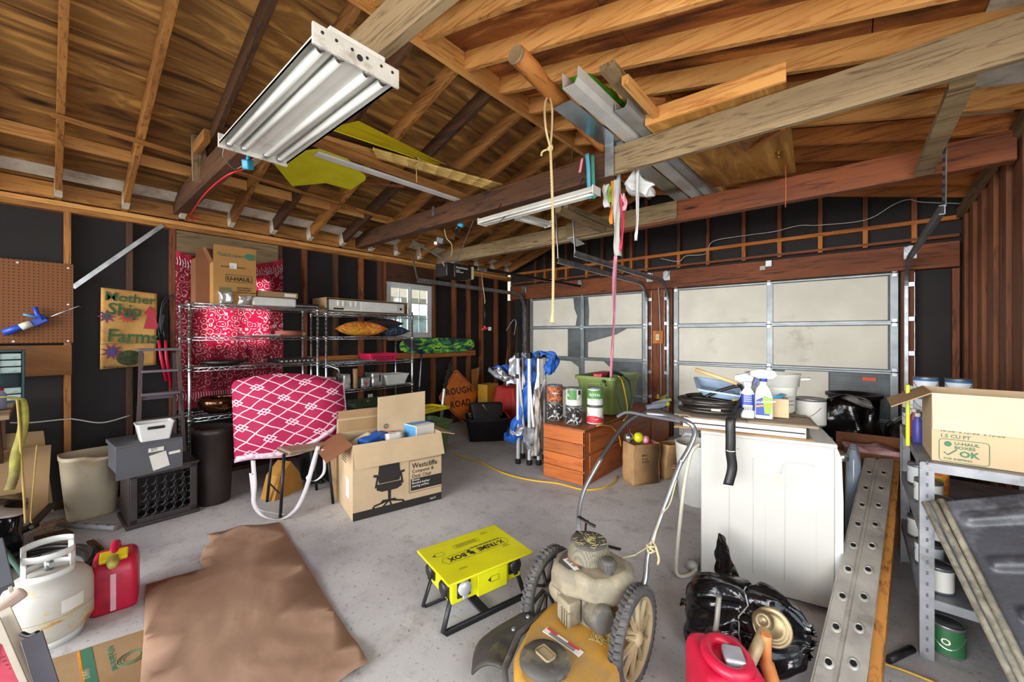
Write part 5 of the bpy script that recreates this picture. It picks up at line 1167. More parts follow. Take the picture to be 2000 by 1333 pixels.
for z in (z0_, z1_): s.box((xf_, (y0_+y1_)/2, z), (.0012, y1_-y0_, .003))
s.box((xf_, y0_, (z0_+z1_)/2), (.0012, .003, z1_-z0_)); s.obj('printed_frame', M_ink, cb_)
s = MB(); s.box((xf_, (y0_+y1_)/2+.01, .185), (.0012, y1_-y0_-.01, .10)); s.obj('printed_panel', M_ink, cb_)
text('lettering', 'Westcliffe', .062, M_ink, cb_, CF(.105, .325), bold=.012, xs=.92); text('lettering', 'Computer &\nDesk Chair', .042, M_ink, cb_, CF(.105, .285), xs=.92)
text('lettering', 'Brown\nBonded leather\nseating surface', .026, M_paperw, cb_, CF(.105, .215), depth=.0016)
s = MB(); X0 = xf_; yc_ = -.09
def pr(pts): s.prism([(yc_+a, b) for a, b in pts], X0, X0+.001, 'X')
pr([(-.085, .40), (.085, .40), (.095, .30), (.085, .255), (-.085, .255), (-.095, .30)]); pr([(-.10, .25), (.10, .25), (.105, .205), (.06, .185), (-.06, .185), (-.105, .205)])
for sg in (-1, 1): pr([(sg*.095, .33), (sg*.13, .335), (sg*.13, .315), (sg*.105, .31), (sg*.12, .225), (sg*.105, .222), (sg*.09, .30)][::sg])
pr([(-.013, .185), (.013, .185), (.011, .10), (-.011, .10)])
for a, b in ((-.13, .075), (-.06, .05), (.02, .045), (.12, .07), (.05, .10), (-.06, .105)):
    s.beam((X0, yc_, .105), (X0, yc_+a, b+.005), .014, .0015, up=(1, 0, 0)); s.box((X0, yc_+a, b-.006), (.0015, .018, .018))
s.obj('printed_chair', M_ink, cb_)
s = MB(); s.box((.08, -Wc/2-.001, .22), (.10, .001, .16)); s.obj('paper_label', M_paperw, cb_); s = MB()
for k in range(5): s.box((-.04+.0*k, -Wc/2-.001, .50-k*.022), (.16, .001, .007))
s.obj('printed_text', M_ink, cb_)
def in_box(x, y, z): return cc+uy*(-x)+ux*y+V(0, 0, z)
t = thing('cardboard_sheet', 'tall flat cardboard sheet standing upright in the chair carton', 'cardboard', in_box(-.02, .09, 0), rz); s = MB(); s.grid(lambda u, v: V(.02-.02*v, (u-.5)*.44+.01*v+.02, .42+v*.50+.02*u), 6, 6, False, .012); s.obj('sheet', M_cardL, t)
s = MB(); c0 = V(.016, -.125, .66)
for r_ in (.02, .013): s.tube([c0+V(0, r_*math.cos(k*.5), r_*math.sin(k*.5)) for k in range(13)], .0018, 4)
s.obj('printed_seal', M_ink, t); text('lettering', 'JS M3JR', .030, M_ink, t, frame((.022, -.115, .51), (0, 0, 1), (0, -1, 0)))
t = thing('blue_white_box', 'blue and white printed carton lying in the chair carton at the right', 'carton', in_box(.06, .25, .55), rz+.25, None); s = MB(); s.box((0, 0, .05), (.18, .20, .12), bev=.003); s.obj('carton', M_paperw, t); s = MB(); s.box((-.0, -.102, .05), (.17, .004, .11)); s.box((-.03, 0, .1115), (.1, .19, .003)); s.obj('blue_print', mat('print_blue', '4a8cc0', .5, 0, .1, 20), t)
t = thing('blue_packet', 'royal blue packet inside the chair carton', 'packet', in_box(.04, -.16, .56), rz+.4); s = MB(); rough_box(s, (0, 0, .02), (.12, .22, .05), .012, 4, 12, 3, None, (.2, .1, 0)); s.obj('packet', mat('packet_blue', '1f56a8', .4), t)
t = thing('white_packet', 'crumpled white packet with red print inside the chair carton', 'packet', in_box(.05, .0, .565), rz); s = MB(); rough_box(s, (0, 0, .02), (.12, .14, .05), .015, 4, 12, 8); s.obj('packet', M_paperw, t); s = MB(); s.box((.02, 0, .058), (.03, .05, .002)); s.obj('red_print', M_red, t)
t = thing('packing_paper', 'beige packing paper sticking up at the left of the chair carton', 'paper', in_box(.02, -.27, .52), rz); s = MB(); s.grid(lambda u, v: V(-.12+.2*u, -.08+.18*v, .08*v+.03*math.sin(u*5)), 8, 8, True, .003); s.obj('sheet', mat('paper_beige', 'c9b698', .8), t)
t = thing('small_box', 'open tan box standing behind the chair carton', 'cardboard box', cc+uy*.42-ux*.18, rz)
s = MB(); s.box((0, 0, .28), (.28, .42, .56)); s.obj('box_body', M_card, t); s = MB(); s.beam((.14, 0, .56), (.16, 0, .72), .42, .005, up=(1, 0, 0)); s.obj('flap', M_cardL, t)
# ------------------------------------------------ things under / behind the stool
t = thing('manila_box', 'battered orange-brown folded carton lying under the stool', 'carton', (-4.02, 1.42, 0), .4); s = MB(); s.prism([(-.16, 0), (.16, 0), (.12, .16), (.02, .30), (-.10, .2)], -.08, .08, 'X'); s.obj('carton', mat('carton_orange', 'a8762f', .8, 0, .1), t)
t = thing('black_suitcase', 'black luggage case in the dark behind the stool', 'suitcase', (-4.12, 1.86, 0), .05); s = MB(); s.box((0, 0, .24), (.26, .42, .44), bev=.03); s.obj('case', M_black, t)
for y in (-.12, .12): s = MB(); s.cyl((.12, y, .02), (.12, y+.03, .02), .02, seg=10); s.obj('wheel', M_black, t)
# ------------------------------------------------ tote, lid, bucket, black bins, red tarp
M_tote = mat('tote_green', '51663a', .5, 0, .07)
t = thing('tote', 'green plastic tote with purple-capped bottle behind the chair carton', 'tote', (-3.98, 2.98, 0), .05); s = MB(); open_tub(s, .34, .46, .42, .56, .42, .04, .006, .02, .03); s.obj('tote_body', M_tote, t)
bottle('bottle', 'bottle with a purple cap standing in the small green tote', 'bottle', (-3.95, 3.08, .02), .05, .40, mat('bottle_navy', '3a3a58', .3), mat('cap_purple', '5a2fa0', .4))
bottle('bottle', 'green soda bottle standing in the small green tote', 'bottle', (-3.98, 2.90, .02), .05, .37, mat('bottle_green', '5a8a4a', .3), M_gblue)
t = thing('bucket', 'black bucket carrying the yellow tote lid', 'bucket', at(868, 860, X=-4.35)*V(1, 1, 0) if False else (-4.42, 3.34, 0)); s = MB(); s.lathe([(0, 0), (.12, 0), (.15, .42), (.155, .45), (.145, .45), (.11, .01), (0, .01)], (0, 0, 0), 24); s.obj('bucket_body', M_black, t)
t = thing('tote_lid', 'yellow plastic tote lid lying on the black bucket', 'lid', (-4.42, 3.36, .451), .1); s = MB()
R_ = tub(s, [(rbox(.36, .52, .05), 0), (rbox(.40, .56, .06), .0), (rbox(.40, .56, .06), .03), (rbox(.34, .50, .05), .03), (rbox(.32, .48, .05), .012), (rbox(.14, .28, .04), .012), (rbox(.13, .27, .04), .03)]); s.bm.faces.new(R_[-1]); s.bm.faces.new(R_[0][::-1]); s.obj('lid', M_yel, t)
t = thing('black_bin', 'black plastic storage bin left of the canopy frame', 'bin', (-3.98, 4.08, 0), -.70); s = MB(); open_tub(s, .38, .50, .46, .60, .32, .05, .006, .02, .03); s.obj('bin_body', M_film, t)
t = thing('black_crate', 'smaller black plastic crate tipped up inside the black bin', 'crate', (-4.0, 4.1, .10), -.60, None, (0, math.radians(-38), -.75)); s = MB(); open_tub(s, .26, .36, .34, .46, .30, .04, .006, .014, .02, base=.06); s.obj('crate_body', M_black, t)
t = thing('steel_pole', 'thin silver rod sticking out of the black bin', 'rod', (0, 0, 0)); s = MB(); s.tube([at(954, 808, d=5.55), at(943, 791, d=5.4)], .009, 8); s.obj('rod', M_galv, t)
t = thing('red_tarp', 'faded red tarpaulin draped over a stack behind the canopy', 'tarpaulin', (-4.28, 5.05, 0), 0); s = MB()
rough_box(s, (0, 0, .31), (.52, .62, .62), .035, 8, 5, 2, lambda q, p: V(p.x*(1.0-.25*(q.z+.5)), p.y*(1.0-.25*(q.z+.5)), p.z)); s.obj('tarpaulin', mat('tarp_red', 'b3302c', .6, 0, .12, 4), t)
t = thing('yellow_box', 'mustard yellow folded box behind the red tarpaulin', 'box', (-4.62, 4.78, 0), .1); s = MB(); s.box((0, 0, .33), (.2, .3, .66), bev=.004); s.obj('box_body', mat('mustard', 'b98a1e', .7), t)
t = thing('wood_scrap', 'pale triangular wood scrap leaning behind the road sign', 'wood scrap', (0, 0, 0)); Qs = lambda x, y: at(x, y, X=-4.98); s = MB(); s.prism([(Qs(921, 722).y, Qs(921, 722).z), (Qs(936, 718).y, Qs(936, 718).z), (Qs(925, 740).y, .012), (Qs(921, 740).y, .012)], -4.985, -4.97, 'X'); s.obj('scrap', LUM('Z'), t)
# curved cane and loppers in the corner
t = thing('curved_saw', 'long pole tool with curved white hook leaning in the far corner', 'pole tool', (0, 0, 0)); c = at(1000, 640, Y=5.6)
s = MB(); s.tube([V(c.x+.02, 5.62, .01), V(c.x+.03, 5.72, 1.62)], .013, 8); s.obj('pole', LUMD('Z'), t)
s = MB(); s.tube(catmull([at(1004, 655, Y=5.7), at(1008, 630, Y=5.7), at(1002, 626, Y=5.7), at(989, 646, Y=5.68)], 6), .010, 8); s.obj('hook', M_silver, t)
t = thing('broom_handle', 'reddish broom handle leaning in the corner behind the canopy', 'handle', (0, 0, 0)); s = MB(); s.tube([V(-4.85, 5.35, .02), at(992, 680, X=-4.95)], .013, 8); s.obj('handle', LUMO('Z'), t)
# ------------------------------------------------ folded pop-up canopy
t = thing('pop_up_canopy', 'folded white pop-up canopy frame with blue and silver cover', 'canopy', (-2.85, 3.72, 0), 0); M_wpole = mat('pole_white', 'd4d4d6', .35, .1, .04)
cx_, cy_ = -2.85, 3.72; rnd = random.Random(5)
cl = [at(x, 700, d=dd)-V(cx_, cy_, 0) for x, dd in ((1012, 4.55), (1021, 4.75), (1034, 4.5), (1046, 4.75), (1052, 4.5), (1064, 4.7))]
for k, c in enumerate(cl):
    big = k in (0, 2, 4, 5); s = MB(); r_ = .030 if big else .018
    s.box((c.x, c.y, .65), (r_, r_, 1.22), bev=.004); o = s.obj('leg', M_wpole, t)
    s = MB(); s.box((c.x, c.y, .03), (.05, .05, .06), bev=.008); s.obj('foot', M_black, o)
    if big: s = MB(); s.box((c.x, c.y, 1.24), (.055, .055, .07), bev=.008); s.obj('corner_bracket', M_black, o)
    if k == 0: s = MB(); s.box((c.x, c.y, 1.0), (.045, .045, .05), bev=.006); s.obj('slider', M_black, o)
for k in range(7):
    a, b = cl[k % 6], cl[(k+2) % 6]; s = MB(); s.beam((a.x+.01, a.y-.01, 1.15-.1*(k % 3)), (b.x*.6+a.x*.4, b.y*.6+a.y*.4, .25+.2*(k % 2)), .014, .026, up=(1, .3, 0)); s.obj('scissor_bar', M_wpole, t)
def drape(name, px, w0, m, dd=4.4, amp=.03, n=30):
    P_ = catmull([at(x, y, d=dd)-V(cx_, cy_, 0) for x, y in px], 8); L = len(P_); s = MB()
    def fn(u, v):
        i = min(int(u*(L-1)+.5), L-1); w = w0[0]+(w0[1]-w0[0])*u if len(w0) == 2 else w0[0]
        a = v*2*PI; return P_[i]+V(.76, .65, 0)*math.cos(a)*w/2+V(-.65, .76, 0)*math.sin(a)*w*.3+noise.noise_vector(P_[i]*9+V(math.cos(a)*1.4, math.sin(a)*1.4, 0))*amp
    s.grid(fn, L-1, 24, True, 0); s.obj(name, m, t)
drape('blue_cover', [(1036, 690), (1035, 740), (1026, 790), (1012, 835), (1005, 860), (998, 850)], (.09, .20), M_blue, 4.58, .05)
drape('silver_lining', [(1008, 845), (1018, 850), (1030, 835), (1036, 855), (1044, 880)], (.14, .14), M_silver, 4.5, .05)
drape('blue_cover', [(1052, 692), (1066, 690), (1080, 700), (1075, 720), (1070, 730)], (.12, .10), M_blue, 4.5, .05)
drape('silver_lining', [(1040, 700), (1018, 692), (1004, 705), (1005, 730)], (.10, .14), M_silver, 4.6, .04)
drape('silver_lining', [(968, 722), (985, 742), (1000, 735), (1010, 750)], (.14, .20), M_silver, 4.9, .06)
drape('blue_cover', [(972, 718), (985, 716), (998, 728)], (.12, .12), M_blue, 5.0, .04)
drape('silver_lining', [(1048, 760), (1050, 800), (1048, 850), (1044, 890)], (.05, .08), mat('cloth_taupe', '9a8f86', .5, .2), 4.45, .03)
# ------------------------------------------------ plank cabinets with paint cans and the big green tote
M_cab = wood('cabinet_', 'b8652c', '8a4519', 'X', rough=.45); M_caby = wood('cabinet_', 'a55a28', '7a3c16', 'Y', rough=.45); M_groove = mat('groove', '3a1c0b', .8)
t = thing('wooden_cabinet', 'low orange knotty wood cabinet carrying paint cans', 'cabinet', (-2.215, 3.84, 0)); w_, l_, h_ = .49, .93, .55
s = MB(); s.box((0, 0, h_/2), (w_-.03, l_-.03, h_-.03)); s.obj('carcass', M_groove, t)
for k in range(4): s = MB(); s.box((0, -l_/2+.009, .005+(h_-.02)/4*(k+.5)), (w_, .018, (h_-.02)/4-.004), bev=.004); s.obj('front_plank', M_cab, t)
s = MB(); s.box((0, 0, h_-.008), (w_+.006, l_+.01, .018), bev=.003); s.obj('top', M_caby, t)
s = MB(); s.box((w_/2-.008, 0, h_/2-.01), (.016, l_, h_-.03)); s.obj('side_panel', M_caby, t)
for (y, z, a, b) in ((-.05, .41, .66, .20), (-.05, .17, .66, .23)): s = MB(); s.box((w_/2+.004, y, z), (.016, a, b), bev=.005); s.obj('drawer_front', M_caby, t)
t = thing('wooden_cabinet', 'second lower orange wood cabinet continuing to the garage door', 'cabinet', (-2.215, 5.02, 0)); l_, h_ = 1.36, .46
s = MB(); s.box((0, 0, h_/2), (w_, l_, h_), bev=.004); s.obj('carcass', M_caby, t); s = MB(); s.box((.0, 0, h_+.008), (w_+.03, l_, .016), bev=.003); s.obj('top', M_caby, t)
for y in (-.33, .33): s = MB(); s.box((w_/2+.004, y, .22), (.014, .6, .34), bev=.005); s.obj('door', M_caby, t)
def can(label, loc, r, h, m, rz=0, grp=None, prints=(), lid=None, name='paint_can', bail=True):
    t = thing(name, label, 'paint can', loc, rz, grp)
    s = MB(); s.lathe([(0, .002), (r*.97, .002), (r, .006), (r, h-.006), (r*1.02, h-.004), (r*1.02, h), (r*.94, h), (r*.92, h-.006)], (0, 0, 0), 28); s.obj('can_body', M_galv, t)
    s = MB(); s.lathe([(r+.0008, .012), (r+.0008, h-.014)], (0, 0, 0), 28); s.obj('label_wrap', m, t)
    s = MB(); s.lathe([(0, h-.007), (r*.92, h-.007), (r*.9, h-.002), (0, h-.006)], (0, 0, 0), 24); s.obj('lid', lid or M_galv, t)
    if bail: s = MB(); s.tube([(r*1.03*math.cos(a), r*1.03*math.sin(a), h*.72-.42*h*math.sin(PI*k/12)) for k, a in ((k, -PI*.38+PI*.76*k/12) for k in range(13))], .0018, 5); s.obj('bail', M_chrome, t)
    return t
def wrap_print(t, r, a0, a1, z0, z1, m, wav=0.0):
    s = MB(); s.grid(lambda u, v: V((r+.0018)*math.cos(a0+(a1-a0)*u), (r+.0018)*math.sin(a0+(a1-a0)*u), z0+(z1-z0)*v+(wav*math.sin(u*4)*v)), 18, 2, True, 0); s.obj('print', m, t)
def wrap_text(t, body, size, r, z, m, a_c):
    me = text_mesh(body, size, .0004, 'CENTER', .02)
    for v in me.vertices: a = a_c+v.co.x/r; q = r+.0022+v.co.z; v.co = V(q*math.cos(a), q*math.sin(a), z+v.co.y)
    me.materials.clear(); me.materials.append(m); o = bpy.data.objects.new('lettering', me); COL.objects.link(o); o.parent = t
M_splat = m_blot('splat_label', '1c1a1c', '2a2628', 'd8d6d0', 14, .52); M_lw = mat('label_white', 'd2d2cc', .5, 0, .02); M_lg = mat('label_green', '4f8a48', .5, 0, .05); M_lcop = m_blot('label_copper', '2a1a14', '8a4a28', 'c0714a', 16, .45); M_lred = mat('label_red', 'c42a3a', .5)
cz = .552; cans = [(at(1075, 823, z=.55), .085), (at(1112, 832, z=.55), .083), (at(1154, 831, z=.55), .084)]
for k, (p, r) in enumerate(cans):
    p = V(p.x, p.y+.085, 0); p.y = max(p.y, 3.47); ac = math.atan2(-p.y, -p.x)
    low = can(('lower splash-print can at the left of the cabinet', 'lower black splash-print can in the middle stack', 'lower can with a red base band in the right stack')[k], (p.x, p.y, cz), r, .19, M_splat if k < 2 else M_lw, ac, 'paint cans on the cabinet')
    if k == 2: wrap_print(low, r, -1.3, 1.3, .02, .075, M_lred, .02)
    up = can(('upper copper and black can in the left stack', 'upper green and white can in the middle stack', 'upper white and green can lettered ROYAL in the right stack')[k], (p.x, p.y, cz+.191), r*.98, .188, (M_lcop, M_lw, M_lw)[k], ac, 'paint cans on the cabinet')
    if k == 1: wrap_print(up, r*.98, -.9, .35, .07, .17, M_lg); wrap_text(up, 'AL', .038, r, .105, M_paperw, -.75); wrap_print(up, r*.98, .55, .95, .12, .165, M_ink)
    if k == 2: wrap_print(up, r*.98, -1.3, 1.3, .075, .172, M_lg, -.012); wrap_text(up, 'ROYAL', .036, r, .105, M_paperw, 0)
    if k == 0: wrap_text(up, 'vision', .03, r, .10, M_paperw, 0)
M_tot2 = mat('tote_olive', '6d8040', .45, 0, .06)
t = thing('large_tote', 'large olive green tote standing on the cabinets behind the paint cans', 'tote', (-2.27, 4.42, .573), .0); 
s = MB(); open_tub(s, .38, .56, .48, .72, .43, .05, .006, .022, .035); s.obj('tote_body', M_tot2, t); t.location = (-2.24, 4.40, .571)
s = MB(); s.box((.237, 0, .35), (.02, .28, .03), (0, .1, 0), bev=.006); s.box((0, -.355, .35), (.18, .02, .03), bev=.006); s.obj('rib', M_tot2, t)
for pts, r, m, l in (([at(1208, 735, X=-1.98), at(1215, 745, X=-1.97), at(1222, 775, X=-1.955), at(1226, 808, X=-1.955), at(1218, 822, X=-1.93)], .007, mat('cord_yellow', 'd9b020', .5), 'yellow cord hanging over the rim of the large tote'),
                     ([at(1217, 735, X=-1.98), at(1228, 745, X=-1.965), at(1233, 775, X=-1.95), at(1228, 800, X=-1.95), at(1222, 812, X=-1.94)], .008, mat('cord_darkgreen', '1f3b35', .5), 'dark green cord hanging over the tote rim beside the yellow one'),
                     ([at(1206, 738, X=-1.965), at(1204, 770, X=-1.95), at(1214, 805, X=-1.94), at(1205, 812, X=-1.93)], .004, _mats['cord_darkgreen'], 'thin green cord hanging left of the yellow one on the tote')):
    tag(cord('hanging_cord', pts, r, m), l, 'cord')
lump('power_tool', 'black and red power tool lying on top of the large tote', 'power tool', V(-2.20, 4.15, .985), (.10, .20, .05), M_red, .02, 3, part='tool_body')
t = thing('vacuum_hose', 'dark green ribbed hose arching out of the large tote', 'hose', (0, 0, 0)); s = MB(); s.tube(catmull([V(-2.2, 4.15, .9), V(-2.17, 4.25, 1.0), V(-2.14, 4.35, 1.03), V(-2.11, 4.50, .98), V(-2.10, 4.6, .88)], 8), .022, 10); s.obj('hose', _mats['cord_darkgreen'], t)
t = thing('clamp', 'small black clamp on the rim of the large tote', 'clamp', V(-2.1, 4.02, .96)); s = MB(); s.box((0, 0, .0), (.03, .05, .03), bev=.006); s.tube([(0, 0, 0), (.03, -.03, -.03), (.03, .0, -.05)], .006, 6); s.obj('jaw', M_black, t)
# bottles piled on the lower cabinet
pb = [((1262, 783), .04, .30, mat('bottle_clear', 'a5b4c8', .15, 0, .1), 'clear blue-grey spray bottle lying at the front of the lower cabinet', (0, 1.35, .6)),
      ((1275, 790), .042, .28, mat('bottle_white', 'd5d9de', .3), 'white spray bottle lying second on the lower cabinet', (0, 1.3, .9)),
      ((1286, 783), .035, .24, mat('bottle_yellowish', 'b9b52a', .3), 'yellow-topped spray bottle lying third on the lower cabinet', (0, 1.2, 1.4)),
      ((1268, 772), .038, .25, mat('bottle_dark', '2d3038', .3), 'black bottle lying at the back of the lower cabinet', (0, 1.35, .2)),
      ((1298, 787), .045, .12, M_black, 'squat black jar on the lower cabinet near the door post', (0, 0, 0)), ((1303, 775), .032, .15, M_orange_o, 'small orange and green bottle by the door post', (0, 0, 0))]
for (px, py), r, h, m, l, rt in pb:
    p = at(px, py, X=-2.10 if px > 1280 else -2.05); p.z = .478+(r if rt[1] else 0); p.y = min(p.y, 5.62)
    bottle('cleaner_bottle', l, 'bottle', p, r, h, m, mat('cap_lime', 'c8d62a', .4), 'bottles piled on the lower cabinet', rot=rt)
# yellow extension cord on the floor
Fz = lambda x, y, z=.008: at(x, y, z=z)
o = cord('extension_cord', [Fz(885, 886), Fz(905, 893), Fz(940, 905), Fz(985, 925), Fz(1035, 938), Fz(1090, 945), Fz(1140, 957), Fz(1180, 953), Fz(1200, 942), Fz(1206, 930)], .008, _mats['cord_yellow']); tag(o, 'yellow extension cord snaking across the floor past the wooden cabinet', 'cord')
o = cord('extension_cord', [V(-1.92, 3.52, .574), V(-1.90, 3.60, .572), at(1195, 835, X=-1.94), at(1208, 850, X=-1.93), at(1213, 872, X=-1.92)], .008, mat('cord_orange', 'd98a1e', .5)); tag(o, 'orange cord draped over the cabinet edge behind the mower handle', 'cord')
# paper bags, grey plastic
def paper_bag(label, loc, w, d, h, rz, lean=0, seed=0):
    t = thing('paper_bag', label, 'paper bag', loc, rz, 'brown paper bags beside the cabinet'); s = MB()
    def fn(u, v):
        o = rbox(d, w, .012, 2); n = len(o); i = int(u*n) % n; x, y = o[i]; z = v*h; k = 1+.06*math.sin(v*3)
        return V(x*k+lean*v*v, y*k, z)+noise.noise_vector(V(x*9+seed, y*9, z*9))*.014*min(1, v*3)
    s.grid(fn, 12, 14, True, .002); s.box((0, 0, .004), (d*.9, w*.9, .006)); s.obj('bag_body', mat('bag_brown', 'a8835a', .85, 0, .08, 9, .2, 12), t)
    return t
b_ = paper_bag('front brown paper bag with baubles standing by the wooden cabinet', (-1.62, 3.88, 0), .30, .18, .40, -.55, 0, 1)
text('lettering', 'BAG\nto be\nFIXED', .032, M_ink, b_, frame((.098, -.06, .28), (0, 1, 0), (0, 0, 1)))
paper_bag('second brown paper bag leaning behind the front one', (-1.46, 4.22, 0), .24, .16, .36, -.5, .05, 5)
for (x, y), m, r, l in (((1228, 855), M_chrome, .048, 'silver shiny ball on top of the front paper bag'), ((1247, 855), mat('ball_yellow', 'd4cf1f', .3), .05, 'yellow ball on top of the front paper bag'), ((1261, 859), mat('ball_candy', 'cf8a9a', .4, 0, .3, 30), .038, 'pink striped ball at the right of the front paper bag'), ((1273, 870), mat('ball_pink', 'b81f4e', .4), .055, 'crimson ball between the two paper bags')):
    t = thing('ball', l, 'ball', at(x, y, d=3.95 if x < 1265 else 4.1)); s = MB(); s.lathe([(r*math.sin(PI*k/14), -r*math.cos(PI*k/14)) for k in range(15)], (0, 0, 0), 20); s.obj('ball', m, t)
t = thing('grey_plastic_sheet', 'heap of crumpled grey plastic sheeting between bags and dryer', 'plastic sheeting', (-1.28, 4.45, 0)); s = MB()
rough_box(s, (0, 0, .23), (.55, .45, .46), .09, 12, 5, 4, lambda q, p: V(p.x*(1.1-.9*(q.z+.5)), p.y*(1.1-.8*(q.z+.5)), p.z)); o = s.obj('sheeting', mat('plastic_grey', '8f939c', .3, 0, .2, 6), t)
t = thing('white_basin', 'white plastic pail half hidden behind the drain hose', 'pail', (-1.05, 3.75, 0)); s = MB(); s.lathe([(0, 0), (.15, 0), (.18, .5), (.19, .52), (.17, .52), (.14, .02), (0, .02)], (0, 0, 0), 24); s.obj('pail', M_wplas, t)
# ------------------------------------------------ dryer
da = math.atan2(.12, .595); t = thing('clothes_dryer', 'white front-loading clothes dryer seen from its ribbed side', 'dryer', (-.70, 2.57, 0), da)
M_enw = mat('appliance_white', 'b9b7b1', .3, 0, .02, 3, dirt='a9a396', dirt_amt=.06); DW, DD, DH = .64, .68, .895
s = MB(); s.box((DW/2, DD/2, DH/2+.01), (DW, DD, DH-.02), bev=.008); s.obj('cabinet', M_enw, t)
s = MB(); s.box((DW/2+.005, DD/2, DH-.012), (DW+.012, DD+.006, .024), bev=.008); s.obj('top_panel', M_enw, t)
s = MB()
for x in (.15, .27, .42): s.box((x, -.001, .44), (.004, .005, .66), bev=.0015)
for x in (.33, .56): s.box((x, .000, .42), (.0025, .003, .80))
s.tube(catmull([(.40, -.001, .70), (.41, -.001, .75), (.43, -.001, .765), (.52, -.001, .77), (.55, -.001, .765)], 4), .004, 6); s.tube(catmull([(.15, -.001, .77), (.16, -.001, .80), (.20, -.001, .81)], 4), .003, 6); s.obj('pressed_rib', M_enw, t)
s = MB(); s.prism([(DW, .02), (DW+.022, .02), (DW+.035, .25), (DW+.035, .60), (DW+.028, .82), (DW+.005, .885), (DW, .885)], .006, DD-.006, 'Y'); s.obj('front_panel', mat('appliance_grey', 'c2c6cb', .35, 0, .03), t)
s = MB(); s.lathe([(.10, 0), (.20, 0), (.21, .010), (.205, .022), (.17, .03), (.14, .015)], (DW+.035, DD/2+.05, .42), 36, 'X'); s.obj('door_ring', M_chrome, t)
s = MB(); s.lathe([(0, .01), (.06, .012), (.145, .03), (.145, .0)], (DW+.037, DD/2+.05, .42), 30, 'X'); s.obj('door_glass', M_film, t)
s = MB()
for y, z in ((.14, .80), (.54, .80)): s.lathe([(0, .05), (.022, .05), (.028, 0), (0, 0)], (DW+.03, y, z), 16, 'X')
s.obj('knob', M_chrome, t)
s = MB()
for x in (.05, DW-.05):
    for y in (.05, DD-.05): s.cyl((x, y, 0), (x, y, .022), .018, seg=10)
s.obj('foot', M_black, t)
DM = Matrix.Translation((-.70, 2.57, 0)) @ Matrix.Rotation(da, 4, 'Z')
dp = lambda x, y, z=DH+.002: (DM @ V(x, y, z))
s = MB(); s.tube(catmull([at(1366, 868, d=2.44), at(1350, 885, d=2.42), at(1338, 940, d=2.42), at(1328, 1020, d=2.42), at(1321, 1100, d=2.42), at(1325, 1124, z=.02), at(1345, 1124, z=.02), at(1360, 1112, z=.03)], 8), .011, 10); tag(s.obj('drain_hose', mat('hose_white', 'bdb8a8', .5)), 'off-white drain hose looping from dryer top to the floor', 'hose')
t = thing('hose_connector', 'grey hose end cap on the floor beside the dryer', 'hose end', at(1354, 1105, z=.035)); s = MB(); s.lathe([(0, -.03), (.03, -.03), (.032, 0), (.024, .03), (0, .03)], (0, 0, 0), 14, 'X'); s.obj('cap', _mats['grey_cord'], t)
# flat carton-wrapped panel on the dryer
zt = DH+.001; t = thing('wrapped_panel', 'white flat panel wrapped in torn cardboard lying on the dryer', 'panel', dp(-.06, -.015, zt), da)
s = MB(); s.box((.27, .28, .04), (.62, .54, .055), bev=.006); s.obj('panel', M_wplas, t)
s = MB(); s.box((.27, .006, .040), (.60, .006, .006)); s.obj('groove', M_ink, t)
s = MB(); s.grid(lambda u, v: V(-.09+.72*u, .01+.60*v-.015*noise.noise(V(u*14, 0, 3)), .073+.006*noise.noise(V(u*6, v*6, 1))+.012*(1-v)*(u < .12)), 30, 16, True, .005); s.obj('top_card', mat('cardboard_grey', '9b8a76', .85, 0, .06, 4), t)
s = MB(); s.grid(lambda u, v: V(.30+.33*u, -.012+.3*v+.012*noise.noise(V(u*20, 0, 1)), .080+.004*u), 16, 6, True, .005); s.obj('card_flap', mat('cardboard_grey', '9b8a76', .85), t)
s = MB(); s.grid(lambda u, v: V(-.09+.70*u, -.005+.55*v+.02*noise.noise(V(u*14, 0, 5)), .006+.003*math.sin(u*9)), 24, 6, True, .004); s.obj('bottom_card', M_card, t)
s = MB(); s.box((.582, .015, .04), (.012, .04, .05)); s.obj('dark_end', M_ink, t)
ZP_ = zt+.088
pd = lambda x, y, z=ZP_: dp(-.06+x, -.015+y, z)
# coiled black hose with a wooden stick
t = thing('cable_coil', 'coiled black pressure hose bundle on the wrapped panel', 'hose coil', pd(.08, .16, ZP_), da); s = MB()
for k in range(5): s.tube([( .02+(.178-.016*(k % 3))*math.cos(2*PI*j/28+.3*k)+.012*math.sin(k*2), .02+(.115-.014*(k % 2))*math.sin(2*PI*j/28+.3*k), .016+.0165*k+.010*math.sin(2*PI*j/28+k*1.9)*(k > 0)) for j in range(28)], .014, 8, closed=True)
s.obj('coil', mat('hose_black', '2a2522', .25, 0, .3, 5), t)
s = MB(); s.tube(catmull([(.0, -.04, .10), (.08, .0, .14), (.17, .03, .17), (.20, .0, .16), (.20, -.06, .12), (.16, -.12, .05)], 6), .011, 8); s.obj('loop_end', M_black, t)
s = MB(); s.box((.06, -.115, .035), (.05, .004, .012)); s.obj('paper_tag', M_paperw, t)
s = MB(); q = DM.inverted() @ V(0, 0, 0); Hh = lambda x, y, d: DM.inverted() @ at(x, y, d=d)
t = thing('webbing_strap', 'black webbing strap hanging from the hose coil down the dryer side', 'strap', (0, 0, 0)); s = MB()
ribbon(s, [at(1444, 796, d=2.32), at(1434, 812, d=2.24), at(1427, 822, d=2.20), at(1427, 860, d=2.19), at(1427, 885, d=2.19), at(1430, 915, d=2.19), at(1422, 948, d=2.19)], .050, .003, (.97, .2, 0), 8); s.obj('webbing', M_black, t)
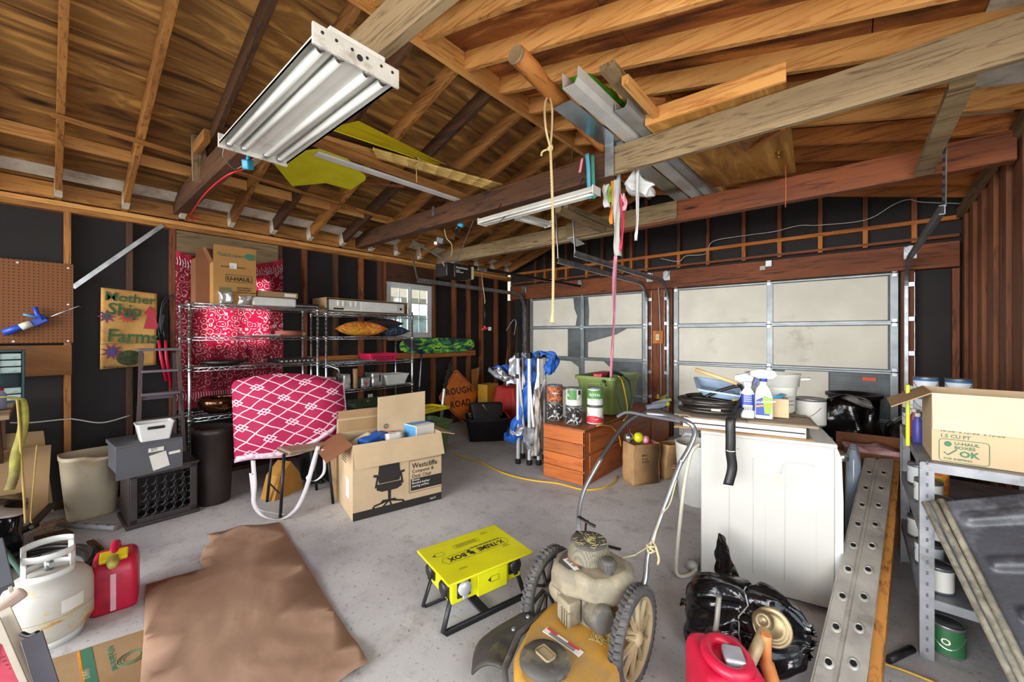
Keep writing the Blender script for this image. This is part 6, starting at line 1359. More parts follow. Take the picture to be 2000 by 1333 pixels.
s = MB(); c = at(1427, 880, d=2.18); s.tube([c+V(.97*math.cos(a), .2*math.cos(a), .25*math.sin(a)-.1)*.020 for a in (PI+PI*k/8 for k in range(9))], .0025, 6); s.obj('white_ring', M_wplas, t)
t = thing('wooden_stick', 'pale wooden stick resting over the hose coil', 'stick', (0, 0, 0)); s = MB(); s.cyl(at(1358, 722, d=2.62), at(1440, 750, d=2.45), .012, seg=10); s.obj('stick', mat('dowel', 'c9a874', .6), t)
# foil tray on a printed box
t = thing('fruit_box', 'small printed carton under the blue foil tray', 'carton', pd(.14, .34), da); s = MB(); s.box((0, .02, .035), (.22, .16, .07), bev=.003); s.obj('carton', m_blot('fruit_print', '5a2a1a', 'b87a34', '4f7a34', 20, .5), t)
t = thing('paint_tray', 'pale blue plastic paint tray tilted on the small carton', 'tray', pd(.15, .34, ZP_+.10), 0, None, (.1, .12, da+.15)); s = MB(); open_tub(s, .22, .30, .28, .38, .05, .03, .004, .014, .01); s.obj('tray', mat('tray_blue', '9db8d4', .35, 0, .1), t)
t = thing('yellow_pack', 'blue pack with a yellow flower print behind the cleaner bottles', 'pack', pd(.25, .22), da); s = MB(); s.box((0, 0, .06), (.05, .05, .12), bev=.004); s.obj('pack', mat('packet_blue', '1f56a8', .4), t); s = MB(); s.box((0, -.026, .08), (.05, .002, .05)); s.obj('yellow_print', M_yel, t)
M_cob = mat('label_cobalt', '24409c', .4, 0, .05); M_lime = mat('label_lime', '7fb52a', .4)
def jug(label, loc, rz, w, d, h, neck_h, sprayer):
    t = thing('cleaner_bottle', label, 'bottle', loc, rz); s = MB()
    o = [(rbox(w, d, .02), 0), (rbox(w*1.02, d, .022), .01), (rbox(w, d*.98, .022), h*(.60 if sprayer else .78)), (rbox(w*.72, d*.8, .02), h*(.80 if sprayer else .88)), (rbox(.034, .034, .014), h*.92), (rbox(.034, .034, .014), h)]
    R = tub(s, o, smooth=True); s.bm.faces.new(R[0][::-1]); s.bm.faces.new(R[-1]); s.obj('bottle_body', M_wplas, t)
    s = MB()
    if sprayer:
        s.prism([(-w*.40, .02), (w*.30, .02), (w*.42, .09), (w*.1, h*.62), (-w*.38, h*.50)], -d/2-.0025, -d/2-.0005, 'Y'); s.obj('label_wrap', M_cob, t)
        s = MB(); s.prism([(w*.05, .03), (w*.38, .03), (w*.45, .12), (w*.15, h*.60), (-w*.05, h*.58)], -d/2-.004, -d/2-.002, 'Y'); s.obj('green_print', M_lime, t)
        s = MB(); s.prism([(-w*.40, h*.30), (w*.42, h*.38), (w*.42, h*.42), (-w*.40, h*.35)], -d/2-.005, -d/2-.004, 'Y'); s.obj('orange_stripe', mat('label_orange', 'd98a2a', .4), t)
        text('lettering', 'multi-clean', .022, M_paperw, t, frame((-w*.38, -d/2-.006, h*.41), (1, 0, .12), (0, 0, 1)), bold=.01)
        s = MB(); s.cyl((0, 0, h), (0, 0, h+.018), .02, seg=14); s.obj('collar', M_cob, t)
        s = MB(); s.prism([(.035, 0), (-.035, 0), (-.075, .015), (-.075, .04), (-.03, .052), (.045, .045), (.055, .02)], -.014, .014, 'Y'); s.xf(Matrix.Translation((.01, 0, h+.018))); s.obj('trigger_head', M_wplas, t)
        s = MB(); s.prism([(-.022, 0), (-.04, -.005), (-.055, -.05), (-.048, -.052), (-.03, -.01)], -.006, .006, 'Y'); s.xf(Matrix.Translation((0, 0, h+.02))); s.obj('trigger', M_cob, t)
    else:
        R = tub(s, [(rbox(w*1.03, d*1.02, .023), .045), (rbox(w*1.02, d*1.01, .023), h*.76)]); s.obj('label_wrap', M_cob, t)
        s = MB(); s.box((0, -d/2-.0015, .06), (w*.7, .002, .035)); s.obj('barcode', M_paperw, t); s = MB()
        for k in range(6): s.box((-w*.28+k*.008, -d/2-.003, .058), (.003, .001, .022))
        s.obj('barcode_lines', M_ink, t); s = MB()
        for k in range(7): s.box((0, -d/2-.0015, .10+k*.012), (w*.6, .001, .003))
        s.obj('label_text', M_paperw, t)
        s = MB(); s.cyl((0, 0, h), (0, 0, h+.026), .021, seg=16); s.obj('cap', M_wplas, t)
    return t
jug('white bottle with blue text label and white cap on the wrapped panel', pd(.305, .085), da, .068, .05, .185, 0, False)
jug('white trigger spray bottle with blue and green label on the wrapped panel', pd(.385, .115), da, .095, .055, .215, 0, True)
t = thing('trigger_sprayer', 'white trigger spray bottle half hidden behind the blue-label bottle', 'bottle', pd(.30, .20), da); s = MB(); s.lathe([(0, 0), (.032, 0), (.034, .13), (.016, .18), (.016, .20), (0, .20)], (0, 0, 0), 18); s.obj('bottle_body', M_wplas, t); s = MB(); s.prism([(.03, 0), (-.03, 0), (-.06, .01), (-.06, .035), (0, .05), (.04, .03)], -.014, .014, 'Y'); s.xf(Matrix.Translation((0, 0, .2))); s.obj('trigger_head', M_wplas, t)
t = thing('blue_bowl', 'teal blue plastic bowl behind the spray bottles', 'bowl', pd(.42, .24, ZP_+.09), da); s = MB(); s.lathe([(0, 0), (.05, 0), (.09, .04), (.085, .04), (.045, .006), (0, .006)], (0, 0, 0), 24); s.obj('bowl', mat('bowl_teal', '3f88b0', .35), t)
t = thing('small_carton', 'small tan carton standing right of the spray bottle', 'carton', pd(.47, .20), da); s = MB(); s.box((0, .02, .055), (.09, .10, .11), bev=.003); s.obj('carton', M_cardL, t)
t = thing('stock_pot', 'white enamel steamer pot with side handles on the wrapped panel', 'pot', pd(.45, .42), da); t.scale = (1.15, 1.15, 1.1); s = MB()
s.lathe([(0, 0), (.098, 0), (.105, .01), (.108, .145), (.125, .15), (.128, .21), (.134, .215), (.134, .22), (.122, .22), (.118, .16), (.10, .02), (0, .02)], (0, 0, 0), 32); s.obj('pot', M_enam, t)
for sg in (-1, 1): s = MB(); s.tube(catmull([(sg*.125, -.03, .19), (sg*.165, -.025, .195), (sg*.172, 0, .195), (sg*.165, .025, .195), (sg*.125, .03, .19)], 4), .007, 8); s.obj('handle', M_enam, t)
s = MB(); 
for i in range(6):
    for j in range(4): a = -1.2+i*.12; s.box((.108*math.cos(a), .108*math.sin(a), .05+j*.022), (.005, .005, .005))
s.obj('steam_holes', M_gbox, t)
c_ = can('white paint can standing on the right end of the dryer top', dp(.60, .50, DH+.002), .083, .17, mat('label_greywhite', 'c2c1bb', .5, 0, .04), -2, None)
# ------------------------------------------------ rubbish and carton behind the dryer
def sack(name, label, loc, size, seed, amp=.06, mm=None):
    t = thing(name, label, 'rubbish bag', loc); s = MB(); rough_box(s, (0, 0, size[2]/2), size, amp, 12, 5, seed, lambda q, p: V(p.x*(1-.25*abs(q.z*2)**3), p.y*(1-.25*abs(q.z*2)**3), p.z)); s.obj('sack', mm or M_film, t); return t
sack('rubbish_sack', 'shiny black rubbish sack heaped behind the dryer by the garage door', (-.08, 4.95, 0), (.55, .5, .85), 3, .09)
sack('rubbish_sack', 'black rubbish sack on the right of the heap beside the shelving', (.42, 4.6, 0), (.42, .5, .80), 9, .07)
t = thing('black_bin', 'round black trash bin with rim behind the rubbish sacks', 'bin', (.0, 5.50, 0)); s = MB(); s.lathe([(0, 0), (.17, 0), (.21, .82), (.235, .83), (.235, .86), (.20, .86), (.16, .02), (0, .02)], (0, 0, 0), 26); s.obj('bin_body', M_black, t)
carton('carton_box', 'tall reddish-brown open carton holding pink packaging behind the ramp', (.10, 3.98, 0), .40, .30, .62, -PI/2+.05, M_cardD, [('-x', .08, 10, None)])
t = thing('pink_packaging', 'crumpled pink plastic packaging in the tall carton', 'packaging', (.10, 3.98, .45)); s = MB(); rough_box(s, (0, 0, .09), (.28, .22, .2), .04, 8, 9, 2); s.obj('packaging', mat('packaging_pink', 'c49a9a', .4, 0, .12), t)
t = thing('water_bottles', 'wrapped pack of clear bottles between the dryer and the carton', 'bottle pack', (.0, 3.62, 0)); s = MB()
for k in range(3): s.lathe([(0, 0), (.04, 0), (.045, .3), (.04, .62), (.015, .7), (0, .7)], (-.0+.0*k, -.09+.09*k, 0), 12)
s.obj('bottle', mat('bottle_clear', 'a5b4c8', .15, 0, .1), t)
# ------------------------------------------------ aluminium ramp plank and timber under it
nl, nr = at(1562, 1410, z=.012), at(1682, 1410, z=.055); fl_, fr_ = at(1682, 896, d=2.75), at(1745, 900, d=2.75)
nl = nl+(nl-fl_).normalized()*.12; nr = nr+(nr-fr_).normalized()*.12; nl.z = max(nl.z, .012); nr.z = max(nr.z, .03); nl.x += .012; fl_.x += .02
t = thing('aluminium_ramp', 'dimpled aluminium ramp plank leaning beside the dryer', 'ramp', (0, 0, 0)); M_alu = mat('ramp_aluminium', 'bdb9b0', .5, .45, .12, 7, dirt='7d776a', dirt_amt=.2)
up_ = (nr-nl).cross(fl_-nl).normalized(); up_ = up_ if up_.z > 0 else -up_
def rp(u, v): return nl.lerp(nr, u).lerp(fl_.lerp(fr_, u), v)
s = MB(); prof_ = [(0, -.0), (.03, .012), (.36, .012), (.40, .0), (.46, .0), (.50, .012), (1.0, .012)]
for (u0, h0), (u1, h1) in zip(prof_, prof_[1:]):
    s.grid(lambda u, v: rp(u0+(u1-u0)*u, v)+up_*(h0+(h1-h0)*u), 1, 10, False, .004)
s.obj('deck', M_alu, t)
s = MB(); s.beam(rp(0, 0)-up_*.018, rp(0, 1)-up_*.018, .006, .05, up=up_); s.obj('side_lip', M_alu, t); s = MB(); s.beam(rp(1, 0)-up_*.018, rp(1, 1)-up_*.018, .006, .05, up=up_); s.obj('side_lip', M_alu, t)
R3 = frame((0, 0, 0), fl_-nl, up_).to_3x3(); xd = (fl_-nl).normalized(); yd_ = up_.cross(xd); MT = Matrix((xd, yd_, up_)).transposed()
for k in range(9):
    for u in (.24, .72):
        s = MB(); s.lathe([(.013, .0), (.014, .005), (.018, .004), (.024, .0)], rp(u, .17+.092*k)+up_*.013, 18, mtx=MT, sx=1.25, sy=.85); s.obj('dimple', M_alu, t)
        s = MB(); s.lathe([(0, .0015), (.0135, .0015)], rp(u, .17+.092*k)+up_*.013, 14, mtx=MT, sx=1.25, sy=.85); s.obj('hole', M_blackm, t)
board('timber', nr-up_*.06+V(.03, 0, 0), fr_-up_*.06+V(.02, 0, 0), .04, .10, LUM('Y'), 'long brown timber lying under the right edge of the ramp', 'timber')
# ------------------------------------------------ steel shelving on the right
t = thing('steel_shelving', 'grey steel angle shelving unit against the right wall', 'shelving', (0, 0, 0)); M_sg = mat('shelf_grey', '8f9196', .5, .5, .12, 9, dirt='5a5650', dirt_amt=.15)
SX0, SX1, SY0, SY1, SZ = .232, .765, 2.60, 3.62, .885
for x, sx in ((SX0, 1), (SX1, -1)):
    for y, sy in ((SY0, 1), (SY1, -1)):
        s = MB(); s.box((x+sx*.022, y, SZ/2), (.046, .004, SZ)); s.box((x, y+sy*.022, SZ/2), (.004, .046, SZ)); o = s.obj('leg', M_sg, t)
        if x < .5:
            s = MB()
            for k in range(18): s.box((x+.022, y-.002*sy, .04+.05*k), (.008, .003, .016))
            s.obj('slots', M_gbox, o)
for z in (SZ, .58, .27):
    s = MB(); s.box(((SX0+SX1)/2, (SY0+SY1)/2, z), (SX1-SX0-.01, SY1-SY0-.01, .012)); 
    for x in (SX0+.003, SX1-.003): s.box((x, (SY0+SY1)/2, z-.015), (.004, SY1-SY0, .04))
    for y in (SY0+.003, SY1-.003): s.box(((SX0+SX1)/2, y, z-.015), (SX1-SX0, .004, .04))
    s.obj('shelf', M_sg, t)
ub = carton('uhaul_box', 'tan moving box with green print and folded flap on the steel shelving', (.525, 2.83, SZ+.008), .50, .34, .31, -PI/2+.0, M_cardL, [('+x', .165, 176, mat('cardboard_pale', 'd3c0a0', .85, 0, .03)), ('-y', .16, 120, M_card)])
UB = lambda y, z: frame((.1725, y, z), (0, 1, 0), (0, 0, 1))
text('lettering', '16-3/8" x 12-5/8" x 12-5/8"', .019, M_gink, ub, UB(-.225, .137), xs=.95); text('lettering', '1.5 CU FT', .022, M_gink, ub, UB(-.225, .112), bold=.01)
text('lettering', 'U-HAUL\nBOXES', .018, M_gink, ub, UB(-.18, .083), bold=.02, xs=1.15); text('lettering', 'OK', .036, M_gink, ub, UB(-.165, .032), bold=.03, xs=1.1); text('lettering', 'FOR SHIPPING', .013, M_gink, ub, UB(-.213, .013), bold=.01, xs=1.05)
s = MB(); s.tube([(.1725, -.212, .045), (.1725, -.200, .034), (.1725, -.172, .062)], .0025, 5); s.obj('check_mark', M_gink, ub)
s = MB(); s.tube([(.1718, y*1-.152, z+.055) for y, z in rbox(.15, .10, .012)], .0013, 5, closed=True); s.obj('printed_frame', M_gink, ub)
s = MB(); s.lathe([(.0, .001), (.012, .001)], (.1718, -.20, .084), 14, 'X'); s.obj('emblem', M_gink, ub)
s = MB(); c = V(.172, .12, .085); s.tube([c+V(0, .045*math.cos(a), .05*math.sin(a)) for a in (.3*k for k in range(18))], .006, 5); s.prism([(.02, -.0), (.19, 0), (.19, .03), (.12, .04), (.05, .03)], .171, .1725, 'X'); s.obj('recycling_print', M_gink, ub)
t = thing('plastic_bar', 'bright yellow-green plastic bar poking out beside the moving box', 'bar', (.215, 2.92, SZ+.008)); s = MB(); s.box((0, 0, .16), (.016, .03, .32), bev=.006); s.obj('bar', mat('neon_yellow', 'c9d41c', .4), t)
# paint cans: top shelf, middle shelf, lower shelf
M_bw = mat('label_bluewhite', 'cfd6dc', .5, 0, .03); M_lb = mat('label_blue', '2c5f8c', .5)
def bw_can(label, loc, r=.053, h=.108, blue=True, g='paint cans on the steel shelving'):
    c = can(label, loc, r, h, M_bw, math.atan2(-loc[1], -loc[0]), g)
    if blue: wrap_print(c, r, -1.4, 1.4, h*.80, h*.93, M_lb)
    return c
zc = SZ+.007
bw_can('lower white can at the aisle side of the top shelf', (.33, 3.44, zc)); bw_can('upper white and blue can stacked at the aisle side of the top shelf', (.33, 3.44, zc+.109)); bw_can('topmost blue banded can at the aisle side of the top shelf', (.33, 3.44, zc+.218)); bw_can('lone white can nearest the rear aisle corner of the top shelf', (.29, 3.56, zc)); bw_can('second white can at the rear aisle corner, stacked on another', (.29, 3.56, zc+.109))
bw_can('lower white can deeper on the top shelf', (.46, 3.42, zc)); bw_can('middle can of the deeper stack on the top shelf', (.46, 3.42, zc+.109)); bw_can('topmost can with blue lid band in the deeper stack on the top shelf', (.46, 3.42, zc+.218))
t = thing('small_can', 'small blue and white tin at the aisle edge of the top shelf', 'tin', (.262, 3.24, zc)); s = MB(); s.lathe([(0, 0), (.028, 0), (.028, .15), (0, .15)], (0, 0, 0), 18); s.obj('tin', M_bw, t)
for k, (mm, l) in enumerate(((mat('bottle_violet', '4a4aa0', .4), 'purple capped small bottle in front of the stacked white cans'), (mat('bottle_maroon', '8a2f4a', .4), 'maroon small bottle in front of the stacked white cans'))): bottle('bottle', l, 'bottle', (.262, 2.92+.16*k+.12, zc), .022, .16, mm, M_paperw, 'small bottles on the steel shelving')
for k, (x, y, z, mm, l) in enumerate(((.30, 3.36, .587, M_bw, 'white can at the rear aisle side of the middle shelf'), (.30, 2.72, .587, M_bw, 'white and black can beside the front leg on the middle shelf'), (.30, 3.02, .587, M_lw, 'plain white can in the centre aisle side of the middle shelf'),
      (.50, 2.74, .587, M_lw, 'silver-lidded can behind the front shelf rail, left one'), (.68, 2.76, .587, M_gbox, 'dark can with a silver lid near the right wall'),
      (.30, 3.36, .277, M_lw, 'white can at the rear of the lower shelf'), (.30, 2.98, .277, M_bw, 'stained white can in the middle of the lower shelf'), (.30, 2.72, .277, M_lw, 'white can by the front leg on the lower shelf'), (.49, 2.74, .277, M_black, 'black can on the lower shelf behind the front leg'))):
    can(l, (x, y, z), .054, .115 if k in (3, 4) else .12, mm, 2.4, 'paint cans on the steel shelving')
c_ = can('green can with a white letter O standing on the floor under the shelving', (.33, 2.72, .0), .06, .14, mat('label_darkgreen', '2a5f3a', .5), -1.65, 'paint cans on the steel shelving'); wrap_text(c_, 'O', .04, .06, .06, M_paperw, -.1)
t = thing('orange_jug', 'orange and green printed jug behind the rear leg of the steel shelving', 'jug', (.34, 3.16, .587)); s = MB(); s.box((0, 0, .12), (.10, .10, .24), bev=.02); s.obj('jug', m_blot('jug_print', 'a85a1a', 'c98a2a', '5a9a2a', 12, .55), t)
# ------------------------------------------------ black truck-bed liner
t = thing('bed_liner', 'scuffed black ribbed plastic truck-bed liner leaning at the right', 'bed liner', (0, 0, 0)); M_lin = mat('liner_black', '35363c', .42, 0, .15, 5, .1, 60, dirt='6c6e74', dirt_amt=.22)
P0, P1, B0 = at(1803, 985, Y=2.52), at(2000, 966, Y=2.54), at(1975, 1333, Y=2.12); dn = (B0-P0); dn = dn*(P0.z-.02)/(-dn.z); B0 = P0+dn; wv = (P1-P0); wv = wv*((.79-P0.x)/wv.x); 
wv2 = V(wv.x*.72, wv.y, wv.z*.2)
def lp(u, v):
    p = P0+wv*u*(1-v)+wv2*u*v+dn*v; return V(min(p.x, .79), p.y, max(p.z, .012))
nn = wv.cross(dn).normalized(); nn = nn if nn.y < 0 else -nn
def lh(u, v):
    h = 0.0
    for k in range(6):
        a = .05+k*.165; b = a+.055
        if u > .16: 
            e = min(max((v-a)/.02, 0), 1)*min(max((b-v)/.02, 0), 1)*min(max((u-.16-.02*k)/.03, 0), 1); h += .018*e
    h += .02*(u < .05)
    return h
s = MB(); s.grid(lambda u, v: lp(u, v)+nn*lh(u, v), 60, 120, True, .006); s.obj('ribbed_panel', M_lin, t)
M_edge = wood('liner_edge_', '8b8576', '4a463f', 'X', knots=False)
for k in range(3): s = MB(); s.tube([lp(.012+.045*k, v/8)+nn*(.016+.004*k) for v in range(9)], .0125, 8); s.obj('edge_bead', mat('edge_scuffed', '7d7768', .6, 0, .2, 25, dirt='4b463d', dirt_amt=.4), t)
for v in (.17, .52): s = MB(); s.lathe([(.004, .002), (.014, .004), (.02, 0)], lp(.55, v)+nn*.004, 14, mtx=frame((0, 0, 0), wv, nn.cross(wv))); s.obj('bolt_boss', M_blackm, t)
# ------------------------------------------------ debris on the floor at the right
o = cord('straw', [at(1720, 1295, z=.008), at(1770, 1312, z=.008), at(1830, 1336, z=.008)], .005, mat('straw', 'c0973a', .7)); tag(o, 'thin tan reed on the floor by the shelving leg', 'reed')
t = thing('black_wood', 'short charred black stick on the floor beside the ramp', 'stick', (0, 0, 0)); s = MB(); s.cyl(at(1735, 1290, z=.018), at(1782, 1268, z=.018), .016, seg=8); s.obj('stick', M_black, t)
# ------------------------------------------------ black bag with twine, red gas can, bronze tool
t = thing('trash_bag', 'shiny black plastic bundle tied with cord beside the dryer', 'rubbish bag', (0, 0, 0)); ba, bb = at(1345, 1195, z=.10), at(1600, 1262, z=.20); bb = V(bb.x-.02, bb.y+.0, .2)
ax = (bb-ba); sdv = V(-ax.y, ax.x, 0).normalized()
def bagf(u, v):
    a = 2*PI*v; c = ba.lerp(bb, u); r = (.075+.10*math.sin(PI*min(1, u*1.05)**.8)**.7)*(.85 if u > .95 else 1)
    w = 1+.07*math.sin(a*7+u*4)+.05*math.sin(a*17+u*3)+.035*math.sin(a*29-u*5); pinch = 1-.10*math.exp(-((u-.52)/.03)**2)
    p = c+sdv*math.cos(a)*r*w*pinch*.95+V(0, 0, 1)*math.sin(a)*r*w*pinch*1.05
    p = p+noise.noise_vector(p*9)*.03+noise.noise_vector(V(u*5, a*6, 2))*.012; p.z = max(p.z, .004); return p
s = MB(); s.grid(lambda u, v: bagf(u, v), 60, 90, True, 0); s.obj('bag', M_film, t)
def spike(px, n, w, seed):
    P_ = catmull([at(x, y, z=z) for x, y, z in px], 8); L = len(P_); s = MB()
    s.grid(lambda u, v: P_[min(int(u*(L-1)+.5), L-1)]+(sdv*math.cos(2*PI*v)*.5+ax.normalized()*math.sin(2*PI*v))*w*(1-.75*u)*(1+.35*math.sin(v*2*PI*5+u*4))+noise.noise_vector(P_[min(int(u*(L-1)+.5), L-1)]*20+V(seed, v*3, 0))*.018, L-1, 30, True, 0); s.obj('gathered_neck', M_film, t)
spike([(1425, 1160, .22), (1418, 1120, .26), (1412, 1080, .31), (1408, 1045, .36)], 8, .055, 1)
spike([(1360, 1190, .10), (1345, 1175, .06), (1332, 1182, .03)], 8, .05, 4)
spike([(1440, 1150, .24), (1480, 1150, .27), (1510, 1160, .27)], 8, .05, 7)
s = MB(); s.tube([bagf(.52, v/30)+(bagf(.52, v/30)-ba.lerp(bb, .52)).normalized()*.004 for v in range(31)], .0035, 5); s.obj('tie_cord', _mats['grey_cord'], t)
def gas_can(label, loc, rz, w, d, h, spout):
    t = thing('gas_can', label, 'gas can', loc, rz); s = MB()
    R = tub(s, [(rbox(w*.94, d*.94, .03), 0), (rbox(w, d, .035), .02), (rbox(w, d, .035), h*.70), (rbox(w*.86, d*.92, .03), h*.84), (rbox(w*.62, d*.80, .03), h*.93), (rbox(w*.5, d*.7, .02), h*.94)], smooth=True); s.bm.faces.new(R[0][::-1]); s.bm.faces.new(R[-1]); s.obj('can_body', M_red, t)
    s = MB(); s.tube(catmull([(w*.38, 0, h*.80), (w*.30, 0, h*1.02), (0, 0, h*1.10), (-w*.30, 0, h*1.0), (-w*.40, 0, h*.78)], 6), .020, 10, flat=.8); s.obj('handle', M_red, t)
    spout(t, w, d, h); return t
def sp1(t, w, d, h):
    s = MB(); s.box((w*.36, 0, h*1.0), (.07, .11, .022), (0, .35, 0), bev=.006); s.obj('spout_collar', M_yel, t)
    s = MB(); s.lathe([(.026, 0), (.022, .02), (.028, .025), (.020, .045), (.024, .05), (.014, .075), (0, .075)], (w*.42, 0, h*.97), 14, mtx=Matrix.Rotation(1.75, 4, 'Y')); s.obj('spout', mat('spout_cream', 'b9a94e', .5), t)
    s = MB(); s.box((w/2+.001, .0, h*.38), (.004, .022, h*.66)); s.obj('level_strip', mat('strip_pale', 'dfa9b2', .4), t)
g1 = gas_can('red gas can with yellow spout and pale level strip beside the propane tank', (-3.09, .245, 0), -.15, .24, .19, .29, sp1)
def sp2(t, w, d, h):
    s = MB(); s.lathe([(.028, 0), (.032, .01), (.032, .03), (.026, .04), (0, .04)], (.0, d*.36, h*.86), 14); s.obj('spout_collar', M_blackm, t)
    s = MB(); s.tube([(0, d*.36, h*.88), (.012, d*.37, h*1.1), (.02, d*.36, h*1.46)], .010, 10); s.obj('spout', mat('spout_grey', '6c675f', .5, .3), t)
    s = MB(); s.box((.02, -.03, h*.99), (.07, .085, .035), (0, 0, -.2), bev=.012); s.obj('vent_cap', M_silver, t)
t = thing('gas_can', 'red gas can with tall grey spout standing in front of the black bundle', 'gas can', (-.365, 1.64, 0), .62); w, d, h = .21, .26, .30
s = MB(); R = tub(s, [(rbox(w*.94, d*.94, .03), 0), (rbox(w, d, .035), .02), (rbox(w, d, .035), h*.80), (rbox(w*.92, d*.92, .035), h*.90), (rbox(w*.78, d*.80, .03), h*.93)], smooth=True); s.bm.faces.new(R[0][::-1]); s.bm.faces.new(R[-1]); s.obj('can_body', M_red, t)
s = MB(); s.tube([(.065*math.cos(a), -.02+.085*math.sin(a), h*.97) for a in (2*PI*k/20 for k in range(20))], .022, 10, closed=True, flat=.9); s.obj('handle', M_red, t); sp2(t, w, d, h)
t = thing('bronze_tool', 'worn bronze disc tool with an orange wooden handle leaning by the gas can', 'tool', (0, 0, 0)); dc = at(1508, 1226, d=1.60); vv = (V(0, 0, 1.47)-dc).normalized(); MTd = frame(dc, V(1, .2, 0), V(-.0, .2, 1))
Rz = Matrix((V(vv.y, -vv.x, 0).normalized(), vv.cross(V(vv.y, -vv.x, 0).normalized()), vv)).transposed()
s = MB(); s.lathe([(0, -.01), (.064, -.01), (.070, 0), (.066, .008), (.058, .003), (.048, .003), (.044, .010), (.036, .005), (0, .006)], dc, 32, mtx=Rz); s.obj('disc', mat('bronze_worn', '8b7a5a', .4, .6, .2, 12, dirt='5b4630', dirt_amt=.3), t)
s = MB(); s.lathe([(0, .01), (.036, .012), (.038, .02), (.030, .022), (.028, .030), (.018, .032), (.016, .026), (0, .026)], dc+V(-.03, -.01, .018), 26, mtx=Rz); s.obj('hub', _mats['bronze_worn'], t)
s = MB(); s.tube(catmull([dc+V(-.02, -.03, .0), at(1480, 1262, d=1.52), at(1462, 1300, d=1.50), at(1440, 1345, d=1.50), at(1425, 1380, d=1.50)], 5), .021, 12); s.obj('tube_arm', mat('arm_tan', 'a58f6c', .5, .2, .1, 12), t)
s = MB(); s.tube(catmull([at(1497, 1240, d=1.53), at(1497, 1290, d=1.53), at(1505, 1320, d=1.53), at(1530, 1400, d=1.52), at(1535, 1480, d=1.52)], 5), [.018]*6+[.026]*6+[.034]*9, 12); s.obj('wood_handle', mat('handle_orange', 'c9793f', .5, 0, .12, 8, dirt='8d5a34', dirt_amt=.25), t)
text('lettering', 'NDO9', .032, M_gblue, t, frame(at(1447, 1338, d=1.47), at(1460, 1305, d=1.47)-at(1447, 1338, d=1.47), V(-.7, -.2, .6)), bold=.02)
# ------------------------------------------------ yellow power distribution box on skids
xa, xb = V(-1.449, 1.231, 0), V(-1.33, 1.727, 0); ux_ = (xb-xa).normalized(); xr = math.atan2(ux_.y, ux_.x); uy_ = V(-ux_.y, ux_.x, 0); ctr = xa+ux_*.255+uy_*.19
t = thing('power_box', 'yellow power distribution box on a black tube skid frame', 'power box', (ctr.x, ctr.y, 0), xr)     # local x along the long side, -y toward the camera
M_xy = mat('xbox_yellow', 'd3cf14', .4, 0, .04)
s = MB(); s.box((0, 0, .283), (.51, .38, .012), bev=.004); s.obj('top_plate', M_xy, t)
s = MB(); s.box((0, 0, .212), (.42, .27, .13), bev=.004); s.box((.02, -.142, .205), (.18, .02, .125), bev=.003); s.obj('housing', M_xy, t)
for y in (-.12, .12):
    s = MB(); pts = [(-.19, y*.9, .20), (-.25, y, .02), (-.235, y, .012), (.235, y, .012), (.25, y, .02), (.19, y*.9, .20)]; s.tube(pts, .016, 8, flat=.55); s.obj('skid', M_blackm, t)
s = MB(); s.beam((0, -.12, .018), (0, .12, .018), .045, .012); s.obj('cross_bar', M_blackm, t)
def outlet(x, y, z, ang, m, nm='outlet_cover'):
    s = MB(); s.box((0, 0, 0), (.075, .008, .09), bev=.003); s.xf(Matrix.Translation((x, y, z)) @ Matrix.Rotation(ang, 4, 'Z')); o = s.obj('outlet_plate', M_black if m is not M_silver else M_xy, t)
    s = MB(); s.lathe([(0, .024), (.030, .022), (.036, .014), (.036, 0)], (0, 0, 0), 22, 'Y', sy=1); s.box((0, -.012, -.038), (.026, .014, .024), bev=.005); 
    for v in s.bm.verts: v.co.y = -abs(v.co.y)
    s.xf(Matrix.Translation((x, y, z)) @ Matrix.Rotation(ang, 4, 'Z')); s.obj(nm, m, o)
outlet(-.145, -.141, .215, 0, mat('cover_silver', 'b0b3b8', .35, .3, .05)); outlet(.165, -.141, .225, 0, M_black)
outlet(-.216, -.075, .21, -PI/2, M_black); outlet(-.216, .085, .22, -PI/2, M_black)
T = frame((0, 0, .2893), (-1, 0, 0), (0, -1, 0)); TT = lambda x, y: frame((x, y, .2893), (-1, 0, 0), (0, -1, 0))
text('lettering', 'X-TREME', .052, M_ink, t, TT(.185, .015), bold=.03, xs=.80, depth=.0006); text('lettering', 'BOX', .052, M_ink, t, TT(-.055, .015), bold=.03, xs=.95, depth=.0006)
text('lettering', 'POWER DISTRIBUTION CENTER', .014, M_ink, t, TT(.185, .042), xs=.95, depth=.0006)
s = MB(); s.tube([(x, y+.0, .2893) for x, y in ((.195, -.035), (.215, -.005), (.2, .03), (-.03, .032), (-.18, .03), (-.195, .0), (-.175, -.035))], .0010, 4, closed=True); s.obj('banner_outline', M_ink, t)
s = MB(); s.prism([(-.008, -.0), (-.036, .014), (-.036, -.016), (-.008, -.03)], .2892, .2899, 'Z'); s.prism([(-.010, .003), (-.037, .018), (-.05, .008), (-.024, -.006)], .2892, .2898, 'Z'); s.prism([(-.015, .02), (-.03, .035), (-.025, .022), (-.045, .03), (-.03, .012)], .2892, .2898, 'Z'); s.obj('cube_logo', M_ink, t)
s = MB(); s.tube([(x, y+.095, .2893) for x, y in rbox(.16, .035, .002, 1)], .0008, 4, closed=True)
for k in range(4): s.box((0, .085+.007*k, .2893), (.13, .002, .0008))
s.tube([(x-.175, y+.075, .2893) for x, y in rbox(.05, .035, .008, 3)], .0010, 4, closed=True); s.prism([(-.20, .065), (-.20, .085), (-.218, .075)], .2892, .2899, 'Z')
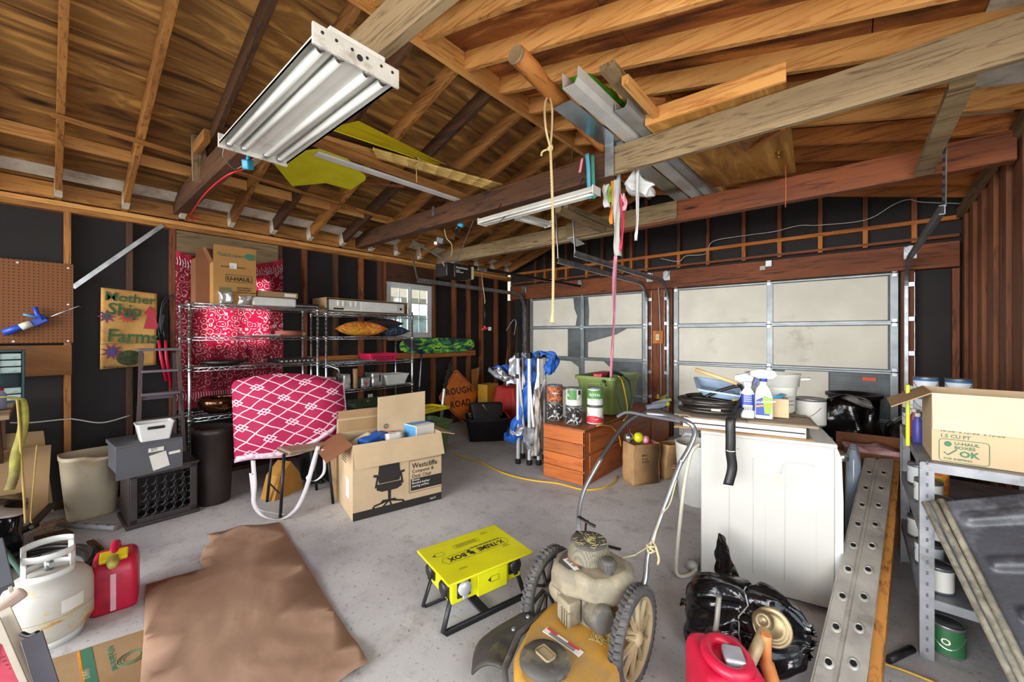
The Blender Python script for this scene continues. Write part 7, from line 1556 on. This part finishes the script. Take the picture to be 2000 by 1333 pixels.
for x0, y0, n in ((.17, -.06, 3), (.14, .13, 3), (-.13, -.11, 2)):
    for k in range(n): s.box((x0, y0+.009*k, .2893), (.05-.012*k, .002, .0008))
s.obj('printed_notes', M_ink, t)
s = MB(); s.tube([(x+.03, -.1535, z+.205) for x, z in rbox(.05, .028, .002, 1)], .001, 4, closed=True); s.prism([(.005, .195), (.005, .218), (-.012, .206)], -.1545, -.1525, 'Y'); s.obj('printed_arrow', M_ink, t)
# ------------------------------------------------ high-wheel string-trimmer mower
t = thing('trimmer_mower', 'dusty yellow walk-behind trimmer mower with tall spoked wheels', 'mower', (-.93, 1.63, 0), 0); O_ = V(-.93, 1.63, 0)
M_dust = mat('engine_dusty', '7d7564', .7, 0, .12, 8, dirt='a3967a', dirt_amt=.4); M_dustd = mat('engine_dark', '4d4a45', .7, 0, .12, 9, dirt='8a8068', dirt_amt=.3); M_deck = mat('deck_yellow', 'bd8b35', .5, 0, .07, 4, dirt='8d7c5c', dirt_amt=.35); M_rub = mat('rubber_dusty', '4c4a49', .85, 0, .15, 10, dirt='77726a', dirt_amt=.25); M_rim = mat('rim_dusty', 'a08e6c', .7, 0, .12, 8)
def wheel(cx, cy, r, w, sg, rim):
    tx = Matrix.Translation((cx, cy, r))
    s = MB(); s.lathe([(r-.035, -w*.5), (r-.012, -w*.5), (r-.002, -w*.32), (r, 0), (r-.002, w*.32), (r-.012, w*.5), (r-.035, w*.5), (r-.04, 0), (r-.035, -w*.5)], (0, 0, 0), 48, 'X'); s.xf(tx); o = s.obj('wheel', M_rub, t)
    s = MB()
    for k in range(44):
        a = 2*PI*k/44
        for side in (-1, 1): s.box((side*w*.24, (r+.000)*math.cos(a+side*.035), (r+.000)*math.sin(a+side*.035)), (w*.42, .011, .011), (a+.3*side, 0, side*.5))
    s.xf(tx); s.obj('tread', M_rub, o)
    s = MB(); s.lathe([(r-.034, -w*.42), (r-.034, w*.42), (r-.045, w*.42), (r-.050, 0), (r-.045, -w*.42), (r-.034, -w*.42)], (0, 0, 0), 48, 'X'); s.lathe([(0, -w*.5), (.03, -w*.5), (.034, 0), (.03, w*.55), (.014, w*.7), (0, w*.7)], (0, 0, 0), 20, 'X')
    for k in range(10):
        a = 2*PI*k/10; b = a+.10
        s.beam((sg*w*.25, .025*math.cos(a), .025*math.sin(a)), (sg*w*.05, (r-.045)*math.cos(b), (r-.045)*math.sin(b)), .010, .016, up=(1, 0, 0))
    s.xf(tx); s.obj('rim', rim, o)
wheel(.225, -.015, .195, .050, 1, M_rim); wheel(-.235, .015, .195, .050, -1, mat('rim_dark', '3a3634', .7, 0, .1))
s = MB(); s.cyl((-.22, 0, .195), (.21, 0, .195), .010, seg=10); s.obj('axle', M_blackm, t)
dk = [(-.16, .13), (-.165, -.11), (-.155, -.25), (-.10, -.42), (-.01, -.52), (.12, -.56), (.23, -.50), (.29, -.38), (.27, -.24), (.20, -.12), (.165, 0), (.155, .13)]
s = MB(); cxk, cyk = .05, -.2
R = tub(s, [(dk, .06), (dk, .17), ([(cxk+(x-cxk)*.95, cyk+(y-cyk)*.96) for x, y in dk], .195), ([(cxk+(x-cxk)*.86, cyk+(y-cyk)*.89) for x, y in dk], .205)], smooth=True); s.bm.faces.new(R[-1]); s.obj('deck', M_deck, t)
s = MB(); s.tube([(x, y, .062) for x, y in dk], .010, 8, closed=True); s.obj('deck_skirt', M_deck, t)
s = MB(); cap = [(.045+.105*math.cos(a)*(1 if math.sin(a) < 0 else .92), -.33+.11*math.sin(a)*(1 if math.sin(a) < 0 else .75)) for a in (2*PI*k/28 for k in range(28))]
R = tub(s, [(cap, .200), (cap, .212), ([(.045+(x-.045)*.92, -.33+(y+.33)*.92) for x, y in cap], .226), ([(.045+(x-.045)*.60, -.33+(y+.33)*.6) for x, y in cap], .228)], smooth=True); s.bm.faces.new(R[-1]); s.xf(Matrix.Translation((-.02, -.035, 0))); o = s.obj('spindle_cover', M_dustd, t)
s = MB(); s.box((.022, -.37, .232), (.075, .05, .006), (0, 0, -.2), bev=.010); s.obj('emblem', M_rim, o)
s = MB(); s.box((.02, -.250, .2085), (.19, .034, .003), (0, 0, -.09), bev=.001); o = s.obj('warning_label', M_paperw, t)
for a, b in ((-.06, .02), (.05, .02)):
    s = MB(); s.box((.02+a, -.250-a*.09+.010, .211), (.055, .009, .001), (0, 0, -.09)); s.obj('red_print', M_lred, o)
s = MB()
for k in range(3): s.box((.02, -.248-.006*k, .211), (.13, .002, .001), (0, 0, -.09))
s.obj('label_text', M_ink, o)
# side discharge chute flap
s = MB(); ch = [V(-.15, -.17, .19), V(-.155, -.33, .17), V(-.11, -.46, .15)]
s.grid(lambda u, v: catmull(ch, 6)[min(int(v*12+.5), 12)]+V(-.16*u-.04*math.sin(PI*v)*u, -.03*u, .02*math.sin(u*2.2)-.10*u*u), 10, 12, True, .008); s.obj('discharge_flap', mat('flap_black', '35322f', .6, 0, .2, 12, dirt='57502f', dirt_amt=.2), t)
s = MB()
for y in (-.22, -.32): s.cyl((-.185, y, .195), (-.185, y, .203), .008, seg=8)
s.obj('rivet', M_silver, t)
s = MB(); s.tube([V(-.158, -.12, .185), V(-.17, -.30, .175), V(-.11, -.46, .16), V(-.02, -.55, .15)], .014, 6); s.obj('rubber_strip', M_rub, t)
# engine
s = MB(); s.box((-.01, -.0, .255), (.19, .22, .12), bev=.015); s.obj('crankcase', M_dust, t)
sh = [(-.16, .05), (-.15, -.07), (-.09, -.15), (.0, -.15), (.06, -.11), (.14, -.10), (.175, -.03), (.175, .10), (.12, .17), (-.08, .17), (-.15, .12)]
s = MB(); R = tub(s, [([(x*.96, y*.96) for x, y in sh], .315), (sh, .33), (sh, .385), ([(x*.94, y*.94) for x, y in sh], .415), ([(x*.82, y*.8) for x, y in sh], .425)], smooth=True); s.bm.faces.new(R[-1]); s.bm.faces.new(R[0][::-1]); s.xf(Matrix.Rotation(-.25, 4, 'Z')); o = s.obj('engine_shroud', M_dust, t)
s = MB(); s.prism([(-.12, .0), (-.11, -.06), (-.07, -.125), (.0, -.125), (.03, -.08), (.0, -.04), (-.05, -.03)], .4245, .428, 'Z'); s.xf(Matrix.Rotation(-.25, 4, 'Z')); s.obj('decal_panel', M_dustd, o)
s = MB(); s.box((-.045, -.082, .429), (.095, .024, .001), (0, 0, -.42)); s.obj('white_decal', M_paperw, o)
text('lettering', 'Cub Cadet', .020, mat('lettering_orange', 'c9692a', .6), o, frame((-.092, -.046, .4285), (1, -.45, 0), (.45, 1, 0)), bold=.02); text('lettering', 'OHV 159', .016, M_gbox, o, frame((-.080, -.068, .430), (1, -.45, 0), (.45, 1, 0)), bold=.02)
m, nt, b = _new('screen_mesh'); v = coords(nt); ck = N(nt, 'ShaderNodeTexVoronoi', i_Scale=150.0); ck.inputs['Randomness'].default_value = 0; nt.links.new(v, ck.inputs['Vector']); nt.links.new(ramp(nt, ck.outputs[0], [(.28, '2c2a26'), (.40, '77705e')]), b.inputs['Base Color']); b.inputs['Roughness'].default_value = .7
s = MB(); s.lathe([(.100, .42), (.096, .455), (.088, .49), (.084, .492)], (-.02, .035, 0), 36); s.obj('intake_screen', m, t)
s = MB(); s.lathe([(.086, .490), (.082, .504), (.05, .507), (0, .506)], (-.02, .035, 0), 36); s.obj('starter_cover', M_dustd, t)
s = MB(); rnd = random.Random(3)
for k in range(60):
    a, r = rnd.random()*6.28, rnd.random()*.075; c = V(-.01+r*math.cos(a), .03+r*math.sin(a), .509); d_ = V(rnd.uniform(-1, 1), rnd.uniform(-1, 1), .1)*.014; s.tube([c-d_, c+d_], .0011, 3)
for k in range(90):
    c = V(.155+rnd.uniform(-.05, .04), -.12+rnd.uniform(-.05, .05), .212); d_ = V(rnd.uniform(-1, 1), rnd.uniform(-1, 1), rnd.random())*.016; s.tube([c-d_*.3, c+d_], .0011, 3)
tag(s.obj('grass_clippings', mat('dry_grass', '9a8f5c', .9, 0, .2), t), kind='stuff')
s = MB(); s.lathe([(.020, .40), (.022, .44), (.034, .45), (.034, .478), (.028, .488), (.018, .490), (0, .490)], (.115, -.03, 0), 18)
for k in range(14): a = 2*PI*k/14; s.box((.115+.034*math.cos(a), -.03+.034*math.sin(a), .464), (.006, .006, .024), (0, 0, a))
s.obj('fuel_cap', M_dustd, t)
s = MB(); s.lathe([(0, -.05), (.050, -.05), (.056, -.04), (.056, .03), (.050, .045), (.040, .05), (0, .05)], (.115, -.12, .285), 26, mtx=Matrix.Rotation(1.35, 4, 'Y') @ Matrix.Rotation(.45, 4, 'X')); s.obj('air_filter_housing', M_dustd, t)
s = MB(); s.box((-.02, -.135, .265), (.085, .07, .10), (0, 0, -.35), bev=.008); 
for k in range(4): s.box((-.035+.016*k, -.170-.006*k, .255), (.006, .012, .06), (0, 0, -.35))
s.obj('muffler_guard', M_dust, t)
s = MB(); s.lathe([(0, -.025), (.05, -.025), (.056, 0), (.05, .03), (0, .034)], (-.115, -.06, .275), 22, 'Y'); s.cyl((-.08, -.11, .25), (-.09, -.07, .29), .02, seg=10); s.obj('blower_housing', M_dust, t)
s = MB(); s.tube(catmull([(-.10, .14, .45), (-.09, .13, .52), (-.075, .12, .545)], 4), .006, 6); s.tube(catmull([(-.13, .13, .545), (-.10, .115, .548), (-.06, .11, .54), (-.03, .12, .53)], 4), .010, 8, flat=.6); s.obj('pull_handle', M_black, t)
s = MB(); s.box((.165, .04, .24), (.012, .09, .10), (0, 0, .0), bev=.006); s.obj('handle_bracket', M_dust, t); s = MB(); s.box((-.165, .04, .24), (.012, .09, .10), bev=.006); s.obj('handle_bracket', M_dust, t)
# handlebar
hb = lambda x, y, d: at(x, y, d=d)-O_
M_bar = mat('bar_chrome', 'a9adb2', .28, .85, .15, 9); M_grip = mat('grip_black', '262322', .6, 0, .1)
s = MB(); s.tube(catmull([V(-.17, .07, .25), hb(1128, 1060, 2.06), hb(1131, 1000, 2.15), hb(1142, 955, 2.22), hb(1174, 895, 2.3)], 8), .0125, 12); s.obj('lower_handle', M_bar, t)
s = MB(); s.tube(catmull([V(.17, .07, .25), hb(1258, 1140, 1.80), hb(1266, 1080, 1.87), hb(1290, 1010, 1.93), hb(1325, 915, 2.0), hb(1332, 900, 2.01)], 8), .0125, 12); s.obj('lower_handle', M_bar, t)
s = MB(); s.tube(catmull([hb(1172, 898, 2.3), hb(1197, 860, 2.36), hb(1218, 832, 2.4), hb(1240, 815, 2.4), hb(1265, 805, 2.36), hb(1290, 804, 2.3), hb(1312, 812, 2.24)], 8), .0135, 12); s.obj('upper_handle', M_grip, t)
s = MB(); s.tube(catmull([hb(1330, 904, 2.0), hb(1345, 878, 2.02), hb(1356, 852, 2.04), hb(1355, 836, 2.06), hb(1345, 826, 2.08), hb(1325, 818, 2.14), hb(1300, 812, 2.22), hb(1262, 808, 2.3)], 8), .013, 12); s.obj('upper_handle', M_bar, t)
s = MB(); s.tube(catmull([hb(1205, 815, 2.35), hb(1225, 806, 2.34), hb(1262, 812, 2.3), hb(1330, 824, 2.12)], 8), .009, 10); s.obj('control_bail', M_gbox, t)
s = MB(); s.box(hb(1128, 1048, 2.06), (.02, .02, .05), bev=.004); s.cyl(hb(1128, 1050, 2.04), hb(1134, 1050, 2.04), .012, seg=8); s.obj('cable_clamp', M_blackm, t)
s = MB(); c = hb(1272, 1065, 1.86)
s.tube(catmull([c+V(.02*math.cos(k*1.7), .02*math.sin(k*1.7), .012*math.sin(k*2.3)-.002*k) for k in range(12)], 4), .005, 6); s.tube(catmull([c+V(.02, 0, 0), c+V(.035, 0, -.05), c+V(.03, 0, -.08)], 3), .006, 6)
s.tube(catmull([c+V(.01, 0, .01), hb(1290, 1010, 1.9), hb(1308, 985, 1.93), hb(1322, 935, 1.98)], 5), .003, 5); s.tube([c, hb(1240, 1085, 1.8), V(.12, .1, .44)], .0025, 5); s.obj('starter_rope', mat('rope_pale', 'b0a27c', .9), t)
# small bits near the mower
t = thing('screwdriver', 'blue and yellow screwdriver lying on the floor behind the mower wheel', 'screwdriver', (0, 0, 0)); s = MB(); s.tube([at(1060, 1092, z=.012), at(1075, 1080, z=.014)], [.009, .013], 8); s.obj('handle', M_blue, t); s = MB(); s.tube([at(1075, 1080, z=.012), at(1090, 1079, z=.010)], .004, 6); s.obj('shank', M_yel, t)
t = thing('black_strip', 'short black plastic strip lying on the floor beyond the mower engine', 'strip', (0, 0, 0)); s = MB(); s.beam(at(1180, 1066, z=.005), at(1212, 1074, z=.005), .03, .006); s.obj('strip', M_black, t)
# ------------------------------------------------ propane tank
t = thing('propane_tank', 'white rust-speckled propane tank with slotted collar beside the red gas can', 'propane tank', (-2.96, .005, 0), 0)
m, nt, b = _new('tank_rusty'); v = coords(nt); v2 = coords(nt, (1, 1, 2.2)); nz = N(nt, 'ShaderNodeTexNoise', i_Scale=9.0, i_Detail=8.0, i_Roughness=.7); nt.links.new(v2, nz.inputs['Vector'])
tcn = N(nt, 'ShaderNodeTexCoord'); sx_ = N(nt, 'ShaderNodeSeparateXYZ'); nt.links.new(tcn.outputs['Object'], sx_.inputs[0]); mr = N(nt, 'ShaderNodeMapRange', i_1=.30, i_2=.0, i_3=-.12, i_4=.12); nt.links.new(sx_.outputs[2], mr.inputs[0])
ad = N(nt, 'ShaderNodeMath', operation='ADD'); nt.links.new(nz.outputs[0], ad.inputs[0]); nt.links.new(mr.outputs[0], ad.inputs[1])
nt.links.new(ramp(nt, ad.outputs[0], [(.49, 'b9b6ae'), (.57, 'bfae82'), (.66, 'b0702a'), (.74, '6a3f1c')]), b.inputs['Base Color']); b.inputs['Roughness'].default_value = .45
r = .152; s = MB(); s.lathe([(.11, .025), (.135, .045), (r, .075), (r, .235), (.145, .275), (.12, .308), (.07, .328), (0, .335)], (0, 0, 0), 48); s.obj('tank_body', m, t)
s = MB(); s.lathe([(.105, .0), (.118, .0), (.118, .05), (.105, .05), (.105, 0)], (0, 0, 0), 40); s.obj('foot_ring', M_wplas, t)
s = MB(); s.lathe([(r+.001, .150), (r+.001, .153)], (0, 0, 0), 40); s.obj('weld_band', M_rim, t)
def collar(a0, a1, z0, z1, r0, nm='collar'):
    s = MB(); n = 14
    def arc(u0, u1, za, zb): s.grid(lambda u, v: V(r0*math.cos(a0+(a1-a0)*(u0+(u1-u0)*u)), r0*math.sin(a0+(a1-a0)*(u0+(u1-u0)*u)), za+(zb-za)*v), n, 2, True, .004)
    arc(0, 1, z0, z0+.03); arc(0, 1, z1-.03, z1); arc(0, .14, z0+.03, z1-.03); arc(.86, 1, z0+.03, z1-.03); return s.obj(nm, M_wplas, t)
collar(-1.15, 1.15, .315, .44, .095); collar(PI-1.1, PI+1.2, .315, .46, .095)
s = MB(); s.cyl((0, 0, .33), (0, 0, .385), .016, seg=12); s.cyl((0, 0, .37), (.05, .01, .37), .012, seg=10); s.lathe([(0, .0), (.028, 0), (.028, .018), (0, .018)], (0, 0, .39), 14); s.obj('valve', M_galv, t)
s = MB(); s.grid(lambda u, v: V((r+.0018)*math.cos(.25+.55*u), (r+.0018)*math.sin(.25+.55*u), .165+.06*v), 8, 1, True, 0); s.obj('paper_label', M_paperw, t)
# ------------------------------------------------ kraft paper and printed carton on the floor
def m_kraft():
    m, nt, b = _new('kraft'); v = coords(nt, (1, 1, 1)); n1 = N(nt, 'ShaderNodeTexNoise', i_Scale=3.0, i_Detail=5.0, i_Distortion=.6); nt.links.new(v, n1.inputs['Vector'])
    nt.links.new(ramp(nt, n1.outputs[0], [(.3, '93725b'), (.7, 'b08e76')]), b.inputs['Base Color']); b.inputs['Roughness'].default_value = .8
    n2 = N(nt, 'ShaderNodeTexNoise', i_Scale=4.0, i_Detail=3.0, i_Distortion=.3); nt.links.new(v, n2.inputs['Vector']); bump(nt, b, n2.outputs[0], .25, .03); return m
PG = [(285, 1147), (340, 1130), (397, 1113), (389, 1097), (398, 1072), (412, 1060), (404, 1045), (470, 1032), (545, 1021), (560, 1045), (600, 1110), (650, 1190), (700, 1265), (720, 1302), (700, 1312), (650, 1345), (560, 1420), (420, 1500), (260, 1560), (262, 1450), (274, 1330), (280, 1250)]
pts = [at(x, y, z=.006) for x, y in PG]
bmk = bmesh.new(); vs = [bmk.verts.new((p.x, p.y, .006)) for p in pts]; bmk.faces.new(vs); bmesh.ops.triangulate(bmk, faces=bmk.faces)
for _ in range(5): bmesh.ops.subdivide_edges(bmk, edges=[e for e in bmk.edges if e.calc_length() > .05], cuts=1)
bmesh.ops.triangulate(bmk, faces=bmk.faces)
for v in bmk.verts:
    p = v.co; k = noise.noise(V(p.x*3.2+p.y*2, p.y*3.0, 0)); p.z = .006+.022*max(0, k)+.010*abs(noise.noise(V(p.x*9, p.y*9, 4)))
for f in bmk.faces: f.smooth = True
me = bpy.data.meshes.new('kraft_paper'); bmk.to_mesh(me); bmk.free(); me.materials.append(m_kraft()); o = bpy.data.objects.new('kraft_paper', me); COL.objects.link(o); tag(o, 'large creased brown kraft paper sheet spread on the floor', 'paper sheet')
md = o.modifiers.new('thickness', 'SOLIDIFY'); md.thickness = .002
t = thing('floor_carton', 'flattened printed carton with a green stripe half under the kraft paper', 'cardboard', (0, 0, 0)); q = [at(x, y, z=.002) for x, y in ((94, 1291), (283, 1231), (275, 1400), (150, 1500))]
s = MB(); s.prism([(p.x, p.y) for p in q], .001, .0045, 'Z'); s.obj('sheet', M_card, t)
FB = at(205, 1290, z=.0047); dirx = (at(215, 1333, z=.0047)-FB).normalized(); FM = lambda x, y: frame(at(x, y, z=.0049), dirx, V(0, 0, 1).cross(dirx))
text('lettering', "We'll Pay Back the Friend", .032, M_gink, t, FM(208, 1266), xs=.62, bold=.015, depth=.0005); text('lettering', 'UHAUL', .03, M_cardL, t, FM(160, 1312), xs=.8, bold=.01, depth=.0012)
s = MB(); a, b = at(168, 1268, z=.0050), at(168, 1420, z=.0050); s.beam(a, a+dirx*.5, .035, .0012); s.obj('green_stripe', M_gink, t); s = MB(); a = at(153, 1273, z=.005); s.beam(a, a+dirx*.5, .008, .0012); s.obj('orange_stripe', M_orange_o, t)
c = at(258, 1284, z=.0052); s = MB()
for rr in (.05, .042, .03): s.tube([c+V(rr*math.cos(a), rr*math.sin(a), 0) for a in (k*.25 for k in range(26))], .0016, 4)
s.obj('printed_seal', M_gink, t)
# ------------------------------------------------ dark heap under the bench: hoses, pruner, scraps
t = thing('garden_hose', 'coil of black garden hose behind the propane tank', 'hose', (-3.75, -.05, 0)); s = MB()
for k in range(5): s.tube([((.36-.03*(k % 3))*math.cos(a)+.01*k, (.24-.02*(k % 2))*math.sin(a), .02+.026*(k//2)+.01*math.sin(a*3+k)) for a in (2*PI*j/36 for j in range(36))], .017, 8, closed=True)
s.obj('coil', mat('hose_dark', '221d1c', .35, 0, .2, 6), t)
o = cord('green_hose', [at(0, 1065, z=.12), at(20, 1090, z=.10), at(45, 1130, z=.06), at(10, 1150, z=.06)], .014, mat('hose_green', '3f5a50', .5)); tag(o, 'short dull green hose crossing the black coil', 'hose')
t = thing('pole_pruner', 'long black hinged tool lying by the flattened boxes', 'tool', (0, 0, 0)); s = MB(); s.beam(at(0, 1058, z=.10), at(70, 1025, z=.10), .05, .03, bev=.008); s.beam(at(55, 1035, z=.10), at(103, 985, z=.16), .045, .025, bev=.008); s.obj('arm', M_black, t)
s = MB(); s.cyl(at(62, 1032, z=.12), at(61, 1030, z=.135), .012, seg=10); s.obj('pivot_bolt', M_galv, t)
t = thing('black_heap', 'crumpled black plastic sack under the workbench', 'sack', (-4.35, -.32, 0)); s = MB(); rough_box(s, (0, 0, .16), (.5, .4, .32), .06, 9, 6, 6); s.obj('sack', M_film, t)
t = thing('white_disc', 'white round plate edge lying on the black sack at the left edge', 'plate', at(-8, 1004, z=.335)); s = MB(); s.lathe([(0, 0), (.12, 0), (.13, .008), (.125, .014), (0, .012)], (0, 0, 0), 26, mtx=Matrix.Rotation(-.25, 4, 'X')); s.obj('disc', M_wplas, t)
t = thing('paper_tube', 'grey printed paper tube lying on the floor by the wastebasket', 'tube', (0, 0, 0)); a, b = at(115, 1025, z=.02), at(226, 1032, z=.02); s = MB(); s.cyl(a, b, .018, seg=16); s.obj('tube', mat('tube_grey', 'a5a5a8', .6), t)
s = MB(); d_ = (b-a).normalized(); s.cyl(b, b+d_*.002, .013, seg=14); s.obj('open_end', M_card, t)
for k in range(4): p = a.lerp(b, .25+.2*k); s = MB(); s.beam(p+V(0, 0, .0175), p+d_*.025+V(0, 0, .0175), .012, .003); s.obj('printed_mark', M_gbox, t)
t = thing('wood_wedge', 'brown wooden shingle lying on the floor in front of the wastebasket', 'wood scrap', (0, 0, 0)); s = MB(); q = [at(x, y, z=.012) for x, y in ((66, 1050), (130, 1034), (143, 1040), (138, 1046), (72, 1062))]; s.prism([(p.x, p.y) for p in q], .002, .016, 'Z'); s.obj('shingle', LUMD('Y'), t)
rnd = random.Random(11); s = MB()
for k in range(260):
    a, r_ = rnd.random()*6.28, rnd.random()**.6*.17; c = V(-4.66+r_*math.cos(a)*1.0, .03+r_*math.sin(a)*.8, .004+rnd.random()*.012*(1-r_*4)+.002); d_ = V(rnd.uniform(-1, 1), rnd.uniform(-1, 1), rnd.uniform(-.2, .4))*.009; s.tube([c-d_, c+d_], .002, 3)
tag(s.obj('wood_shavings', mat('shavings', '9a6a42', .9, 0, .2)), 'small pile of reddish wood shavings beside the wastebasket', 'shavings', kind='stuff')
for k, (a, b, l) in enumerate((((172, 1058), (192, 1078), 'upper brown stick lying behind the red gas can'), ((180, 1056), (200, 1074), 'lower brown stick lying behind the red gas can'))):
    p, q = at(*a, z=.012+.0*k), at(*b, z=.012); q = p.lerp(q, 1.0); board('stick', p, q, .018, .014, LUMD('X'), l, 'stick')
o = cord('dark_hose', [at(110, 1075, z=.03), at(150, 1078, z=.03), at(175, 1090, z=.03), at(180, 1110, z=.03), at(165, 1130, z=.03)], .02, _mats['hose_dark']); tag(o, 'thick dark hose curving between propane tank and gas can', 'hose')
# ------------------------------------------------ leaning frames at the bottom left
def bar(name, label, cat, a, b, w, h, m, up=(1, 0, .2), par=None, nm=None): 
    s = MB(); s.beam(a, b, w, h, up=up, bev=.002); o = s.obj(nm or name, m, par); return o if par else tag(o, label, cat)
t = thing('screen_frame', 'cream metal window frame leaning in the bottom left corner', 'window frame', (0, 0, 0)); M_cream = mat('cream_metal', 'cfc6b4', .45, 0, .05)
bar(0, 0, 0, at(2, 1195, d=1.56), at(95, 1400, d=1.50), .05, .02, M_cream, (1, 0, .3), t, 'frame_bar'); bar(0, 0, 0, at(-18, 1215, d=1.52), at(62, 1400, d=1.46), .045, .02, M_cream, (1, 0, .3), t, 'frame_bar')
s = MB(); s.box(at(12, 1180, d=1.58), (.03, .11, .05), (.5, .2, .3), bev=.014); s.obj('corner_bracket', mat('bracket_pink', 'c9b2a2', .5), t)
t = thing('metal_channel', 'dark grey metal channel with a white edge leaning in front of the propane tank', 'metal channel', (0, 0, 0)); bar(0, 0, 0, at(62, 1243, d=1.52), at(118, 1420, d=1.46), .055, .025, mat('channel_grey', '55525a', .4, .5, .1), (1, 0, .3), t, 'channel')
s = MB(); s.tube(catmull([at(42, 1238, d=1.53), at(58, 1243, d=1.53), at(74, 1236, d=1.53)], 4), .008, 6); s.obj('bracket', M_blackm, t)
t = thing('grey_post', 'grey square post standing at the left picture edge', 'post', (0, 0, 0)); bar(0, 0, 0, at(-10, 1060, d=1.85), at(10, 1150, d=1.72), .05, .03, M_gbox, (1, 0, .3), t, 'post'); bar(0, 0, 0, at(8, 1080, d=1.84), at(22, 1155, d=1.73), .012, .03, M_cream, (1, 0, .3), t, 'edge_strip')
t = thing('red_sign', 'red printed panel leaning under the cream frame', 'panel', (0, 0, 0)); a, b, c, d = at(-40, 1235, d=1.42), at(2, 1262, d=1.44), at(70, 1400, d=1.40), at(-40, 1420, d=1.34)
s = MB(); s.grid(lambda u, v: a.lerp(b, u).lerp(d.lerp(c, u), v), 2, 2, False, .006); s.obj('panel', mat('panel_red', 'c84a5c', .5), t)
s = MB()
for k in range(7): p, q = at(0, 1287+8*k, d=1.42), at(8+4*k, 1283+8*k, d=1.42); s.beam(p, q, .003, .0015)
s.obj('printed_text', M_ink, t)
